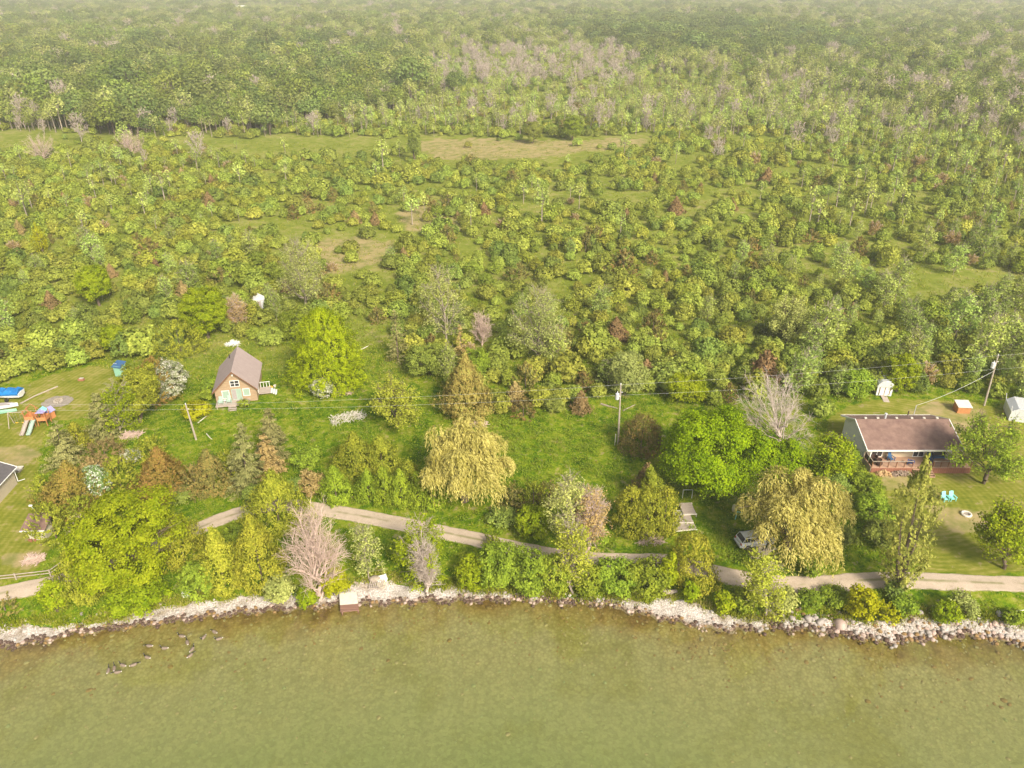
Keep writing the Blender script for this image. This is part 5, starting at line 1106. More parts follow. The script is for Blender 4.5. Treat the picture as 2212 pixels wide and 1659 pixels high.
adirondack('lawn_chair', at(2055.5, 1080), R(8), 'turq', 'right one of the two turquoise chairs on the right lawn', 'turquoise lawn chairs', 1.0)
x, y, z = at(2087, 1112); r = tag(empty('fire_ring', (x, y, z)), 'round pale stone fire ring on the right lawn', 'fire pit')
torus(.52, .14, 20, 8, .12, 1.1).build('stone_ring', M['off_white'], r, smooth=True); MB().tube((0, 0, 0), (0, 0, .06), .42, n=16).build('ash_bed', M['ash'], r)
x, y, z = at(126, 868); r = tag(empty('fire_pit', (x, y, z)), 'fire pit with a log on a bare patch of the left lawn', 'fire pit')
b = MB(); rg = random.Random(3); ring = [((2.3 + rg.uniform(-.4, .3)) * math.cos(a), (1.9 + rg.uniform(-.3, .3)) * math.sin(a), .06) for a in [i * math.pi / 12 for i in range(24)]]
b.add(ring + [(0, 0, .09)], [(i, (i + 1) % 24, 24) for i in range(24)]); b.build('bare_patch', M['ash'], r)
b = MB(); [b.box((.55 * math.cos(a), .5 * math.sin(a), .17), (.26, .2, .18), rz=a) for a in [i * math.pi / 5 for i in range(10)]]; b.build('stones', M['concrete'], r)
MB().tube((-.6, .15, .3), (.5, .6, .34), .1).tube((-.5, 0, .2), (.3, -.2, .24), .09).build('log', M['bark_pale'], r)
# ------------------------------------------------------------------ bungalow
BX, BY = 53.8, 88.0; bz_ = float(hgt(BX, BY)); bh = tag(empty('bungalow', (BX, BY, bz_)), 'long bungalow with a brown shingle roof and wide front deck', 'house')
x0, x1, yf, yb, DK = -5.9, 6.0, -1.6, 5.5, .85; ye, yr, ybe = -3.2, 1.8, 6.0; ze, zr, zb_ = 3.0, 4.8, 2.95
rz = lambda yy: ze + (zr - ze) * (yy - ye) / (yr - ye) if yy < yr else zb_ + (zr - zb_) * (ybe - yy) / (ybe - yr)
prof = [(yf, 0), (yb, 0), (yb, rz(yb) - .12), (yr, zr - .12), (yf, rz(yf) - .12)]
b = MB(); b.prism(prof, 'x', x0 + .06, x1 - .06); b.build('wall', M['siding_tan'], bh)
gp = [(yf - .02, -.1), (yb + .02, -.1), (yb + .02, rz(yb) - .10), (yr, zr - .10), (yf - 1.35, rz(yf - 1.35) - .10), (yf - 1.35, DK + 1.6), (yf - .02, DK + .9)]
MB().prism(gp, 'x', x0, x0 + .05).build('gable_wall', M['siding_white'], bh); MB().prism(prof, 'x', x1 - .055, x1).build('gable_wall', M['siding_white'], bh)
b = MB(); rx0, rx1 = -6.45, 6.5
b.add([(rx0, ye, ze), (rx1, ye, ze), (rx1, yr, zr), (rx0, yr, zr), (rx1, ybe, zb_), (rx0, ybe, zb_), (rx0, ye, ze - .12), (rx1, ye, ze - .12), (rx1, yr, zr - .12), (rx0, yr, zr - .12), (rx1, ybe, zb_ - .12), (rx0, ybe, zb_ - .12)],
      [(0, 1, 2, 3), (3, 2, 4, 5), (6, 9, 8, 7), (9, 11, 10, 8)])
rf = b.build('roof', M['roof_brown'], bh)
b = MB()
for xx in (rx0, rx1):
    for (ya, za), (yb2, zb2) in (((ye - .03, ze), (yr, zr)), ((yr, zr), (ybe + .03, zb_))):
        b.add([(xx - .05, ya, za + .03), (xx + .05, ya, za + .03), (xx + .05, yb2, zb2 + .03), (xx - .05, yb2, zb2 + .03), (xx - .05, ya, za - .2), (xx + .05, ya, za - .2), (xx + .05, yb2, zb2 - .2), (xx - .05, yb2, zb2 - .2)],
              [(0, 1, 2, 3), (4, 7, 6, 5), (0, 3, 7, 4), (1, 5, 6, 2), (0, 4, 5, 1), (3, 2, 6, 7)])
b.b2(rx0 + .06, rx1 - .06, ye - .09, ye - .005, ze - .2, ze + .02); b.b2(rx0 + .06, rx1 - .06, ybe + .005, ybe + .08, zb_ - .2, zb_ + .02); b.build('fascia', M['white'], rf)
for xx in (-4.9, -3.2, -.6, 1.5, 3.2, 5.0): MB().box((xx, yr + .35, zr - .02), (.3, .3, .14)).build('roof_vent', M['off_white'], rf)
MB().tube((-2.1, yr + .5, zr - .4), (-2.1, yr + .5, zr + .45), .14, n=10).tube((-2.1, yr + .5, zr + .45), (-2.1, yr + .5, zr + .6), .2, n=10).build('chimney', M['galv'], rf)
MB().tube((2.2, yr + 2.6, 3.9), (2.2, yr + 2.6, 4.55), .08).build('vent_pipe', M['wicker'], rf)
MB().tube((3.95, ybe - .1, 2.9), (3.95, ybe - .1, 4.6), .05).build('service_mast', M['galv'], rf)
for a_, b_ in ((-4.9, -3.4), (.75, 2.25)):
    d_ = frame(bh, a_, b_, DK + .02, DK + 1.95, yf, .08, 'sliding_door', 'white', .06, 2); MB().b2(a_ + .05, b_ - .05, yf - .03, yf - .005, DK + .08, DK + 1.9).build('pane', M['glass'], d_)
w_ = frame(bh, -1.75, -.1, DK + 1.0, DK + 1.85, yf, .10, 'window', 'white', .07, 1)
MB().b2(-1.35, -.5, yf - .055, yf - .01, DK + 1.12, DK + 1.74).b2(-1.64, -1.45, yf - .055, yf - .01, DK + 1.12, DK + 1.74).b2(-.40, -.21, yf - .055, yf - .01, DK + 1.12, DK + 1.74).build('pane', M['glass'], w_)
MB().b2(-1.45, -1.35, yf - .06, yf - .008, DK + 1.1, DK + 1.75).b2(-.5, -.40, yf - .06, yf - .008, DK + 1.1, DK + 1.75).build('mullion', M['white'], w_)
dk = MB().b2(x0 + .05, 7.45, -4.2, yf - .02, DK - .12, DK).b2(x1 + .02, 7.45, yf, 1.6, DK - .12, DK).build('deck', M['wood_deck'], bh)
b = MB(); b.b2(x0 + .05, -.35, -4.26, -4.2, -.05, DK - .06); b.b2(2.3, 7.45, -4.26, -4.2, -.05, DK - .06); b.b2(7.45, 7.5, -4.2, 1.6, -.05, DK - .06); b.build('skirting', M['wood_red'], dk)
MB().b2(x0 - .02, x0 + .04, -4.2, yf, -.05, DK - .06).build('lattice', M['wood_grey'], dk)
b = MB(); xs_ = list(np.linspace(x0 + .1, -.4, 6)) + list(np.linspace(2.35, 7.4, 6))
for xx in xs_: MB().b2(xx - .05, xx + .05, -4.18, -4.08, DK, DK + .92).build('railing_post', M['wood_brown'], dk)
for yy in (-3.2, -2.2): MB().b2(x0 + .08, x0 + .18, yy - .05, yy + .05, DK, DK + .92).build('railing_post', M['wood_brown'], dk)
for yy in (-3.0, -1.6, -.2, 1.3): MB().b2(7.32, 7.42, yy - .05, yy + .05, DK, DK + .92).build('railing_post', M['wood_brown'], dk)
b.b2(x0 + .1, -.35, -4.16, -4.06, DK + .92, DK + .97); b.b2(2.3, 7.45, -4.16, -4.06, DK + .92, DK + .97); b.b2(7.33, 7.43, -4.05, 1.4, DK + .92, DK + .97); b.b2(x0 + .08, x0 + .18, -4.05, yf - .1, DK + .92, DK + .97); b.build('handrail', M['wood_rail'], dk)
MB().b2(x0 + .12, x0 + .14, -4.0, yf - .15, DK + .08, DK + .86).build('dark_screen', M['wicker'], dk)
b = MB(); [b.b2(-.3, 2.25, -4.5 - .28 * i, -4.22 - .28 * i, DK - .22 - .2 * i, DK - .16 - .2 * i) for i in range(4)]; b.b2(-.36, -.3, -5.3, -4.2, -.1, .35); b.b2(2.25, 2.31, -5.3, -4.2, -.1, .35); b.build('deck_steps', M['wood_deck'], bh)
MB().b2(5.85, 5.98, -3.1, -2.98, DK, 2.95).build('porch_post', M['white'], bh); MB().b2(x0 + .05, x0 + .17, -3.1, -2.98, DK + .1, 2.95).build('porch_post', M['white'], bh)
def onb(x, y, z=DK): return (BX + x, BY + y, bz_ + z)
adirondack('deck_chair', onb(-2.55, -2.5), R(20), 'blue_cover', 'blue chair against the bungalow wall left of the small window')
adirondack('deck_chair', onb(-.35, -3.5), R(150), 'blue', 'dark blue chair at the front rail of the bungalow deck')
adirondack('deck_chair', onb(2.6, -2.6), R(-10), 'blue_cover', 'light blue chair behind the tip of the tall poplar on the bungalow deck')
for i, (xx, yy, lb) in enumerate(((-4.9, -2.6, 'brown wicker tub chair nearer the bungalow wall'), (-4.6, -3.5, 'brown wicker tub chair in the front left deck corner'))):
    r = tag(empty('wicker_chair', onb(xx, yy), R(30 * i)), lb, 'chair'); b = MB(); k_ = 14
    b.loft([[(.45 * f * math.cos(a * 2 * math.pi / k_), .45 * f * math.sin(a * 2 * math.pi / k_), hh) for a in range(k_)] for f, hh in ((.8, 0), (1, .3), (.98, .42), (.6, .42))]); b.build('seat', M['wicker'], r)
    b = MB(); [b.box((.44 * math.cos(a), .44 * math.sin(a), .6), (.1, .26, .42), rz=a) for a in [.2 + .38 * j for j in range(8)]]; b.build('backrest', M['wicker'], r)
r = tag(empty('patio_swing', onb(4.0, -2.3)), 'dark canopy swing seat under the bungalow eave', 'swing seat')
b = MB(); [b.tube((s_ * 1.05, yy, 0), (s_ * 1.05, 0, 1.8), .035) for s_ in (-1, 1) for yy in (-.6, .5)]; b.tube((-1.05, 0, 1.8), (1.05, 0, 1.8), .035); b.build('frame', M['dark'], r)
MB().box((0, -.05, .5), (1.7, .55, .12)).build('seat', M['blue_cover'], r); MB().box((0, .26, .82), (1.7, .1, .55), rx=R(-10)).build('backrest', M['dark'], r); MB().box((0, -.05, 1.86), (2.1, 1.1, .06), rx=R(-8)).build('canopy', M['dark'], r)
r = tag(empty('storage_box', onb(5.3, -2.1)), 'grey storage box at the right end of the bungalow wall', 'storage box'); MB().box((0, 0, .3), (.9, .5, .58)).build('body', M['grey_panel'], r); MB().box((0, 0, .62), (.96, .56, .06)).build('lid', M['off_white'], r)
r = tag(empty('barbecue', onb(6.6, -3.3), R(20)), 'black covered barbecue in the right corner of the deck', 'barbecue')
MB().box((0, 0, .45), (.8, .5, .7)).build('cabinet', M['dark'], r, bevel=.04); b = MB(); b.prism([(-.27, .8), (.27, .8), (.25, 1.0), (.1, 1.12), (-.1, 1.12), (-.25, 1.0)], 'x', -.42, .42); b.build('lid', M['dark'], r); MB().box((.62, 0, .78), (.4, .4, .04)).box((-.62, 0, .78), (.4, .4, .04)).build('side_shelf', M['dark'], r)
def logpile(name, x, y, z, L, W, H, mat, label, seed, rz_=0.0, n=150, lr=.065, ll=.36):
    rg = np.random.default_rng(seed); b = MB()
    for _ in range(n):
        u, v = rg.uniform(-1, 1), rg.uniform(-1, 1); top = H * (1 - .75 * u * u) * (1 - .5 * v * v); c = Vector((u * L / 2, v * W / 2, rg.uniform(.3, 1) * top)); a = rg.normal(0, .5) + (0 if rg.random() < .6 else 1.4)
        d = Vector((math.cos(a) * .4, math.sin(a), rg.normal(0, .25))).normalized() * ll / 2; b.tube(c - d, c + d, lr * rg.uniform(.7, 1.3), n=5)
    o = b.build(name, M[mat]); o.location = (x, y, z); o.rotation_euler = (0, 0, rz_); tag(o, label, 'firewood' if 'firewood' in name else 'brush pile' if 'brush' in name else 'pile'); return o
logpile('firewood_pile', BX - 4.3, BY - 4.75, bz_, 1.9, .9, .75, 'firewood', 'pale fresh firewood heap against the deck front', 1)
logpile('firewood_pile', BX - 1.9, BY - 4.75, bz_, 2.6, .8, .65, 'firewood_old', 'long dark old firewood heap against the deck front', 2, n=190)
# ------------------------------------------------------------------ sheds and small buildings
r = root('garden_shed', 1908, 856, 'white garden shed with a rounded gambrel roof at the hedge', 'shed', R(-8))
MB().b2(-1.15, 1.15, 0, 3.2, .1, 1.75).build('wall', M['siding_white'], r)
arc = [(-1.3, 1.7), (-1.1, 2.2), (-.65, 2.6), (0, 2.78), (.65, 2.6), (1.1, 2.2), (1.3, 1.7)]; b = MB(); b.prism(arc, 'y', -.15, 3.3); b.build('roof', M['galv'], r, smooth=False)
dd = MB().b2(-.75, .75, -.05, -.005, .2, 1.65).build('door', M['white'], r); MB().b2(-.04, .04, -.09, -.055, .25, 1.6).b2(-.79, -.72, -.09, -.055, .25, 1.6).b2(.72, .79, -.09, -.055, .25, 1.6).build('hinge_strap', M['wood_brown'], dd)
b = MB(); b.add([(-.45, -1.9, .02), (.45, -1.9, .02), (.45, -.06, .22), (-.45, -.06, .22), (-.45, -1.9, -.06), (.45, -1.9, -.06), (.45, -.06, .12), (-.45, -.06, .12)], [(0, 1, 2, 3), (4, 7, 6, 5), (0, 4, 5, 1), (1, 5, 6, 2), (0, 3, 7, 4), (3, 2, 6, 7)]); b.build('ramp', M['wood_grey'], r)
r = root('dog_house', 2076, 888, 'small brown plank hut with a white sloping lid on the back lawn', 'dog house', R(-4))
MB().prism([(-.75, 0), (.75, 0), (.75, 1.35), (-.75, 1.05)], 'x', -.95, .95).build('wall', M['wood_play'], r); b = MB(); b.prism([(-.9, 1.08), (.85, 1.43), (.85, 1.50), (-.9, 1.15)], 'x', -1.05, 1.05); b.build('roof', M['off_white'], r)
r = root('outhouse', 257, 814, 'narrow mint green outhouse with a blue metal roof', 'outhouse', R(-15))
MB().b2(-.7, .7, 0, 1.2, 0, 1.9).build('wall', M['mint'], r); MB().prism([(-.2, 1.75), (1.45, 2.25), (1.45, 2.32), (-.2, 1.82)], 'x', -.9, .9).build('roof', M['blue_cover'], r); MB().b2(-.35, .3, -.04, -.004, .05, 1.6).build('door', M['mint'], r); MB().b2(-.95, -.3, .5, .56, 2.1, 2.14).build('roof_sheet', M['galv'], r)
r = root('pump_house', 84, 1166, 'tiny cream pump house with a brown shingle roof at the left', 'small building', R(2))
MB().b2(-1.0, 1.0, 0, 1.6, 0, 1.75).build('wall', M['cream'], r); MB().b2(-.55, .45, -.03, -.004, 1.2, 1.6).build('window', M['glass'], r)
b = MB(); b.prism([(-.5, 1.68), (1.9, 2.35), (1.9, 2.45), (-.5, 1.78)], 'x', -1.45, 1.4); rr = b.build('roof', M['roof_brown'], r); MB().b2(-1.45, 1.4, -.56, -.505, 1.64, 1.80).build('fascia', M['white'], rr)
r = root('flower_pot', 62+6, 1170, 'small red pots beside the pump house door', 'flower pots'); b = MB(); b.tube((0, 0, 0), (0, 0, .3), .12, .18).tube((.4, .1, 0), (.4, .1, .25), .1, .15).tube((-.3, .1, 0), (-.3, .1, .2), .1, .13); b.build('pot', M['brick'], r)
xg, yg = at(0, 1074)[:2]; r = tag(empty('garage', (xg, yg, 1.2), R(0)), 'beige outbuilding with a dark roof cut off by the left edge', 'garage')
# its right gable wall runs from the lower left to the upper right of the picture corner
p1 = Vector((*at(-30, 1120)[:2], 0)); p2 = Vector((*at(38, 1045)[:2], 0)); dv = (p2 - p1).normalized(); nv = Vector((-dv.y, dv.x, 0)); r.location = (p1.x, p1.y, 1.2); r.rotation_euler = (0, 0, math.atan2(dv.y, dv.x)); L_ = (p2 - p1).length
b = MB(); b.prism([(0, 0), (8, 0), (8, 2.5), (4, 4.1), (0, 2.5)], 'x', -4, L_); b.build('wall', M['beige_wall'], r)
b = MB(); b.prism([(-.45, 2.38), (4, 4.2), (8.45, 2.38), (8.45, 2.5), (4, 4.34), (-.45, 2.5)], 'x', -4.3, L_ + .3); rr = b.build('roof', M['roof_dark'], r)
b = MB(); b.tube((L_ + .33, -.5, 2.46), (L_ + .33, 4, 4.3), .07, n=5); b.tube((-4, -.5, 2.42), (L_ + .3, -.5, 2.42), .06, n=5); b.build('eaves_trim', M['white'], rr)
MB().path([(L_ + .08, -.12, 2.35), (L_ + .08, -.12, .35), (L_ + .9, -.5, .1)], .05).build('downspout', M['white'], r); MB().box((L_ * .8, -.03, 2.0), (.4, .05, .3)).build('gable_vent', M['grey_panel'], r)
r = root('greenhouse', 562, 668, 'little white and grey greenhouse hut deep in the thicket', 'greenhouse', R(20))
MB().b2(-1.0, 1.0, 0, 1.8, 0, 2.0).build('wall', M['galv'], r); MB().prism([(-1.15, 1.95), (0, 2.75), (1.15, 1.95)], 'y', -.15, 1.95).build('roof', M['white'], r); MB().b2(-.35, .35, -.04, -.005, .1, 1.7).build('door', M['grey_panel'], r)
r = root('boat_shelter', 2204, 912, 'pale grey canopy tent at the right edge', 'tent', R(-20))
MB().prism([(-1.6, 0), (1.6, 0), (1.6, 1.5), (.7, 2.15), (-.7, 2.15), (-1.6, 1.5)], 'y', 0, 4).build('cover', M['galv'], r); b = MB(); [b.tube((s_ * 1.5, yy, 1.2), (s_ * 1.75, yy, 2.5), .04) for s_ in (-1, 1) for yy in (-.08, 4.08)]; b.build('poles', M['white'], r)
r = root('barn', 520, 21, 'tiny pale roofed barn in the far field at the top of the picture', 'barn', R(8)); MB().b2(-8, 8, 0, 9, 0, 3.6).build('wall', M['wood_brown'], r); MB().prism([(-.6, 3.4), (9.6, 3.4), (4.5, 7.0)], 'x', -8.6, 8.6).build('roof', M['white'], r)
# ------------------------------------------------------------------ left yard things
def hull(b, L, W, H, z0=.35, n=10, m=0):
    rings = []
    for i in range(n + 1):
        u = i / n; w_ = W / 2 * (math.sin(math.pi * min(1, u * .62 + .36)) ** .7 if u < .999 else .04); w_ = max(w_, .03); x_ = -L / 2 + L * u; k_ = z0 + .25 * u * u * H
        rings.append([(x_, -w_, z0 + H + .12 * u), (x_, -w_ * .85, k_ + .25 * H), (x_, 0, k_), (x_, w_ * .85, k_ + .25 * H), (x_, w_, z0 + H + .12 * u), (x_, 0, z0 + H + .12 + .12 * u)])
    return b.loft(rings, m)
r = root('covered_boat', 14, 862, 'boat on a trailer under a bright blue tarpaulin at the left edge', 'boat', R(184))
hull(MB(), 5.2, 2.0, .8, .45).build('hull', M['white'], r); b = MB(); n_ = 9; rg = random.Random(5)
b.loft([[(-2.5 + 4.3 * i / n_, -1.02 * f, 1.1), (-2.5 + 4.3 * i / n_, -1.06 * f, 1.35), (-2.5 + 4.3 * i / n_, -.5, 1.75 + .15 * math.sin(i * 2.2)), (-2.5 + 4.3 * i / n_, .5, 1.7 + .15 * math.cos(i * 1.7)), (-2.5 + 4.3 * i / n_, 1.06 * f, 1.35), (-2.5 + 4.3 * i / n_, 1.02 * f, 1.1)] for i, f in enumerate([1.0] * 8 + [.9, .8])]); b.build('tarpaulin', M['tarp'], r)
b = MB(); b.box((0, 0, .35), (4.8, .12, .1)); b.box((-.6, 0, .35), (.1, 1.9, .1)); b.build('trailer', M['metal'], r)
for s_ in (-1, 1): MB().tube((-.6, s_ * .95, .3), (-.6, s_ * 1.12, .3), .3, n=12).build('wheel', M['tyre'], r)
r = root('grey_boat', 6, 882, 'grey decked white rowing boat in front of the blue tarpaulin', 'boat', R(10)); hull(MB(), 4.6, 1.5, .5, .05).build('hull', M['white'], r); MB().box((-.2, 0, .72), (3.0, .9, .05)).build('deck', M['grey_panel'], r)
r = root('green_canoe', 3, 893, 'mint green canoe lowest of the three boats at the left edge', 'boat', R(14)); hull(MB(), 4.4, .95, .32, .02).build('hull', M['mint'], r)
r = root('play_structure', 82, 918, 'wooden playground frame with two slides and a swing on the left lawn', 'play structure', R(5)); WP = 'wood_play'
for cx, s_ in ((-.55, 1.0), (1.1, .85)):
    b = MB(); [b.box((cx + a * .62, b_ * .62, 1.35 * s_ + .1), (.1, .1, 2.7 * s_)) for a in (-1, 1) for b_ in (-1, 1)]; b.build('tower_post', M[WP], r)
    MB().box((cx, 0, 1.25 * s_), (1.3, 1.3, .08)).build('platform', M[WP], r)
    b = MB(); b.box((cx, -.66, 1.55 * s_), (1.2, .04, .55)); b.box((cx, .66, 1.55 * s_), (1.2, .04, .55)); b.box((cx - .66 * (1 if s_ == 1 else -1), 0, 1.55 * s_), (.04, 1.2, .55)); b.build('side_panel', M['orange'], r)
b = MB(); [b.tube((-.55 + a * .85, b_ * .8, 2.35), (-.55, b_ * .8, 3.15), .06, n=4) for a in (-1, 1) for b_ in (-1, 1)]; b.tube((-.55, -.8, 3.15), (-.55, .8, 3.15), .06, n=4); b.build('roof_frame', M[WP], r)
MB().prism([(.45, 2.3), (1.1, 2.75), (1.75, 2.3)], 'y', -.7, .0).build('small_roof', M['purple'], r); MB().prism([(.45, 2.32), (1.1, 2.77), (1.75, 2.32)], 'y', .0, .7).build('small_roof', M['turq'], r)
def slide(x_, mat):
    b = MB(); P_ = [(x_, -.7, 1.2), (x_, -1.4, .95), (x_, -2.6, .3), (x_, -3.1, .15)]
    for p, q in zip(P_[:-1], P_[1:]):
        for dx_, w_, hh in ((0, .46, .05), (-.25, .05, .2), (.25, .05, .2)):
            b.add([(p[0] + dx_ - w_ / 2, p[1], p[2]), (p[0] + dx_ + w_ / 2, p[1], p[2]), (q[0] + dx_ + w_ / 2, q[1], q[2]), (q[0] + dx_ - w_ / 2, q[1], q[2]), (p[0] + dx_ - w_ / 2, p[1], p[2] + hh), (p[0] + dx_ + w_ / 2, p[1], p[2] + hh), (q[0] + dx_ + w_ / 2, q[1], q[2] + hh), (q[0] + dx_ - w_ / 2, q[1], q[2] + hh)],
                  [(0, 1, 2, 3), (4, 7, 6, 5), (0, 4, 5, 1), (1, 5, 6, 2), (0, 3, 7, 4), (3, 2, 6, 7)])
    return b.build('slide', M[mat], r)
slide(-.85, 'wood_grey'); slide(.05, 'mint_pale')
b = MB(); b.tube((-1.1, 0, 2.3), (-3.6, 0, 2.3), .07, n=6); b.tube((-3.6, 0, 2.3), (-3.7, -.8, 0), .06, n=6); b.tube((-3.6, 0, 2.3), (-3.7, .8, 0), .06, n=6); b.build('swing_beam', M['wood_rail'], r)
for xx in (-2.8, -1.9):
    s1 = MB().box((xx, 0, .55), (.42, .18, .04)).build('swing_seat', M['yellow'], r); MB().tube((xx - .18, 0, .55), (xx - .18, 0, 2.25), .015, n=4).tube((xx + .18, 0, .55), (xx + .18, 0, 2.25), .015, n=4).build('chain', M['metal'], s1)
r = root('playhouse', 101, 906, 'small orange playhouse with a mauve roof at the right of the play frame', 'playhouse', R(-20)); MB().b2(-.65, .65, 0, 1.1, 0, 1.2).build('wall', M['orange'], r); MB().prism([(-.8, 1.15), (0, 1.75), (.8, 1.15)], 'y', -.15, 1.25).build('roof', M['purple'], r); MB().b2(-.25, .2, -.03, -.004, .5, 1.0).build('window', M['white'], r)
def loft_box(name, px, py, size, mat, label, cat, rz_=0, z0=0.0):
    r = root(name, px, py, label, cat, R(rz_)); MB().box((0, 0, size[2] / 2 + z0), size).build('body', M[mat], r, bevel=.02); return r
r = loft_box('brick_stack', 176, 822, (.9, .5, .35), 'brick', 'small red brick stack at the edge of the left yard', 'brick stack'); MB().box((.1, 0, .42), (.6, .4, .12)).build('top_slab', M['concrete'], r)
r = loft_box('picnic_slab', 33, 1017, (1.7, .9, .3), 'concrete', 'flat grey stone table on the left lawn', 'stone table', 5); MB().box((0, 0, .35), (1.9, 1.1, .1)).build('top_slab', M['off_white'], r)
def fence_rails(name, pts, label, two=True, hh=.75):
    P_ = [at(*p) for p in pts]; r = tag(empty(name, P_[0]), label, 'fence'); o0 = Vector(P_[0]); Q = []
    for a, b_ in zip(P_[:-1], P_[1:]):
        n_ = max(1, int((Vector(b_) - Vector(a)).length / 2.6)); Q += [Vector(a).lerp(Vector(b_), i / n_) for i in range(n_)]
    Q.append(Vector(P_[-1]))
    for q in Q: MB().tube(q - o0, q - o0 + Vector((0, 0, hh + .15)), .08, n=6).build('post', M['wood_rail'], r)
    for zz in ((hh, hh * .5) if two else (hh,)):
        b = MB(); b.path([q - o0 + Vector((0, .03, zz + random.uniform(-.05, .05))) for q in Q], .055); b.build('rail', M['wood_rail'], r)
    return r
fence_rails('rail_fence', [(-40, 1260), (110, 1244), (150, 1215), (196, 1180)], 'two-rail weathered fence along the lane at the lower left')
x, y, z = at(70, 843); b = MB(); P_ = [Vector(at(*p)) for p in ((45, 873), (75, 857), (125, 836))]; b.path([p + Vector((0, 0, .12)) for p in P_], .12); o = b.build('edging_timber', M['wood_rail']); tag(o, 'long pale timber lying along the back edge of the left lawn', 'timber')
# antenna and lamp pole by the pump house
r = root('yard_antenna', 96, 1142, 'bent grey antenna pole with a white head behind the pump house', 'antenna pole'); zt = 4.2
MB().path([(0, 0, 0), (0, .1, 1.6), (-.35, .2, 2.1)], .05).build('pole', M['galv'], r); MB().path([(-.35, .2, 2.1), (-.75, .2, 3.2)], .03).build('arm', M['galv'], r); MB().box((-.8, .2, 3.3), (.36, .2, .14)).build('head', M['white'], r); MB().path([(-.1, .1, 1.9), (.3, .3, 2.3)], .03).build('arm', M['galv'], r)
# ------------------------------------------------------------------ utility poles and wires
def upole(name, bx, by, ty, tx, label, transformer=True, r0=.16):
    x, y, z = at(bx, by); zt = zat(y, ty); pt = FPX / ((CAMH - zt) * SN + y * CS); xt = (tx - 1106) / pt; r = tag(empty(name, (x, y, z)), label, 'utility pole')
    T = Vector((xt - x, 0, zt - z)); MB().tube((0, 0, -.3), T, r0, r0 * .62, 10).build('pole', M['pole'], r)
    MB().tube(T, T + Vector((0, 0, .22)), .05, .08).tube(T * .88 + Vector((.12, 0, 0)), T * .88 + Vector((.3, 0, 0)), .05).build('insulator', M['white'], r)
    if transformer:
        c = T * .82 + Vector((-.42, -.1, 0)); t_ = MB().tube(c - Vector((0, 0, .45)), c + Vector((0, 0, .40)), .27, n=14).tube(c + Vector((0, 0, .40)), c + Vector((0, 0, .48)), .27, .12, 14).build('transformer', M['galv'], r)
        MB().tube(c + Vector((0, 0, .48)), c + Vector((0, 0, .75)), .05).box(tuple(c + Vector((.28, 0, 0))), (.2, .1, .1)).build('bushing', M['white'], t_)
    return Vector((xt, y, zt)), Vector((x, y, z)), r
pA, bA, _ = upole('utility_pole', 424, 950, 874, 401, 'short leaning wooden utility pole in the left meadow', False, .15)
pB, bB, _ = upole('utility_pole', 1335, 960, 831, 1341, 'tall utility pole with a transformer in the middle of the meadow')
pC, bC, rC = upole('utility_pole', 2126, 876, 768, 2156, 'tall utility pole with a transformer behind the bungalow')
def wire(name, pts, sag, label, rad=.008):
    b = MB()
    for a, c in zip(pts[:-1], pts[1:]):
        n_ = 14; L = [a.lerp(c, i / n_) - Vector((0, 0, sag * 4 * (i / n_) * (1 - i / n_))) for i in range(n_ + 1)]; b.path(L, rad, 5)
    o = b.build(name, M['wire']); tag(o, label, 'power line'); return o
eL = pA + (pA - pB) * .95; eL.z = pA.z + .6; eR = pC + (pC - pB) * 1.2; eR.z = pC.z
wire('power_line', [eL, pA, pB, pC, eR], .45, 'upper power line running over the pole tops across the whole scene')
dz = Vector((0, 0, 1)); wire('power_line', [eL - dz * 1.4, pA.lerp(bA, .13), pB.lerp(bB, .17), pC.lerp(bC, .27), eR - dz * 2.4], .5, 'lower power line strung below the pole tops across the whole scene')
wire('service_cable', [pC.lerp(bC, .30), Vector((BX + 3.95, BY + ybe - .1, bz_ + 4.6))], .5, 'cable dropping from the right utility pole to the bungalow', .022)
r = root('stake', 1328, 962, 'thin pale stake standing beside the middle utility pole', 'stake'); MB().tube((0, 0, 0), (.02, 0, 1.9), .05, n=6).build('shaft', M['off_white'], r)
# ------------------------------------------------------------------ shore things
def P3(px, py, z): return Vector((*atz(px, py, z), z))
q = [P3(733, 1281, .55), P3(770, 1279, .55), P3(775.5, 1317, .38), P3(735, 1321, .38)]; o0 = q[3].copy(); r = tag(empty('dock', (o0.x, o0.y, 0)), 'small square dock, pale worn top and reddish wet end', 'dock'); o0.z = 0
q = [v - o0 for v in q]; mA = q[3].lerp(q[0], .34); mB_ = q[2].lerp(q[1], .34); dn = Vector((0, 0, .14))
def slab(a, b_, c, d, mat, nm):
    b = MB(); b.add([a, b_, c, d, a - dn, b_ - dn, c - dn, d - dn], [(0, 1, 2, 3), (4, 7, 6, 5), (0, 4, 5, 1), (1, 5, 6, 2), (2, 6, 7, 3), (3, 7, 4, 0)]); return b.build(nm, mat, r)
slab(mA, mB_, q[1], q[0], M['off_white'], 'dry_deck'); 
M['wood_wet'] = surf('wood_wet', (0.30, 0.17, 0.125), (0.20, 0.115, 0.09), .6, 1.8, stretch=(.3, 4, 1), wave=('Y', 1.1, .7))
slab(q[3], q[2], mB_, mA, M['wood_wet'], 'wet_deck')
b = MB(); [b.tube((v.x + dx_, v.y + .15, -.9), (v.x + dx_, v.y + .15, v.z - .14), .09) for v, dx_ in ((q[3], .15), (q[2], -.15), (mA, .15), (mB_, -.15))]; b.build('pile', M['wood_wet'], r)
r = root('slatted_bench', 814, 1268, 'upturned grey slatted wooden frame on the gravel beside the dock', 'wooden frame', R(-4))
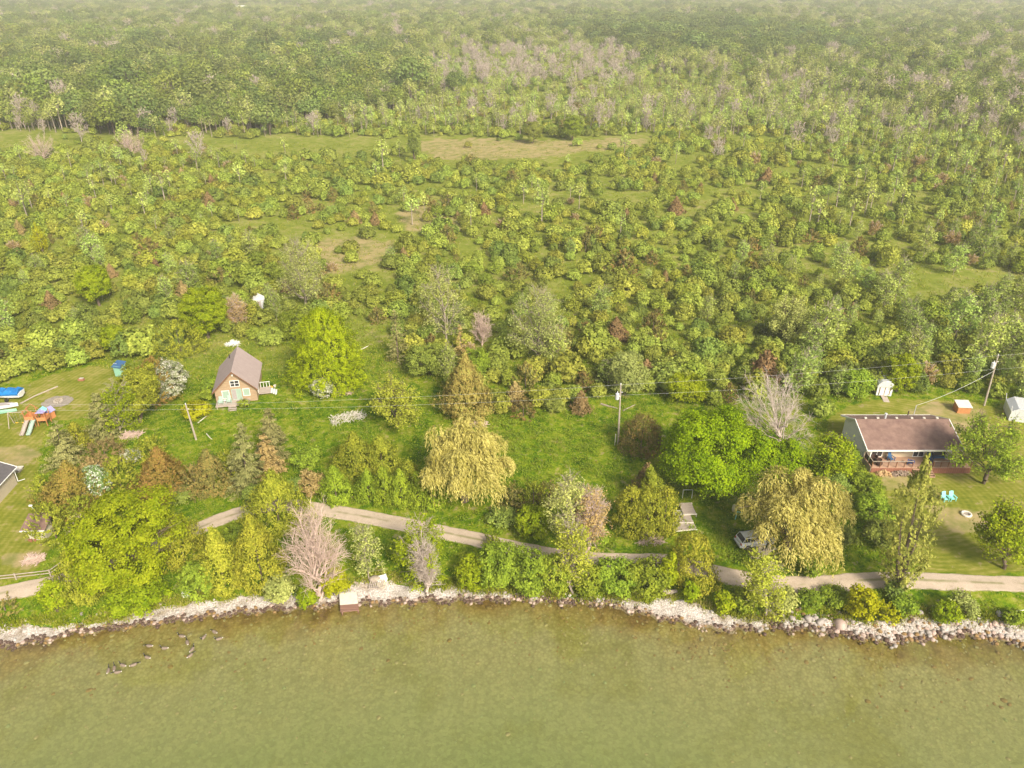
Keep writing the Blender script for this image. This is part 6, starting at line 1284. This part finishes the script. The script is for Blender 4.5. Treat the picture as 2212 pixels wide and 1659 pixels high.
b = MB(); [b.box((-.7 + .2 * i, 0, .42), (.09, 1.25, .05), rx=R(18)) for i in range(8)]; b.build('slat', M['wood_grey'], r); b = MB(); b.box((0, -.5, .22), (1.6, .08, .1)); b.box((0, .45, .48), (1.6, .08, .1)); [b.box((xx, .4, .22), (.08, .08, .45)) for xx in (-.7, .7)]; b.build('frame', M['wood_rail'], r)
x, y, z = at(811, 1254); o = MB().loft([[(.75 * f * math.cos(a), .5 * f * math.sin(a), hh) for a in [i * math.pi / 8 for i in range(16)]] for f, hh in ((1, 0), (.98, .22), (.8, .42), (.4, .52))]).build('grey_boulder', M['wood_rail'], smooth=True); o.location = (x, y, z); tag(o, 'large smooth brown boulder behind the slatted frame', 'boulder')
r = root('cooler_box', 826, 1256, 'bright white open box on the gravel beside the slatted frame', 'box', R(25)); MB().b2(-.5, .5, -.3, .3, 0, .35).build('body', M['white'], r, bevel=.03); MB().box((0, .1, .42), (1.15, .75, .06), rx=R(12)).build('lid', M['white'], r)
r = root('round_tub', 825, 1268, 'round cream coloured tub beside the slatted frame', 'tub'); MB().loft([[(f * math.cos(a), f * math.sin(a), hh) for a in [i * math.pi / 8 for i in range(16)]] for f, hh in ((.36, 0), (.45, .38), (.47, .4), (.40, .38), (.36, .3))]).build('body', M['cream'], r, smooth=True)
def log(name, pa, pb, rad, mat, label, zz=.1):
    A, B_ = Vector(at(*pa)), Vector(at(*pb)); b = MB(); n_ = 4; dd_ = (B_ - A); pts = [A + dd_ * i / n_ + Vector((0, random.uniform(-.06, .06), rad * .7 + zz * 0 + random.uniform(-.03, .03))) for i in range(n_ + 1)]
    for i in range(n_): b.tube(pts[i] - A, pts[i + 1] - A, rad * (1 - .12 * i), rad * (1 - .12 * (i + 1)), 8)
    o = b.build(name, M[mat]); o.location = A; tag(o, label, 'log'); return o
log('driftwood_log', (765, 1258), (793, 1270), .13, 'wood_rail', 'grey log lying on the gravel left of the slatted frame')
log('shore_timber', (1432, 1284), (1462, 1280), .34, 'bark_pale', 'thick pale timber at the back of the beach')
log('fallen_log', (1608, 1184), (1640, 1204), .28, 'bark', 'crooked brown log lying below the parked car')
log('fallen_log', (428, 914), (446, 900), .10, 'off_white', 'broken pale branch in the meadow right of the left utility pole')
log('fallen_log', (446, 938), (458, 950), .09, 'off_white', 'thin pale stick in the meadow below the cabin')
log('fallen_log', (1298, 874), (1334, 884), .16, 'bark_pale', 'long pale log at the thicket edge left of the middle utility pole')
log('fallen_log', (1346, 888), (1374, 874), .12, 'bark_pale', 'slanting pale log at the thicket edge right of the middle utility pole')
log('fallen_log', (2165, 1326), (2212, 1318), .09, 'off_white', 'pale driftwood stick on the bank at the right edge')
for i, (a, c, lb) in enumerate((((771, 760), (796, 748), 'long'), ((772, 757), (790, 752), 'short'))): log('plank_pile', a, c, .10, 'off_white', f'{lb} grey plank in the loose pile right of the yellow-green pyramid tree')
r = root('white_sheet', 403, 1290, 'upright white panel standing on the beach left', 'panel', R(5)); MB().box((0, 0, .5), (.85, .12, 1.0), rx=R(-12)).build('panel', M['white'], r, bevel=.02); MB().box((0, .25, .25), (.7, .06, .5), rx=R(25)).build('prop', M['off_white'], r)
# old dock sections under the maple
for nm, pp, sz, rz_, zz, mt, lb in (('dock_section', (1490, 1118), (1.7, 2.2, .12), 4, .55, 'wood_grey', 'brownish dock section farthest back under the big maple'), ('dock_section', (1466, 1119), (1.5, 1.1, .12), -5, .35, 'off_white', 'white edged dock section left of the back one'),
                                ('dock_section', (1479, 1134), (2.1, 1.4, .12), 3, .38, 'wood_grey', 'middle pale dock section beside the round cedars'), ('dock_section', (1482, 1148), (2.8, 1.5, .12), 8, .25, 'wood_grey', 'nearest long grey dock section beside the round cedars')):
    r = root(nm, *pp, lb, 'dock section', R(rz_)); n_ = int(sz[0] / .16); b = MB(); [b.box((-sz[0] / 2 + .08 + .16 * i, sz[1] / 2, zz), (.14, sz[1], .05)) for i in range(n_)]; b.build('planks', M[mt], r)
    b = MB(); b.box((0, 0, zz - .06), (sz[0], .07, .14)); b.box((0, sz[1], zz - .06), (sz[0], .07, .14)); [b.box((s_ * sz[0] / 2.1, yy, zz / 2 - .05), (.08, .08, zz)) for s_ in (-1, 1) for yy in (.06, sz[1] - .06)]; b.build('frame', M['off_white'], r)
r = root('steel_frame', 1484, 1076, 'white metal frame half hidden below the big maple', 'metal frame'); b = MB(); [b.tube((xx, 0, 0), (xx, 0, 1.3), .04) for xx in (-.6, .6)]; b.tube((-.6, 0, 1.3), (.6, 0, 1.3), .04); b.build('bars', M['white'], r)
r = root('turquoise_sawhorse', 1588, 1122, 'turquoise pipe frame at the left of the right willow', 'pipe frame', R(-20)); b = MB(); b.tube((0, 0, 0), (.1, .2, 1.1), .04); b.tube((.1, .2, 1.1), (1.1, .2, 1.0), .04); b.tube((1.1, .2, 1.0), (1.1, .1, 0), .04); b.build('bars', M['turq'], r)
r = root('water_barrel', 1586, 1104, 'cream barrel tucked against the right willow', 'barrel'); b = MB(); b.loft([[(f * math.cos(a), f * math.sin(a), hh) for a in [i * math.pi / 7 for i in range(14)]] for f, hh in ((.28, 0), (.34, .4), (.30, .85), (.1, .88))]); b.build('body', M['cream'], r, smooth=True)
# parked car: a silver estate seen from behind on the left, under the willow
r = root('parked_car', 1630, 1174, 'silver car with a dark window band parked under the right willow', 'car', R(12)); Lc, Wc = 4.4, 1.75
b = MB(); sec = [(-2.2, .45, .78), (-2.15, .32, 1.0), (-1.9, .30, 1.05), (1.0, .30, 1.02), (1.9, .32, .92), (2.2, .45, .72)]
b.loft([[(x_, -Wc / 2 * k_, lo), (x_, -Wc / 2 * k_, (lo + hi) / 2 + .05), (x_, -Wc / 2 * k_ * .94, hi), (x_, Wc / 2 * k_ * .94, hi), (x_, Wc / 2 * k_, (lo + hi) / 2 + .05), (x_, Wc / 2 * k_, lo)] for (x_, lo, hi), k_ in zip(sec, (.90, .97, 1, 1, .98, .88))]); b.build('body', M['car'], r, bevel=.04)
b = MB(); b.loft([[(x_, -w_, 1.03), (x_ + dx_, -w_ * .86, zt_), (x_ + dx_, w_ * .86, zt_), (x_, w_, 1.03)] for x_, dx_, zt_, w_ in ((-2.05, .35, 1.50, .80), (.35, -.1, 1.52, .80), (1.15, -.55, 1.46, .78))]); b.build('window', M['glass'], r)
b = MB(); b.loft([[(x_, -.70, 1.49), (x_, -.66, 1.56), (x_, .66, 1.56), (x_, .70, 1.49)] for x_ in (-1.75, -.5, .65)]); b.build('roof', M['car'], r, bevel=.03)
b = MB(); [b.tube((x_, s_ * .80, 1.02), (x_ + dd_, s_ * .70, 1.52), .035, n=5) for s_ in (-1, 1) for x_, dd_ in ((-2.05, .33), (-1.1, .03), (.0, .0), (1.15, -.55))]; b.build('window_pillar', M['car'], r)
b = MB(); [b.tube((-1.6, s_ * .58, 1.62), (.5, s_ * .58, 1.62), .03, n=5) for s_ in (-1, 1)]; b.build('roof_rack', M['dark'], r)
for s_ in (-1, 1):
    for x_ in (-1.35, 1.35):
        w_ = MB().tube((x_, s_ * .72, .33), (x_, s_ * .90, .33), .33, n=16).build('wheel', M['tyre'], r); MB().tube((x_, s_ * .89, .33), (x_, s_ * .915, .33), .19, n=12).build('rim', M['metal'], w_)
    MB().box((-2.17, s_ * .68, .82), (.08, .22, .24)).build('tail_light', M['red'], r); MB().box((2.12, s_ * .6, .68), (.1, .3, .14)).build('headlight', M['white'], r); MB().box((.95, s_ * .95, 1.08), (.12, .16, .12)).build('mirror', M['dark'], r)
MB().box((-2.25, 0, .5), (.14, 1.6, .2)).build('bumper', M['galv'], r)
# brush piles
def brush(px, py, L, W, H, mat, label, seed, rz_=0): x, y, z = at(px, py); logpile('brush_pile', x, y, z, L, W, H, mat, label, seed, R(rz_), 170, .03, 1.3)
brush(742, 848, 2.6, 1.3, .35, 'bark_dead', 'pinkish brush pile right of the white flowering bush', 11); brush(752, 903, 5.2, 2.2, .4, 'off_white', 'long bleached brush pile in the meadow', 12, 25)
brush(1018, 918, 4.6, 1.2, .35, 'bark_dead', 'reddish brush pile above the middle willow', 13); brush(1405, 1167, 2.8, 1.2, .25, 'bark_dead', 'brush pile at the foot of the round cedars', 14)
brush(72, 1210, 1.8, 1.0, .25, 'bark_dead', 'small ash brown brush pile on the lower left lawn', 15); brush(284, 942, 2.4, 1.6, .4, 'bark_dead', 'rusty brown brush pile in the left tree cluster', 16)
brush(503, 744, 1.8, 1.1, .5, 'white', 'white rubble heap behind the brown cabin', 17); brush(1640, 1200, 2.0, .8, .25, 'bark', 'brown brush pile beside the crooked log', 18)
# ------------------------------------------------------------------ geese on the water
gb = surf('goose_feathers', (0.27, 0.21, 0.16), (0.18, 0.14, 0.11), .8, 9.0); gk = surf('goose_black', (0.02, 0.018, 0.018), (0.015, 0.015, 0.015), .7, 5.0); gw = surf('goose_white', (0.70, 0.66, 0.60), (0.6, 0.57, 0.52), .8, 5.0)
def goose_mesh(feed=False):
    b = MB(); k_ = 10
    def ring(x_, zc, ry, rz_): return [(x_, ry * math.cos(a), zc + rz_ * math.sin(a)) for a in [i * 2 * math.pi / k_ for i in range(k_)]]
    body = [ring(-.42, .13, .02, .02), ring(-.34, .12, .08, .05), ring(-.22, .09, .15, .10), ring(0, .07, .185, .14), ring(.18, .08, .16, .13), ring(.28, .12, .09, .09)]
    b.loft(body[:2], 2); b.loft(body[1:], 0)
    nk = [((.25, 0, .14), .075), ((.34, 0, .24), .05), ((.36, 0, .36), .038), ((.37, 0, .46), .042)] if not feed else [((.25, 0, .13), .075), ((.38, 0, .18), .05), ((.50, 0, .13), .038), ((.57, 0, .07), .04)]
    for (p, r0), (q_, r1) in zip(nk[:-1], nk[1:]): b.tube(p, q_, r0, r1, 8, 1)
    h_ = Vector(nk[-1][0]); b.loft([[(h_.x + x_, r_ * math.cos(a), h_.z + .02 + r_ * .9 * math.sin(a)) for a in [i * 2 * math.pi / 8 for i in range(8)]] for x_, r_ in ((-.05, .015), (-.02, .045), (.04, .045), (.09, .025), (.14, .01))], 1)
    b.box((h_.x, .04, h_.z), (.05, .02, .05), m=2); b.box((h_.x, -.04, h_.z), (.05, .02, .05), m=2)
    me = bpy.data.meshes.new('goose'); me.from_pydata(b.v, [], b.f); [me.materials.append(m) for m in (gb, gk, gw)]; me.polygons.foreach_set('material_index', b.m); me.polygons.foreach_set('use_smooth', [True] * len(b.f)); me.update(); return me
gm = [goose_mesh(), goose_mesh(True)]
GE = [(393,1375,170),(440,1378,250),(464,1366,150),(473,1381,200),(405,1389,120),(323,1396,175),(356,1401,180),(415,1404,75),(411,1417,60),(319,1421,160),(266,1438,160),(289,1437,30),(234,1450,100),(247,1445,110),(254,1453,190)]
GL = ['goose nearest the shore stones among the right hand birds','goose swimming behind the two rightmost birds','topmost goose of the flock','rightmost goose of the flock','goose just above the pair swimming in line','left goose of the upper middle pair','right goose of the upper middle pair','upper goose of the pair swimming in line','lower goose of the pair swimming in line','lone goose in the middle of the flock','goose heading the lower left string','pale goose turning at the right end of the lower left string','leftmost goose of the flock','goose between the leftmost bird and its neighbour','lowest goose of the flock']
for i, (px, py, an) in enumerate(GE):
    o = link('canada_goose', gm[i % 3 == 2]); x, y = atz(px, py, 0.0); o.location = (x, y, -.01); o.rotation_euler = (0, 0, R(an)); o.scale = (1.0,) * 3
    tag(o, GL[i], 'goose', 'geese swimming off the left shore')
# ------------------------------------------------------------------ shore stones
st = [surf('stone_grey', (0.40, 0.36, 0.33), (0.27, 0.24, 0.22), .9, 2.2, .3), surf('stone_pink', (0.50, 0.38, 0.33), (0.36, 0.27, 0.23), .9, 2.2, .3), surf('stone_pale', (0.50, 0.46, 0.43), (0.38, 0.35, 0.32), .9, 2.2, .3), surf('stone_wet', (0.13, 0.08, 0.06), (0.07, 0.045, 0.035), .6, 2.5, .3), surf('stone_rust', (0.30, 0.19, 0.08), (0.19, 0.12, 0.05), .8, 2.5, .3)]
ico_v, ico_f = None, None
import bmesh
bm_ = bmesh.new(); bmesh.ops.create_icosphere(bm_, subdivisions=2, radius=.5); ico_v = np.array([v.co[:] for v in bm_.verts]); ico_f = np.array([[v.index for v in f.verts] for f in bm_.faces]); bm_.free()
def stonev(rng, el=.35):
    U = rdirs(rng, 7, -1); V = ico_v.copy(); n_ = nrm(V); V = V * (1 + .28 * (np.maximum(0, n_ @ U.T) ** 3 @ rng.uniform(-.5, .6, 7)))[:, None]
    c = rng.uniform(.28, .42); ax = rdirs(rng, 4, -1)
    for a in ax: dd_ = V @ a - c; V -= np.maximum(dd_, 0)[:, None] * a * .85
    return V * np.array([rng.uniform(.85, 1.25), rng.uniform(.8, 1.1), rng.uniform(.6, .85)])
rq = np.random.default_rng(40); SM = [[mesh_np('boulder', stonev(rq), ico_f, [st[m]], smooth=False) for _ in range(4)] for m in range(5)]
BIG = [(1814,1352,1.35,1,'biggest pinkish boulder at the waterline on the right'),(1746,1338,1.05,0,'big grey boulder left of the biggest pinkish one'),(1762,1336,.6,0,'grey boulder beside the big grey boulder'),(1772,1345,.85,0,'second big grey boulder left of the biggest pinkish one'),(1842,1345,.7,0,'boulder right of the biggest pinkish one'),(1710,1338,.9,0,'wide grey boulder at the left end of the boulder row'),
       (1987,1325,.75,0,'round grey boulder at the back of the gravel below the poplar'),(1969,1340,.6,3,'dark blue-grey stone on the gravel right of the poplar'),(2158,1327,.8,2,'pale blue-grey boulder on the bank near the right edge'),(2114,1338,.6,2,'white rounded boulder right of the round bright bush'),(1813,1325,.55,0,'brown boulder above the biggest pinkish one'),(2005,1368,.75,0,'boulder at the waterline below the gravel patch'),
       (2148,1348,.7,1,'tan boulder near the right edge'),(1856,1334,.6,1,'pinkish stone beside the brightest lime bush'),(1538,1322,.5,2,'pale stone on the beach below the lime bush')]
for px, py, s_, m, lb in BIG:
    o = link('boulder', SM[m][rq.integers(4)]); x, y, z = at(px, py); o.location = (x, y, z + .12 * s_); o.scale = (s_,) * 3; o.rotation_euler = (0, 0, rq.uniform(0, 6)); tag(o, lb, 'boulder')
def seg_density(px): return 1.0 if px > 1660 else .75 if px < 360 else .55 if px < 560 else .35 if px < 1000 else .5 if px < 1330 else .25
stones = []
for _ in range(9000):
    x = rq.uniform(-62, 60); y0 = float(ys(x)); px0, _p = proj(x, y0, 0); d_ = rq.normal(-.02, .26) if rq.random() < (.72 if px0 > 1660 else .93) else rq.uniform(-.4, 2.2 if px0 > 1660 or px0 < 560 else 1.2)
    if px0 < -20 or px0 > 2232 or rq.random() > seg_density(px0): continue
    s_ = float(np.clip(rq.lognormal(-1.22, .38), .13, .62 if px0 > 1660 else .48)); stones.append((s_, x, y0 + d_, d_, px0))
grid = {}; kept = []
for s in sorted(stones, reverse=True):
    c = (int(s[1] // .6), int(s[2] // .6)); okk = True
    for a in (-1, 0, 1):
        for b_ in (-1, 0, 1):
            for t in grid.get((c[0] + a, c[1] + b_), ()):
                if (t[1] - s[1]) ** 2 + (t[2] - s[2]) ** 2 < ((t[0] + s[0]) * .36) ** 2: okk = False
    if okk: kept.append(s); grid.setdefault(c, []).append(s)
def stone_mat(d_, px): 
    if d_ < .42: return int(rq.choice([3, 3, 3, 3, 4, 1] if px < 1500 else [3, 3, 3, 0, 4, 1]))
    return int(rq.choice([0, 0, 1, 2, 4] if px > 1500 else [0, 1, 2, 2]))
def where(px): return 'at the left picture edge' if px < 60 else 'off the dark left juniper' if px < 130 else 'below the left cedar' if px < 200 else 'under the huge left tree' if px < 350 else 'below the white panel' if px < 450 else 'below the pale tipped cedar' if px < 560 else 'left of the dock' if px < 733 else 'between dock and shore thicket' if px < 1000 else 'below the shore thicket' if px < 1431 else 'on the curve of white beach right of the timber' if px < 1690 else 'in the boulder row below the tall poplar' if px < 2000 else 'in the boulder row at the right edge'
WN = ['dry grey', 'dry pinkish', 'dry pale', 'wet dark', 'rusty brown']
for s_, x, y, d_, px in kept[:285]:
    m = stone_mat(d_, px); o = link('boulder', SM[m][rq.integers(4)]); z = float(hgt(x, y)); o.location = (x, y, max(z, -.1) + .1 * s_); o.scale = (s_,) * 3; o.rotation_euler = (0, 0, rq.uniform(0, 6.28)); lb = f'{WN[m]} stone {where(px)}'; tag(o, lb, 'boulder', f'{WN[m]} stones {where(px)}')
def stone_stuff(name, items, label, mats):
    V, F, Mi, base = [], [], [], 0
    for s_, x, y, z, m, sv in items:
        a = rq.uniform(0, 6.28); c, si = math.cos(a), math.sin(a); v = sv * s_; v = np.stack([v[:, 0] * c - v[:, 1] * si + x, v[:, 0] * si + v[:, 1] * c + y, v[:, 2] + z], 1); V.append(v); F.append(ico_f + base); Mi.append(np.full(len(ico_f), m)); base += len(v)
    o = link(name, mesh_np(name, np.concatenate(V), np.concatenate(F), mats, np.concatenate(Mi))); tag(o, label, None, kind='stuff')
svs = [stonev(rq) for _ in range(12)]
stone_stuff('shore_stones', [(s_, x, y, max(float(hgt(x, y)), -.12) + .08 * s_, stone_mat(d_, px), svs[rq.integers(12)]) for s_, x, y, d_, px in kept[285:]], 'countless small wet and dry stones lining the waterline', st)
xs2 = rq.uniform(-62, 60, 4200); of = rq.random(4200); it = []
for x, u in zip(xs2, of):
    bkx = float(np.interp(x, bkw[:, 0], bkw[:, 1])); y0 = float(ys(x)); y = y0 + u * (bkx - y0 + .4); s_ = rq.lognormal(-2.35, .4) if rq.random() < .12 else rq.lognormal(-2.9, .3); it.append((s_, x, y, float(hgt(x, y)) + .05, int(rq.choice([0, 2, 2, 2, 2])), svs[rq.integers(12)]))
stone_stuff('beach_pebbles', it, 'pale pebbles scattered over the beach gravel', st)
it = []; sb = [surf('bed_stone_rust', (0.26, 0.18, 0.07), (0.21, 0.145, 0.055), .9, 2.0), surf('bed_stone_tan', (0.32, 0.28, 0.14), (0.27, 0.235, 0.115), .9, 2.0), surf('bed_stone_green', (0.25, 0.27, 0.12), (0.21, 0.23, 0.10), .9, 2.0)]
for _ in range(2000):
    x = rq.uniform(-60, 60); dd_ = rq.exponential(5.0); 
    if dd_ > 26: continue
    y = float(ys(x)) - dd_ - .2; s_ = rq.lognormal(-1.55, .42) * (1.1 if dd_ < 3 else 1); m = int(rq.choice([0, 0, 1])) if dd_ < 3 else int(rq.choice([0, 1, 1])) if dd_ < 8 else int(rq.choice([1, 2, 2])); it.append((min(s_, .6), x, y, float(hgt(x, y)) + .0, m, svs[rq.integers(12)] * np.array([1, 1, .45])))
stone_stuff('submerged_stones', it, 'stones showing through the shallow lake water', sb)
# ------------------------------------------------------------------ air
m, nt, out = newmat('haze_air'); pv = nt.nodes.new('ShaderNodeVolumePrincipled'); pv.inputs['Color'].default_value = (0.85, 0.86, 0.92, 1); pv.inputs['Density'].default_value = 0.0003; pv.inputs['Anisotropy'].default_value = 0.1
nt.links.new(pv.outputs[0], out.inputs['Volume'])
try: m.cycles.homogeneous_volume = True
except Exception: pass
o = MB().b2(-9500, 9500, -6500, 14500, -8, 75).build('haze', m); tag(o, 'thin pale summer haze over the whole land', None, kind='stuff')
